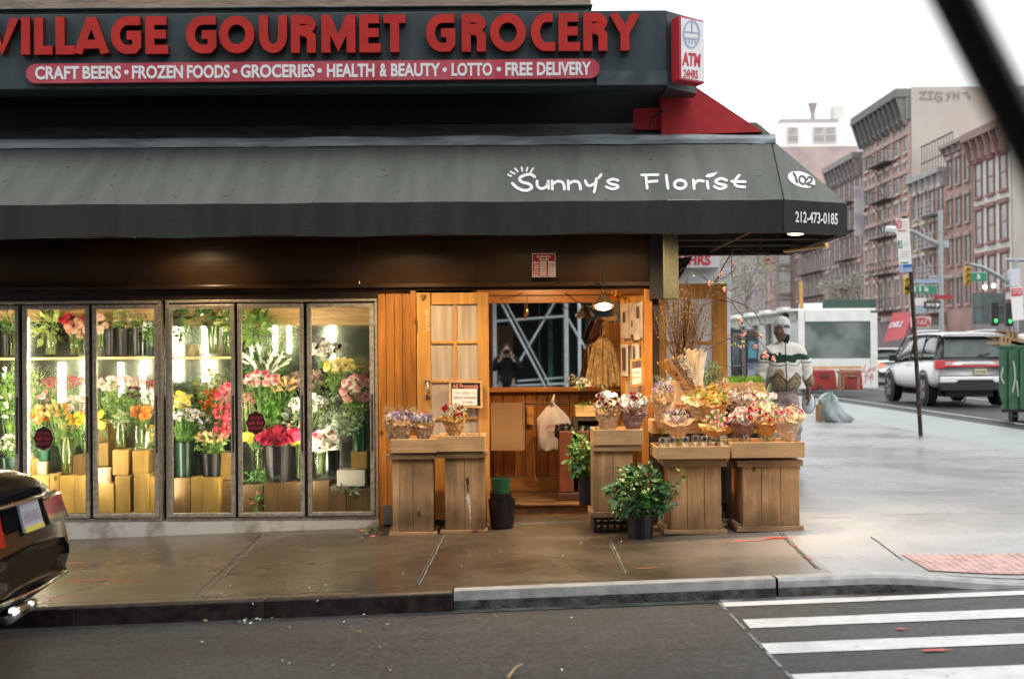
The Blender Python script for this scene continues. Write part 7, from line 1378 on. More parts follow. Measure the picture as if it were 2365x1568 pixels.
def gsign(label, x0, y0, x1, y1, d, s_, q): t = thing('street_sign', label, 'street sign', at((x0+x1)/2, y1, d)); mb = MB(); bx(mb, x0, y0, x1, y1, d, .04); mb.build('panel', GS, t); mb = MB(); bx(mb, x0-1, y0-1.2, x1+1, y1+1.2, d+.02, .03); mb.build('panel_border', mat('pale_border', (.5,.6,.55)), t); mb = MB(); text_on(mb, s_, boxq(*q), at(x0, y0, d), NN, off=.02, bold=.03); mb.build('words', WH, t)
gsign('green street sign reading E 5 St left of the lamp pole', 2090, 660, 2163, 677, 55, 'E  5  St', (2110,663,2144,673)); gsign('short green street sign reading 5 beside the hanging signal', 2242, 630, 2279, 649, 58, '5', (2256,634,2264,645))
t = thing('street_sign', 'blue street name sign above the green one', 'street sign', at(2130, 650, 55)); mb = MB(); bx(mb, 2112, 645, 2168, 654, 55.2, .04); mb.build('panel', mat('pale_blue_sign', (.30,.36,.52)), t)
t = thing('street_sign', 'black and white one way arrow sign on the lamp pole', 'street sign', at(2152, 705, 56)); mb = MB(); bx(mb, 2134, 696, 2172, 712, 56, .04); mb.build('panel', mat('black_panel', (.05,.05,.05)), t); mb = MB(); text_on(mb, 'ONE WAY', boxq(2139,700,2160,708), at(2152,704,56), NN, off=.03, bold=.03); mb.poly([proj(*p, at(2152,704,56), NN)+NN*.03 for p in ((2162,698),(2171,704),(2162,710))]); mb.build('arrow', WH, t)
t = thing('street_sign', 'red and white small sign on the right of the lamp pole', 'street sign', at(2180, 688, 56)); mb = MB(); bx(mb, 2158, 682, 2201, 691, 55.9, .04); mb.build('panel', mat('red_sign', (.4,.04,.04)), t)
t = thing('signal_pole', 'grey signal pole with curved arm and control box at the right', 'pole', at(2347, 850, 50)); MB().tube([at(2345,600,50), at(2349,860,50)], .09, 8).build('post', POLE, t); MB().tube([at(2347,665,50), at(2310,640,50), at(2270,618,50), at(2240,610,50)], [.09,.08,.07,.05], 6).build('arm', POLE, t); mb = MB(); bx(mb, 2333, 622, 2356, 662, 49.8, .3); mb.build('control_box', mat('lamp_head_grey', (.6,.62,.64)), t, bevel=.02); MB().tube([at(2322,600,50), at(2400,602,50)], .06, 6).build('cross_arm', POLE, t)
t = thing('parking_sign', 'tilted white regulation sign with red top on the right pole', 'sign', at(2348, 740, 45)); P4_ = Vector((0, 45-CD, 0)); pan([(2333,663),(2361,662),(2366,738),(2339,741)], WH, 'panel', P=P4_); pan([(2335,666),(2360,665),(2361,682),(2336,684)], mat('sign_red', (.62,.05,.06)), 'red_top', P=P4_, off=.02)
mb = MB(); text_on(mb, 'NO PARKING', [(2337,669),(2358,668),(2338,673),(2359,672)], P4_, NN, off=.04, bold=.02); text_on(mb, 'ANY TIME', [(2338,675),(2358,674),(2338,679),(2358,678)], P4_, NN, off=.04, bold=.02); mb.build('words', WH, t)
for i, (x, y) in enumerate(((2300,741),(2333,742))):
    c = at(x, y, 70); t = thing('far_signal', ['left green glow of a distant traffic light', 'right green glow of a distant traffic light'][i], 'traffic light', c, 'distant green signals'); MB().ball(c, .085, .1, .10, 8, 6).build('lens', mat('green_glow', (.1,1,.3), emit=(.08,1,.25), estr=.7), t); MB().box(c.x-.18, c.x+.18, c.y+.11, c.y+.3, c.z-.25, c.z+.9).build('housing', BLK, t)
t = thing('marker_post', 'slim orange post rising behind the white shed', 'post', at(1852, 720, 48)); MB().tube([at(1849,650,48), at(1851,722,48)], .06, 6).build('post', mat('orange_post', (.55,.30,.08), var=.15), t)

# ---- dining shed
SW = mat('shed_white', (.80,.80,.77), rough=.6, var=.06, scale=3); shed = thing('dining_shed', 'white roadside dining shed with large dark window and red graffiti', 'shed', at(1930, 895, 47)); D_ = 47; D2 = 62
def sb(x0, y0, x1, y1, name_, m_, d=D_, th=.12, off=0): mb = MB(); bx(mb, x0, y0, x1, y1, d+off, th); return mb.build(name_, m_, shed)
sb(1845, 715, 1859, 898, 'post', SW); sb(2011, 722, 2027, 895, 'post', SW); sb(1859.3, 716, 2010.7, 742, 'beam', SW); sb(1859.3, 828, 2010.7, 896, 'lower_panel', SW, off=.01)
sb(1859.3, 742.3, 2010.7, 827.7, 'window', mat('shed_window', (.20,.235,.225), rough=.15, c2=(.07,.10,.075), scale=.9, clamp=(.42,.58)), off=.05, th=.04)
xl = at(1845, 800, D_).x; zt2 = at(1850, 718, D_).z; zb2 = ZG
mb = MB(); y0 = D_-CD+.13; y1 = D2-CD
mb.box(xl, xl+.1, y0, y1, zt2-.32, zt2); mb.box(xl, xl+.1, y0, y1, 1.1, 1.25)
for k in range(6): y = y0+(y1-y0-.15)*k/5; mb.box(xl, xl+.12, y, y+.15, zb2, zt2)
mb.build('side_frame', mat('shed_olive', (.50,.50,.45), rough=.7, var=.2, scale=2), shed)
MB().box(xl+.13, xl+.16, y0, y1, 1.25, zt2-.33).build('side_window', mat('shed_side_glass', (.10,.115,.10), rough=.2, var=.5, scale=1), shed); MB().box(xl+.13, xl+.2, y0, y1, zb2, 1.1).build('side_panel', mat('shed_dark_side', (.06,.06,.06)), shed)
MB().box(xl-.25, xl+2.6, y0, y1, zt2+.001, zt2+.08).build('roof', SW, shed)
mb = MB()
for k in range(4): y = y0+1.0+k*3.4; mb.box(xl-.32, xl-.05, y, y+1.1, zt2+.02, zt2+.16)
mb.build('roof_light', mat('white_paper', (.78,.76,.72)), shed)
sb(1903, 692, 2024, 722, 'roof_box', mat('shed_green', (.035,.075,.06), rough=.6), th=1.5, off=.6); sb(1859, 700, 1900, 716, 'roof_panel', SW, th=1.0, off=.6)
mb = MB()
for pl in (((1998,842),(1995,858),(2004,858)), ((2008,850),(2006,857),(2012,852)), ((2015,848),(2018,856),(2022,846)), ((1996,868),(2004,864),(2000,872),(1998,884)), ((2006,872),(2012,868),(2010,876)), ((2014,862),(2016,876))): stroke_on(mb, pl, 1.8, (0, D_-CD+.005, 0), NN, off=.02)
mb.build('graffiti', mat('red_graffiti', (.55,.12,.12)), shed)
RB = mat('red_barrier', (.42,.045,.035), rough=.5, c2=(.30,.03,.028), scale=1.5)
def barrier(x0, x1, label):
    t = thing('plastic_barrier', label, 'barrier', at((x0+x1)/2, 900, 44), 'red plastic barriers before the shed'); P = [(x0, 901), (x1, 899), (x1-2, 872), (x1-5, 854), (x0+5, 854), (x0+2, 872)]; P_ = [at(*p, 44) for p in P]; MB().prism(P_, (0, .45, 0)).build('shell', RB, t, bevel=.04)
    mb = MB(); m_ = (x0+x1)/2; bx(mb, m_-6, 862, m_+12, 872, 43.96, .03); bx(mb, m_-14, 889, m_-4, 900, 43.96, .03); mb.build('recess', mat('barrier_recess', (.14,.04,.04)), t)
barrier(1872, 1934, 'left red plastic barrier in front of the white shed'); barrier(1940, 1994, 'right red plastic barrier behind the wooden trestle')
t = thing('wooden_trestle', 'brown wooden trestle frame in front of the red barriers', 'trestle', at(1965, 900, 43)); mb = MB()
TRW = mat('trestle_wood', (.34,.20,.11), var=.2)
for q in ((1934,856,1992,861),(1938,861.3,1943,902),(1946,866,1983,869),(1946,869.3,1950,902),(1981,869.3,1985,902)): bx(mb, *q, 43, .15)
mb.build('frame', TRW, t); mb = MB(); bx(mb, 1874, 846, 1990, 852, 44.2, .5); mb.build('plank', SHELFW, t)
# ---- kiosk, planter people
t = thing('information_kiosk', 'dark kiosk slab with a teal advertising screen behind the cherry twigs', 'kiosk', ground(1735, 905)); dk = 31; mb = MB(); bx(mb, 1722, 762, 1752, 912, dk, .5); mb.build('kiosk_body', mat('kiosk_dark', (.035,.04,.05), rough=.35), t, bevel=.02)
mb = MB(); bx(mb, 1728, 788, 1748, 828, dk-.02, .015); mb.build('screen', mat('teal_screen', (.10,.30,.36), rough=.2, c2=(.05,.15,.22), scale=3), t); mb = MB(); bx(mb, 1726, 838, 1748, 872, dk-.02, .015); mb.build('poster', mat('kiosk_poster', (.30,.34,.38), c2=(.10,.12,.16), scale=6), t)
t = thing('bus_shelter', 'dark framed shelter left of the kiosk', 'shelter', ground(1700, 905)); mb = MB(); bx(mb, 1686, 760, 1750, 770, 34, 1.2); bx(mb, 1688, 770.3, 1693, 912, 34, .1); bx(mb, 1712, 770.3, 1716, 912, 34, .1); bx(mb, 1693.3, 845, 1711.7, 905, 34.05, .6); mb.build('frame', mat('kiosk_dark', (.035,.04,.05)), t); mb = MB(); bx(mb, 1693.5, 772, 1711.5, 843, 34.06, .02); mb.build('glass', mat('shelter_glass', (.12,.14,.16), rough=.2, var=.5, scale=2), t)
t = thing('street_cabinet', 'dark grey cabinet right of the kiosk, behind the man', 'cabinet', ground(1765, 905)); mb = MB(); bx(mb, 1752.5, 830, 1785, 912, 33, .5); mb.build('cabinet_body', mat('cabinet_grey', (.045,.05,.06), rough=.5), t, bevel=.02)
# ---- rubbish by the kerb
b0 = ground(1918, 975); dg = b0.y+CD
t = thing('rubbish_bag', 'pale translucent grey rubbish bag slumped by the kerb', 'bag', b0); mb = MB(); R = sz(27, dg); mb.lathe([(R*.9,0),(R*1.05,.05),(R*.95,.16),(R*.62,.34),(R*.34,.48),(R*.1,.55)], (0,0,0), 28, fn=lambda r_, z_, an, j: (r_*(1+.16*math.sin(3*an+j)+.08*math.sin(7*an+2*j)+(.28 if math.cos(an) > .3 else 0)*(z_ < .2)), z_+.03*math.sin(4*an)*(j > 1))); mb.v = [(b0.x+x+.02+.10*(z < .1), b0.y+y*.7, b0.z+z) for x, y, z in mb.v]; mb.build('bag_body', mat('grey_plastic_bag', (.33,.37,.38), rough=.3, c2=(.20,.235,.24), scale=3.5, bump=.6, bscale=8), t, smooth=True)
t = thing('green_bag', 'green and white printed sack behind the grey rubbish bag', 'bag', ground(1912, 958)); dq = dg+.5; c = at(1912, 930, dq); mb = MB(); mb.ball(c, sz(24, dq), .2, sz(24, dq), 14, 8, 0, .05); mb.build('sack', mat('green_sack', (.03,.16,.09), rough=.4, c2=(.55,.6,.58), scale=5, clamp=(.5,.62)), t); mb = MB(); bx(mb, 1889, 935, 1904, 972, dq-.2, .2); mb.build('brown_side', KR, t)
# ---- dumpster with pallets
b0 = ground(2330, 962); dd_ = b0.y+CD-.6; DGN = mat('dumpster_green', (.018,.085,.04), rough=.45, c2=(.04,.13,.07), scale=4, clamp=(.5,.7)); t = thing('dumpster', 'green dumpster loaded with pallets at the right edge', 'dumpster', b0); y0 = dd_-CD
f = lambda px, py: at(px, py, dd_)
A = [f(2307,803), f(2460,803), f(2460,945), f(2318,945), f(2307,905)]; SK = (.56, 1.6, 0); MB().prism(A, SK).build('body', DGN, t)
MB().prism([f(2302,797), f(2465,797), f(2465,806), f(2302,806)], SK).build('rim', DGN, t)
mb = MB()
for x in (2330, 2356, 2385): mb.prism([proj(x,806.3,(0,y0-.05,0),NN), proj(x+7,806.3,(0,y0-.05,0),NN), proj(x+7,944,(0,y0-.05,0),NN), proj(x,944,(0,y0-.05,0),NN)], (0,.05,0))
mb.build('rib', DGN, t); mb = MB()
for pl in (((2316,850),(2312,870),(2318,885)), ((2340,835),(2344,870),(2338,905)), ((2348,880),(2352,915))): stroke_on(mb, pl, 4, (0,y0-.01,0), NN, off=.01)
mb.build('graffiti', mat('pale_graffiti', (.42,.5,.44)), t)
for (x, y) in ((2340,960),(2440,960)): c = at(x, y, dd_+.3); MB().tube([c+Vector((-.06,0,.0)), c+Vector((.06,0,.0))], .12, 12).build('wheel', BLB, t)
MB().prism([f(2312,945.3), f(2460,945.3), f(2460,952), f(2314,952)], SK).build('base', BLK, t)
PAL = mat('pallet_wood', (.36,.23,.13), var=.3, scale=6)
for i, (q, lb) in enumerate(((((2309,788),(2365,800),(2365,806),(2309,796)), 'tilted pallet lying on the dumpster rim'), (((2325,776),(2400,792),(2400,800),(2325,784)), 'second pallet lying higher on the dumpster'))):
    t = thing('wooden_pallet', lb, 'pallet', at(q[0][0], q[0][1], dd_), 'pallets on the dumpster'); MB().prism([at(*p, dd_+.1+i*.3) for p in q], (0, .8, 0)).build('deck', PAL, t)
    mb = MB(); x0, y0_ = q[0]
    for k in range(3): mb.prism([at(x0+2+k*9, y0_-9+k*1.5, dd_+.12+i*.3), at(x0+8+k*9, y0_-8+k*1.5, dd_+.12+i*.3), at(x0+8+k*9, y0_+1+k*2, dd_+.12+i*.3), at(x0+2+k*9, y0_+k*1.6, dd_+.12+i*.3)], (0,.1,0))
    mb.prism([at(x0-1, y0_-13, dd_+.12+i*.3), at(x0+30, y0_-7, dd_+.12+i*.3), at(x0+30, y0_-4, dd_+.12+i*.3), at(x0-1, y0_-10, dd_+.12+i*.3)], (0,.8,0)); mb.build('block', PAL, t)
t = thing('white_sack', 'white bag thrown on top of the dumpster', 'bag', at(2358, 775, dd_)); MB().ball(at(2365, 782, dd_+.6), .22, .2, .1, 10, 6, 0, .08).build('bag_body', BAGW, t)

# ================================================================== CARS
def loft(mb, st, prof):
    """st: (y, zb, zt, hw) stations; prof(zb,zt,hw) -> half section list (x>=0, z) from sill to centre top"""
    rows = []
    for (y, zb, zt_, hw) in st: h = prof(zb, zt_, hw); rows.append([(x, y, z) for x, z in h]+[(-x, y, z) for x, z in h[::-1][1:]])
    n = len(rows[0]); b = len(mb.v); [mb.v.append(p) for r_ in rows for p in r_]
    for i in range(len(rows)-1):
        for k in range(n-1): mb.f.append((b+i*n+k, b+i*n+k+1, b+(i+1)*n+k+1, b+(i+1)*n+k)); mb.m.append(0)
        mb.f.append((b+i*n+n-1, b+i*n, b+(i+1)*n, b+(i+1)*n+n-1)); mb.m.append(0)
    mb.f.append(tuple(b+k for k in range(n))); mb.m.append(0); mb.f.append(tuple(b+(len(rows)-1)*n+k for k in range(n))[::-1]); mb.m.append(0)
def subs(o, l=2): s_ = o.modifiers.new('smooth', 'SUBSURF'); s_.levels = l; s_.render_levels = l; return o
TYRE = mat('tyre_rubber', (.016,.016,.016), rough=.7); RIMM = mat('alloy_rim', (.30,.30,.30), rough=.35, metal=.8); DGL = mat('car_glass_dark', (.045,.055,.055), rough=.08, coat=.5)
def wheel(t, x, y, z, R, w_, side):
    o = MB(); o.lathe([(R*.62,-w_/2),(R*.93,-w_/2),(R,-w_/2+.04),(R,w_/2-.04),(R*.93,w_/2),(R*.62,w_/2)], (0,0,0), 26); o.v = [(x+c, y+a, z+b) for a, b, c in o.v]; wl = o.build('wheel', TYRE, t)
    o = MB(); o.lathe([(R*.62,0),(R*.60,-.03),(R*.2,-.05),(.001,-.03)], (0,0,0), 26); o.v = [(x+side*(w_/2-.0)+side*c*1.0, y+a, z+b) for a, b, c in o.v]
    for k in range(5):
        a = k*2*PI/5; c_, s_ = math.cos(a), math.sin(a); X = x+side*(w_/2-.005); P = [(X, y+c_*R*.1-s_*.03, z+s_*R*.1+c_*.03), (X, y+c_*R*.6-s_*.045, z+s_*R*.6+c_*.045), (X, y+c_*R*.6+s_*.045, z+s_*R*.6-c_*.045), (X, y+c_*R*.1+s_*.03, z+s_*R*.1-c_*.03)]; o.prism(P, (side*.02, 0, 0))
    o.build('rim', RIMM, wl); return wl
def carprof(zb, zt_, hw): return [(hw*.86, zb), (hw*.97, zb+.10), (hw, zb+(zt_-zb)*.38), (hw*.985, zb+(zt_-zb)*.68), (hw*.93, zt_-.05), (hw*.84, zt_), (0, zt_+.015)]
def place(t, loc, rz):
    t.location = loc; t.rotation_euler = (0, 0, rz)
WPAINT = mat('white_car_paint', (.82,.82,.82), rough=.3, coat=.6, var=.03, scale=4); BPAINT = mat('black_car_paint', (.004,.0035,.0035), rough=.16, spec=.18)
LAMPR = mat('red_lamp', (.45,.012,.015), rough=.2, coat=.6, emit=(.6,.01,.01), estr=.25); CHROME = mat('chrome', (.75,.76,.78), rough=.12, metal=1); BPL = mat('black_trim', (.018,.018,.018), rough=.5)
# white SUV, modelled rear at y=0, nose towards +y
suv = thing('parked_suv', 'white SUV seen from behind with a red light bar on the avenue', 'car', (0,0,0)); mb = MB()
loft(mb, [(0,.55,1.02,.90),(.03,.50,1.10,.96),(.12,.46,1.16,1.0),(.6,.40,1.18,1.01),(2.4,.36,1.16,1.01),(3.6,.38,1.12,1.0),(4.3,.42,1.06,.98),(4.9,.48,.98,.92),(5.15,.55,.85,.80)], carprof); subs(mb.build('body', WPAINT, suv, smooth=True), 1)
mb = MB(); loft(mb, [(.10,1.10,1.30,.90),(.22,1.10,1.74,.84),(.5,1.12,1.80,.84),(2.6,1.12,1.82,.84),(3.3,1.10,1.70,.83),(4.0,1.08,1.16,.84)], lambda zb, zt_, hw: [(hw*1.07, zb), (hw*1.05, zb+(zt_-zb)*.5), (hw*.93, zt_-.06), (hw*.84, zt_), (0, zt_)]); subs(mb.build('cabin_glass', DGL, suv, smooth=True), 1)
mb = MB(); loft(mb, [(.08,1.76,1.80,.80),(.3,1.77,1.87,.82),(2.5,1.79,1.90,.82),(3.2,1.72,1.80,.80)], lambda zb, zt_, hw: [(hw, zb), (hw*.98, (zb+zt_)/2), (hw*.85, zt_), (0, zt_+.01)]); subs(mb.build('roof', WPAINT, suv, smooth=True), 1)
for sx in (-1, 1):
    mb = MB()
    for (y0, z0_, y1, z1_, w_) in ((.16,1.12,.22,1.80,.10),(1.35,1.12,1.25,1.82,.06),(2.35,1.12,2.30,1.82,.07),(3.95,1.12,3.2,1.78,.09)): mb.hexa([(sx*.93,y0,z0_),(sx*.955,y0,z0_),(sx*.955,y0+w_,z0_),(sx*.93,y0+w_,z0_),(sx*.77,y1,z1_),(sx*.80,y1,z1_),(sx*.80,y1+w_,z1_),(sx*.77,y1+w_,z1_)])
    mb.build('pillar', BPL, suv); MB().tube([(sx*.72,.5,1.91),(sx*.74,1.5,1.925),(sx*.72,2.8,1.90)], .012, 5).build('roof_rail', CHROME, suv)
    mr_ = MB(); mr_.box(sx*1.02 if sx > 0 else -1.22, 1.22 if sx > 0 else -1.02, 3.3, 3.42, 1.12, 1.30); mr_.build('wing_mirror', BPL, suv, bevel=.02)
    for yy in (.95, 4.15): wheel(suv, sx*.88, yy, .42, .42, .28, sx); o_ = MB(); o_.lathe([(.50,0),(.44,.0)], (0,0,0), 24); o_.v = [(sx*1.012, yy+a, .42+b) for a, b, c in o_.v]; o_.build('wheel_arch', BPL, suv)
mb = MB(); mb.prism([(-.76,-.0,1.24),(.76,-.0,1.24),(.70,.12,1.70),(-.70,.12,1.70)], (0,.03,0)); mb.v = [(x, y-.0, z) for x, y, z in mb.v]; mb.build('rear_window', mat('rear_glass', (.09,.11,.11), rough=.25, var=.2, scale=3), suv)
MB().tube([(.1,-.03,1.28),(.38,-.04,1.33)], .018, 5).build('wiper', BPL, suv); MB().box(-.77,.77,-.02,.2,1.725,1.765).build('spoiler', BPL, suv, bevel=.01)
MB().box(-.9,.9,-.055,.0,.995,1.045).build('light_bar', LAMPR, suv, bevel=.008)
for sx in (-1, 1): a, b = sorted((sx*.74, sx*.985)); MB().box(a,b,-.06,.12,.96,1.16).build('tail_light', LAMPR, suv, bevel=.015); a, b = sorted((sx*.5, sx*.735)); MB().box(a,b,-.05,0,1.12,1.155).build('tail_light', LAMPR, suv)
MB().box(-.3,.42,-.05,0,1.075,1.09).build('badge_strip', CHROME, suv); MB().box(-.02,.28,-.065,-.03,.80,.94).build('number_plate', mat('plate_cream', (.62,.60,.38), rough=.5), suv)
mb = MB(); V_, F2 = text_mesh('D47 KZR', .02); mb.add([(.01+u*.24,-.069,.84+v*.06) for u, v in V_], F2); mb.build('plate_characters', BPL, suv)
MB().box(-.88,.88,-.075,.0,.60,.76).build('bumper', WPAINT, suv, bevel=.03); MB().box(-.86,.86,-.05,.1,.775,.785).build('shut_line', BPL, suv)
mb = MB(); mb.prism([(-.9,-.08,.60),(-.50,-.08,.60),(-.42,-.08,.68),(.42,-.08,.68),(.50,-.08,.60),(.9,-.08,.60),(.84,-.08,.42),(-.84,-.08,.42)], (0,.3,0)); mb.build('lower_valance', BPL, suv)
MB().box(-.6,.6,.4,4.5,.24,.42).build('underbody', BPL, suv); place(suv, (11.62, 35.3-CD, ZG), 0)
# white saloon further on
sal = thing('parked_car', 'white saloon with lit tail light just beyond the SUV', 'car', (0,0,0)); mb = MB(); loft(mb, [(0,.5,.9,.78),(.06,.42,.98,.86),(.6,.32,1.0,.90),(2.4,.28,.98,.90),(3.9,.34,.9,.88),(4.5,.45,.75,.75)], carprof); subs(mb.build('body', WPAINT, sal, smooth=True), 1)
mb = MB(); loft(mb, [(.5,.95,1.0,.76),(1.0,.96,1.42,.66),(2.2,.96,1.46,.66),(3.2,.93,.97,.74)], lambda zb, zt_, hw: [(hw*1.05, zb), (hw*.98, (zb+zt_)/2), (hw*.9, zt_-.03), (0, zt_)]); subs(mb.build('cabin_glass', DGL, sal, smooth=True), 1); MB().box(-.55,.55,1.05,2.3,1.42,1.48).build('roof', WPAINT, sal, bevel=.03)
for sx in (-1, 1):
    a, b = sorted((sx*.5, sx*.84)); MB().box(a,b,-.02,.1,.72,.84).build('tail_light', mat('lit_tail', (.7,.1,.05), emit=(1,.25,.1), estr=1.4), sal)
    for yy in (.9, 3.6): wheel(sal, sx*.78, yy, .33, .33, .22, sx)
MB().box(-.8,.8,-.03,.1,.28,.48).build('lower_bumper', BPL, sal); place(sal, (15.9, 58-CD, ZG), 0)
LAMPB = mat('dark_red_lamp', (.36,.008,.010), rough=.15, coat=.5)
# black saloon parked at the kerb on the left: only its tail is in the picture
bc = thing('parked_car', 'black saloon parked at the kerb, its tail at the left edge', 'car', (0,0,0)); mb = MB()
loft(mb, [(-.03,.42,.60,.66),(0,.36,.66,.76),(.05,.31,.76,.85),(.14,.28,.93,.89),(.5,.26,.99,.91),(1.3,.25,1.02,.92),(3.4,.25,1.0,.92),(4.3,.30,.86,.88),(4.75,.42,.7,.72)], carprof); subs(mb.build('body', BPAINT, bc, smooth=True), 2)
mb = MB(); loft(mb, [(.95,.98,1.02,.78),(1.7,1.0,1.40,.68),(2.7,1.0,1.46,.68),(3.9,.96,.99,.76)], lambda zb, zt_, hw: [(hw*1.06, zb), (hw*.99, (zb+zt_)/2), (hw*.9, zt_-.03), (0, zt_)]); subs(mb.build('cabin_glass', DGL, bc, smooth=True), 1); MB().box(-.56,.56,1.75,2.85,1.425,1.47).build('roof', BPAINT, bc, bevel=.03)
for sx in (-1, 1):
    mb = MB(); P = [(sx*.90,.34,.80),(sx*.80,.085,.81),(sx*.37,.045,.80),(sx*.40,.01,.68),(sx*.84,.045,.67),(sx*.915,.32,.70)]
    P = [(p[0]*1.012, p[1]-.014, p[2]) for p in P]; mb.add(P+[(p[0]*.96, p[1]+.05, p[2]) for p in P], [(0,1,4,5),(1,2,3,4),(6,7,1,0),(7,8,2,1),(4,3,9,10),(5,4,10,11)]); tl = mb.build('tail_light', LAMPB if sx < 0 else mat('smoked_lamp', (.05,.035,.03), rough=.1, coat=1), bc); tl.modifiers.new('thick', 'SOLIDIFY').thickness = .03
    a, b = sorted((sx*.46, sx*.70)); MB().box(a,b,.0,.04,.475,.505).build('reflector', LAMPB, bc, bevel=.005)
    for yy in (1.05, 3.85): wheel(bc, sx*.80, yy, .34, .34, .23, sx)
MB().tube([(-.42,-.04,.33),(-.20,-.045,.335)], [.040,.034], 12).build('exhaust', CHROME, bc, smooth=True); MB().tube([(-.13,-.045,.33),(-.04,-.045,.335)], [.03,.026], 12).build('exhaust', CHROME, bc, smooth=True)
MB().tube([(-.62,.045,.835),(-.3,.02,.84),(0,.012,.842),(.3,.02,.84),(.62,.045,.835)], .012, 6).build('chrome_strip', CHROME, bc, smooth=True)
MB().tube([(-.88,.08,.405),(-.6,-.035,.40),(0,-.06,.395),(.6,-.035,.40),(.88,.08,.405)], .010, 6).build('bumper_trim', CHROME, bc, smooth=True)
mb = MB(); mb.hexa([(-.30,-.03,.56),(.30,-.03,.56),(.30,.06,.56),(-.30,.06,.56),(-.34,.03,.86),(.34,.03,.86),(.34,.08,.86),(-.34,.08,.86)]); mb.v = [(x+.05, y+.022, z+.02) for x, y, z in mb.v]; mb.build('plate_recess', mat('recess_black', (.004,.004,.004), rough=.9, spec=.05), bc)
mb = MB(); mb.hexa([(-.155,-.045,.60),(.155,-.045,.60),(.155,-.03,.60),(-.155,-.03,.60),(-.155,-.002,.755),(.155,-.002,.755),(.155,.012,.755),(-.155,.012,.755)]); mb.v = [(x+.10, y+.030, z+.085) for x, y, z in mb.v]; npl = mb.build('number_plate', mat('plate_white', (.36,.38,.44), rough=.4), bc)
V_, F2 = text_mesh('HXB 4096', .02); mb = MB(); mb.add([(-.13+u*.26,-.046+(.04+v*.06)/.155*.043-.003,.645+v*.06) for u, v in V_], F2); mb.v = [(x+.10, y+.030, z+.085) for x, y, z in mb.v]; mb.build('plate_characters', mat('faded_ink', (.35,.3,.32)), bc)
mb = MB(); mb.hexa([(-.155,-.048,.60),(.155,-.048,.60),(.155,-.046,.60),(-.155,-.046,.60),(-.155,-.040,.625),(.155,-.040,.625),(.155,-.038,.625),(-.155,-.038,.625)]); mb.v = [(x+.10, y+.030, z+.085) for x, y, z in mb.v]; mb.build('plate_band', mat('plate_gold', (.55,.45,.08)), bc)
bc.scale = (1, 1, 1.08); place(bc, (-2.62, -4.64, gz(-3.5)-HK-.012), PI/2)
# ================================================================== PEOPLE
def skin(name_, verts, edges, mats, parent, sub=2, root=0, extra=None, wr=0):
    """verts: (x,y,z,rx,ry)"""
    me = bpy.data.meshes.new(name_); me.from_pydata([v[:3] for v in verts], edges, []); o = bpy.data.objects.new(name_, me); col.objects.link(o)
    m = o.modifiers.new('skin', 'SKIN'); m.use_smooth_shade = True
    if not me.skin_vertices:
        bpy.context.view_layer.objects.active = o; o.select_set(True); bpy.ops.mesh.customdata_skin_add()
    for i, v in enumerate(verts): me.skin_vertices[0].data[i].radius = (v[3], v[4] if len(v) > 4 else v[3]); me.skin_vertices[0].data[i].use_root = (i == root)
    s_ = o.modifiers.new('smooth', 'SUBSURF'); s_.levels = sub; s_.render_levels = sub
    dg = bpy.context.evaluated_depsgraph_get(); m2 = bpy.data.meshes.new_from_object(o.evaluated_get(dg)); bpy.data.objects.remove(o)
    if extra:
        bm = bmesh.new(); bm.from_mesh(m2); bm.from_mesh(extra); bm.to_mesh(m2); bm.free()
    if wr:
        m2.update(); NRM = [v.normal.copy() for v in m2.vertices]
        for v, n_ in zip(m2.vertices, NRM): c_ = v.co; v.co = c_+n_*wr*(mnoise.noise((c_.x*9, c_.y*9, c_.z*13))+.6*mnoise.noise((c_.x*22, c_.y*22, c_.z*26)))
    m2.materials.clear()
    for k in (mats if isinstance(mats, (list, tuple)) else [mats]): m2.materials.append(k)
    m2.polygons.foreach_set('use_smooth', [True]*len(m2.polygons)); m2.update()
    o = bpy.data.objects.new(name_, m2); col.objects.link(o); setp(o, parent); return o
def head_mesh(c, yaw, s_=1.0):
    """a face looking along -Y, turned by yaw; z up; about .23 high"""
    mb = MB(); n, k = 28, 20; V = []
    for j in range(k+1):
        th = PI*j/k
        for i in range(n):
            a = 2*PI*i/n; x = math.sin(th)*math.cos(a); y = math.sin(th)*math.sin(a); z = math.cos(th); fx = .074; fy = .094; fz = .118
            jaw = 1-.28*max(0, -z)**1.2; X = x*fx*jaw; Y = y*fy*(1-.12*max(0, -z)); Z = z*fz
            if y < 0:
                f = max(0, -y); nose = math.exp(-(x/.16)**2-((z+.12)/.20)**2); Y -= .024*nose*f; Y += .012*math.exp(-((abs(x)-.42)/.2)**2-((z-.12)/.12)**2)*f
                Y -= .008*math.exp(-(x/.3)**2-((z+.47)/.09)**2)*f; Y += .005*math.exp(-(x/.4)**2-((z+.38)/.04)**2)*f; Y -= .010*math.exp(-(x/.3)**2-((z+.82)/.15)**2)*f; Y -= .006*math.exp(-((abs(x)-.4)/.3)**2-((z-.28)/.08)**2)*f
            V.append((X*s_, Y*s_, Z*s_))
    mb.add(V, [(j*n+i, (j+1)*n+i, (j+1)*n+(i+1) % n, j*n+(i+1) % n) for j in range(k) for i in range(n)])
    for sx in (-1, 1): mb.ball((sx*.074*s_, .01*s_, 0), .010*s_, .020*s_, .032*s_, 8, 6)
    cy, sy = math.cos(yaw), math.sin(yaw); mb.v = [(c[0]+x*cy-y*sy, c[1]+x*sy+y*cy, c[2]+z) for x, y, z in mb.v]; return mb
SKIN = mat('brown_skin', (.15,.075,.048), rough=.45, var=.15, scale=20); SKINL = mat('pale_skin', (.55,.34,.26), rough=.5)
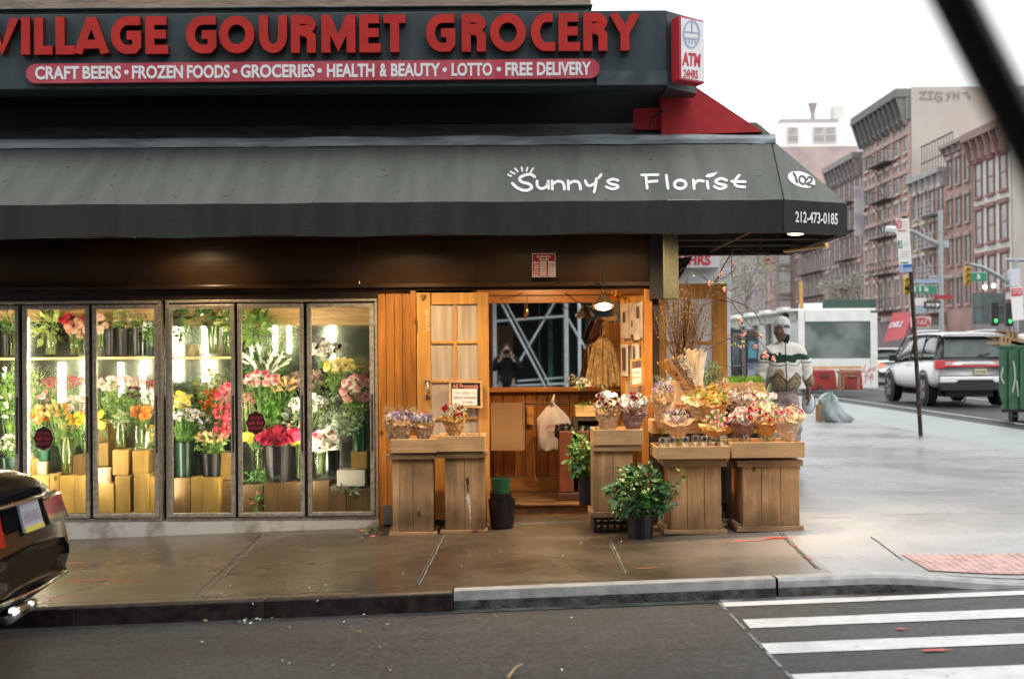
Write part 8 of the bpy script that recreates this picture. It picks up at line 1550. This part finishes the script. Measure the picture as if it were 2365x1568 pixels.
def hand(V, E, wi, w, dirv, side, curl=.35, r=.0095):
    """palm and five bent fingers grown from wrist vertex wi at point w, pointing along dirv"""
    w = Vector(w); d = Vector(dirv).normalized(); s_ = Vector(side).normalized(); nrm = d.cross(s_).normalized(); pm = w+d*.05; V.append((*pm, .030, .016)); p = len(V)-1; E.append((wi, p))
    V.append((*(w+d*.085), .034, .014)); q = len(V)-1; E.append((p, q))
    for i, (o_, L_) in enumerate(((-.030, .066), (-.010, .076), (.010, .072), (.029, .058))):
        a = w+d*.092+s_*o_; b = a+(d+nrm*curl*.5).normalized()*L_*.5; c = b+(d+nrm*curl*1.6).normalized()*L_*.5
        V += [(*a, r, r), (*b, r*.92, r*.92), (*c, r*.75, r*.75)]; k = len(V); E += [(q, k-3), (k-3, k-2), (k-2, k-1)]
    a = w+d*.035-s_*.034; b = a+(d*.7-s_*.7+nrm*.3).normalized()*.035; c = b+(d-s_*.2+nrm*.5).normalized()*.030; V += [(*a, .013, .012), (*b, .0105, .0105), (*c, .008, .008)]; k = len(V); E += [(p, k-3), (k-3, k-2), (k-2, k-1)]
# --- the walking man
mx_, my_ = at(1813, 900, 16.1).x, 16.1-CD; mz = gz(3)
man = thing('person', 'man walking in a knitted bobble hat and mountain patterned fleece, looking aside', 'person', (mx_, my_, mz)); O = Vector((mx_, my_, mz))
def W(v): return (v[0]+O.x, v[1]+O.y, v[2]+O.z)+tuple(v[3:])
V = [(0,0,.95,.08,.06),(0,0,1.15,.10,.07),(0,0,1.33,.15,.10),(0,-.005,1.44,.055,.055),(-.01,-.015,1.52,.052,.055)]; E = [(0,1),(1,2),(2,3),(3,4)]
for sx in (-1, 1):
    k = len(V); V += [(sx*.17,0,1.37,.055,.055),(sx*.245,.02,1.13,.045,.045),(sx*.262,-.03,.905,.030,.024)]; E += [(2,k),(k,k+1),(k+1,k+2)]; hand(V, E, k+2, (sx*.262,-.03,.905), (0.0,-.12,-1), (0,-sx*1.0,.1) , .5)
    k = len(V); V += [(sx*.08,0,.84,.05,.05),(sx*.10,-.03*sx,.50,.05,.05),(sx*.10,.06*sx,.10,.045,.045),(sx*.105,.06*sx-.11,.05,.04,.03)]; E += [(0,k),(k,k+1),(k+1,k+2),(k+2,k+3)]
hc = Vector((-.035, -.03, 1.585)); hm = head_mesh(O+hc, -.75, 1.10).mesh('head', SKIN)
skin('body', [W(v) for v in V], E, SKIN, man, 1, 0, hm)
def jacket_mat():
    m = bpy.data.materials.new('fleece_pattern'); m.use_nodes = True; nt = m.node_tree; L = nt.links; b = nt.nodes['Principled BSDF']; b.inputs['Roughness'].default_value = .95; b.inputs['Sheen Weight'].default_value = .3
    tc = node(nt, 'ShaderNodeTexCoord'); sp = node(nt, 'ShaderNodeSeparateXYZ'); L.new(tc.outputs['Object'], sp.inputs[0])
    def M_(op, a, b_=None, c=None):
        n = node(nt, 'ShaderNodeMath', operation=op)
        for i, v in enumerate((a, b_, c)):
            if v is None: continue
            if isinstance(v, (int, float)): n.inputs[i].default_value = v
            else: L.new(v, n.inputs[i])
        return n.outputs[0]
    z = M_('SUBTRACT', sp.outputs[2], O.z); x = M_('SUBTRACT', sp.outputs[0], O.x)
    n1 = node(nt, 'ShaderNodeTexNoise', Scale=9.0, Detail=1.0); L.new(tc.outputs['Object'], n1.inputs['Vector']); w_ = M_('MULTIPLY', M_('SUBTRACT', n1.outputs['Fac'], .5), .12); zz = M_('ADD', z, w_)
    zz = M_('ADD', zz, M_('MULTIPLY', M_('ABSOLUTE', x), -.10)); zb_ = M_('ADD', z, M_('MULTIPLY', M_('PINGPONG', M_('MULTIPLY', x, 1.0), .11), -.9))
    def band(v, lo, hi): return M_('MULTIPLY', M_('GREATER_THAN', v, lo), M_('LESS_THAN', v, hi))
    cur = (.74,.72,.66)
    def mixc(prev, fac, c):
        n = node(nt, 'ShaderNodeMix', data_type='RGBA'); L.new(fac, n.inputs[0])
        if isinstance(prev, tuple): n.inputs[6].default_value = (*prev, 1)
        else: L.new(prev, n.inputs[6])
        n.inputs[7].default_value = (*c, 1); return n.outputs[2]
    o_ = mixc(cur, band(zz, 1.245, 1.325), (.012,.05,.032)); o_ = mixc(o_, band(zz, 1.20, 1.213), (.02,.05,.04))
    sun_ = M_('ADD', M_('POWER', M_('MULTIPLY', M_('ADD', x, .09), 1.0), 2), M_('POWER', M_('SUBTRACT', z, 1.11), 2)); o_ = mixc(o_, M_('LESS_THAN', sun_, .0030), (.36,.26,.14))
    o_ = mixc(o_, M_('LESS_THAN', zb_, 1.03), (.17,.08,.045)); n2 = node(nt, 'ShaderNodeTexNoise', Scale=14.0, Detail=2.0); L.new(tc.outputs['Object'], n2.inputs['Vector']); z3 = M_('ADD', zb_, M_('MULTIPLY', n2.outputs['Fac'], .1)); o_ = mixc(o_, M_('LESS_THAN', z3, 1.055), (.30,.22,.12))
    st_ = M_('LESS_THAN', M_('FRACT', M_('MULTIPLY', M_('ADD', z3, M_('MULTIPLY', x, .3)), 22)), .22); o_ = mixc(o_, M_('MULTIPLY', st_, M_('LESS_THAN', z3, 1.05)), (.03,.035,.02))
    zp = band(M_('ADD', x, .01), -.005, .005); o_ = mixc(o_, zp, (.015,.03,.025))
    L.new(o_, b.inputs['Base Color']); nb = node(nt, 'ShaderNodeTexNoise', Scale=160.0); L.new(tc.outputs['Object'], nb.inputs['Vector']); bp = node(nt, 'ShaderNodeBump', Strength=.5, Distance=.008); L.new(nb.outputs['Fac'], bp.inputs['Height']); L.new(bp.outputs[0], b.inputs['Normal']); return m
V = [(0,0,.885,.185,.15),(0,0,1.08,.215,.165),(0,0,1.27,.20,.135),(0,0,1.38,.14,.10),(-.01,-.005,1.455,.075,.075),(-.012,-.01,1.49,.07,.072)]; E = [(0,1),(1,2),(2,3),(3,4),(4,5)]
for sx in (-1, 1): k = len(V); V += [(sx*.17,0,1.35,.085,.085),(sx*.225,.01,1.25,.078,.078),(sx*.262,.02,1.10,.068,.068),(sx*.272,-.02,.955,.058,.056)]; E += [(3,k),(k,k+1),(k+1,k+2),(k+2,k+3)]
skin('jacket', [W(v) for v in V], E, jacket_mat(), man, 3, wr=.016)
V = [(0,.01,1.02,.12,.09),(0,.01,.90,.14,.11)]; E = [(0,1)]
for sx in (-1, 1): k = len(V); V += [(sx*.075,0,.80,.082,.09),(sx*.10,-.04*sx,.50,.080,.085),(sx*.105,.05*sx,.14,.072,.075)]; E += [(1,k),(k,k+1),(k+1,k+2)]
skin('trousers', [W(v) for v in V], E, mat('mauve_trousers', (.34,.26,.25), rough=.85, var=.12, scale=6, bump=.5, bscale=12), man, 3, wr=.02)
for sx in (-1, 1): y_ = .05*sx; mb = MB(); mb.ball(O+Vector((sx*.105, y_-.06, .055)), .05, .14, .055, 12, 8); mb.build('shoe', mat('dark_shoe', (.04,.035,.035), rough=.6), man, smooth=True)
hatc = O+hc+Vector((.004, .008, .045)); mb = MB(); yawh = -.75
mb.lathe([(.088,-.035),(.092,-.01),(.090,.03),(.078,.075),(.050,.108),(.015,.122),(.001,.123)], hatc, 26, fn=lambda r_, z_, an, j: (r_*(1+.012*math.sin(an*26)), z_-(.055*max(0, abs(math.cos(an+.75))-.3) if j == 0 else 0)))
hm0 = Vector(hatc); mb.v = [tuple(hm0+(Vector(v)-hm0)*1.08) for v in mb.v]; hat = mb.build('hat', mat('knit_white', (.60,.60,.60), rough=.95, bump=.6, bscale=90), man, smooth=True)
MB().ball(hatc+Vector((.045,.02,.135)), .038, n=14, k=10, jit=.12).build('pompom', mat('black_wool', (.012,.012,.014), rough=1), hat)
mb = MB(); V_, F2 = text_mesh('YORK', .03)
def wraph(u, v): a = -PI/2-.62+(u-.5)*1.7; R = .103; return (hatc.x+R*math.cos(a+.62*1.15)*1.0, hatc.y+R*math.sin(a+.62*1.15), hatc.z+.008+v*.036-.012+.012*(u-.5)*-1)
mb.add([wraph(u, v) for u, v in V_], F2); mb.build('hat_word', mat('black_wool', (.012,.012,.014)), hat)
mb = MB()   # black hood lining down the cheek and neck
mb.tube([O+hc+Vector((.058,.0,-.01)), O+hc+Vector((.052,-.012,-.07)), O+hc+Vector((.03,-.03,-.13))], [.028,.034,.034], 8).build('earflap', mat('black_wool', (.012,.012,.014)), hat)
mb = MB(); fdir = Vector((math.sin(-.75), -math.cos(-.75), 0)); sd = Vector((math.cos(-.75), math.sin(-.75), 0))
for sx in (-1, 1): mb.ball(O+hc+fdir*.086+sd*sx*.033+Vector((0,0,.014)), .010, .006, .006, 8, 5)
mb.build('eye', mat('eye_white', (.5,.47,.42), rough=.3), man); mb = MB(); mb.ball(O+hc+fdir*.101+Vector((0,0,-.06)), .020, .012, .008, 10, 6); mb.build('lips', mat('lip_brown', (.14,.05,.04), rough=.4), man)
MB().tube([O+Vector((-.012,-.142,.93)), O+Vector((-.012,-.152,1.1)), O+Vector((-.012,-.145,1.27)), O+Vector((-.012,-.10,1.40))], .004, 5).build('zip', mat('zip_green', (.015,.03,.025)), man)
t = thing('tote_bag', 'round pale bag with dark piping held low in the man\'s hand', 'bag', O+Vector((.29,-.05,.52))); c = O+Vector((.275,.05,.775)); mb = MB(); mb.ball(c, .072, .035, .115, 20, 10); mb.build('bag_body', mat('pale_bag', (.58,.64,.66), rough=.5), t, smooth=True)
mb = MB(); P = [c+Vector((.076*math.cos(a*PI/12), -.0, .12*math.sin(a*PI/12))) for a in range(25)]; mb.tube(P, .004, 5).build('piping', BPL, t); mb = MB(); mb.ball(c+Vector((0,-.036,-.02)), .018, .003, .012, 10, 5).build('emblem', mat('grey_emblem', (.3,.35,.36)), t)
MB().tube([c+Vector((-.04,0,.10)), c+Vector((-.0,-.03,.12)), c+Vector((.04,0,.10))], .005, 5).build('handle', BPL, t)
# far pedestrian in red seen through the shed side
for (px, py, d, c_, lb) in ((1958,890,70,(.5,.03,.03),'tiny pedestrian in red far down the pavement'),): pass
# ================================================================== PHOTOGRAPHER'S SIDE (seen in the mirror and at the top right)
MC = 2*(BD-.008+CD)
def mw(px, py, dob): p = at(px, py, MC-dob); return Vector((p.x, dob-CD, p.z))
SCF = mat('scaffold_paint', (.85,.93,.97), rough=.5, var=.12, scale=10)
sc_ = thing('scaffold', 'pale blue grey pipe scaffold across the street, reflected in the mirror', 'scaffold', (.5, -13, 0))
def pipe(a, b, r_, name_='pipe', m_=None): MB().tube([a, b], r_, 10).build(name_, m_ or SCF, sc_)
xa = mw(1145, 800, -.9); xb = mw(1308, 800, -.5)
for (x, y, r_) in ((xa.x-.02, xa.y, .04), (xb.x, xb.y, .045), (2.6, -12.9, .05), (-1.6, -13.3, .05)): pipe(Vector((x, y, -.15)), Vector((x, y, 3.2)), r_, 'upright')
for (p, q, d1, d2, r_) in (((1143,742),(1310,730),-.9,-.5,.026), ((1143,893),(1310,886),-.9,-.5,.026), ((1158,700),(1259,892),-.6,-.6,.024), ((1280,700),(1166,892),-.7,-.7,.024), ((1312,737),(1366,828),-.55,-.55,.026), ((1195,880),(1300,872),-.75,-.75,.02)):
    a, b = mw(*p, d1), mw(*q, d2); e = (b-a)*.12 if abs(b.x-a.x) < .95 or True else 0; pipe(a-(e if p[1] < 705 or q[1] > 888 else e*0), b+(e if q[1] > 889 and p[1] < 705 else e*0), r_, 'brace')
pipe(mw(1168.5,698,-.6), mw(1272,893,-.6), .014, 'brace')
a, b = at(2203, 0, .95), at(2365, 315, .95); v = (b-a); pipe(a-v*5, b+v*14, .0165, 'near_brace', BLK); pipe(Vector((1.35, .95-CD, -.2)), Vector((1.35, .95-CD, 3.2)), .03, 'upright')
SHED_D = mat('dark_shed_deck', (.03,.03,.032), rough=.9)
sh = thing('scaffold_deck', 'dark plank deck over the pavement on the photographer\'s side', 'deck', (0, -14, 3.2)); MB().box(-9, 9, -15.9, -12.2, 3.2, 3.3).build('deck', SHED_D, sh)
bk = thing('street_building', 'dark shopfront building behind the photographer, seen only in the mirror', 'building', (0, -16, 0)); MB().box(-14, 14, -20, -16, -.3, 11).build('wall', mat('dark_front', (.012,.014,.015), rough=.8, var=.4, scale=.7), bk)
mb = MB()
for (x0, x1, z0_, z1_) in ((1.7, 2.6, 1.9, 2.9), (.9, 1.0, .2, 3), (2.9, 3.0, .2, 3), (-1.2, -1.1, .2, 3)): mb.box(x0, x1, -15.99, -15.9, z0_, z1_)
mb.build('panel', mat('teal_poster', (.06,.14,.13), rough=.5, var=.5, scale=3), bk)
mb = MB()
for i in range(9): x = -1+i*.55+random.uniform(-.1, .1); mb.box(x, x+.03, -15.98, -15.92, .3, 2.6)
mb.build('mullion', mat('grey_mullion', (.10,.105,.11), rough=.6), bk)
t = thing('reflected_door', 'brown door behind the photographer, seen only in the mirror', 'door', (-.2, -15.9, 0)); MB().box(-.35, .15, -15.97, -15.9, 0, 2.1).build('door_leaf', mat('brown_door', (.12,.06,.03), rough=.6), t)
far = MB(); far.box(-30, 30, -16, -12.9+.4, -.3, -.1+0.12); o = far.build('opposite_sidewalk', CONC); tag(o, kind='structure')
# photographer standing at the camera
ph = thing('person', 'photographer in dark clothes holding a camera to the eye, reflected in the mirror', 'person', (0, -12.6, .02))
V = [(0,-12.70,.95,.15,.11),(0,-12.70,1.15,.16,.12),(0,-12.68,1.34,.17,.11),(0,-12.62,1.44,.055,.055),(0,-12.60,1.50,.05,.05)]; E = [(0,1),(1,2),(2,3),(3,4)]
for sx in (-1, 1):
    k = len(V); V += [(sx*.18,-12.66,1.38,.06,.06),(sx*.26,-12.60,1.20,.05,.05),(sx*.10,-12.48,1.42,.03,.028)]; E += [(2,k),(k,k+1),(k+1,k+2)]; hand(V, E, k+2, (sx*.10,-12.48,1.42), (-sx*.25,.12,.9), (-sx*.9,.2,.2), .3)
    k = len(V); V += [(sx*.09,-12.70,.88,.09,.09),(sx*.10,-12.68,.48,.07,.07),(sx*.10,-12.70,.08,.05,.05),(sx*.10,-12.58,.04,.04,.03)]; E += [(0,k),(k,k+1),(k+1,k+2),(k+2,k+3)]
pb = skin('body', V, E, SKINL, ph, 1, 0, head_mesh((0,-12.585,1.575), PI).mesh('head', SKINL))
V = [(0,-12.70,.80,.17,.13),(0,-12.70,1.05,.19,.15),(0,-12.69,1.26,.20,.14),(0,-12.67,1.38,.14,.10),(0,-12.62,1.45,.07,.07)]; E = [(0,1),(1,2),(2,3),(3,4)]
for sx in (-1, 1): k = len(V); V += [(sx*.19,-12.66,1.36,.085,.085),(sx*.27,-12.60,1.19,.07,.07),(sx*.14,-12.51,1.36,.05,.05)]; E += [(3,k),(k,k+1),(k+1,k+2)]
skin('coat', V, E, mat('black_coat', (.010,.010,.012), rough=.9), ph, 2, wr=.02)
V = [(0,-12.70,.9,.16,.13)]; E = []
for sx in (-1, 1): k = len(V); V += [(sx*.09,-12.70,.8,.10,.10),(sx*.10,-12.68,.48,.085,.085),(sx*.10,-12.70,.12,.07,.07)]; E += [(0,k),(k,k+1),(k+1,k+2)]
skin('trousers', V, E, mat('black_coat', (.010,.010,.012)), ph)
mb = MB(); mb.lathe([(.088,-.02),(.092,.03),(.078,.08),(.045,.112),(.001,.12)], (0,-12.60,1.60), 18, fn=lambda r_, z_, an, j: (r_*(1+.05*math.sin(an*7+j)), z_-.05*(j == 0 and math.sin(an) < .2))); mb.build('hair', mat('brown_hair', (.06,.03,.018), rough=.8, bump=.8, bscale=60), ph, smooth=True)
t = thing('film_camera', 'black hand held camera at the photographer\'s eye', 'camera', (0,-12.45,1.5)); MB().box(-.065,.065,-12.48,-12.44,1.505,1.585).build('camera_body', BLB, t, bevel=.006); mb = MB(); mb.lathe([(.028,0),(.03,.02)], (0,0,0), 16, cap=True); mb.v = [(x, -12.439+z*.5, 1.545+y) for x, y, z in mb.v]; mb.build('lens', mat('lens_glass', (.02,.02,.03), rough=.1), t)
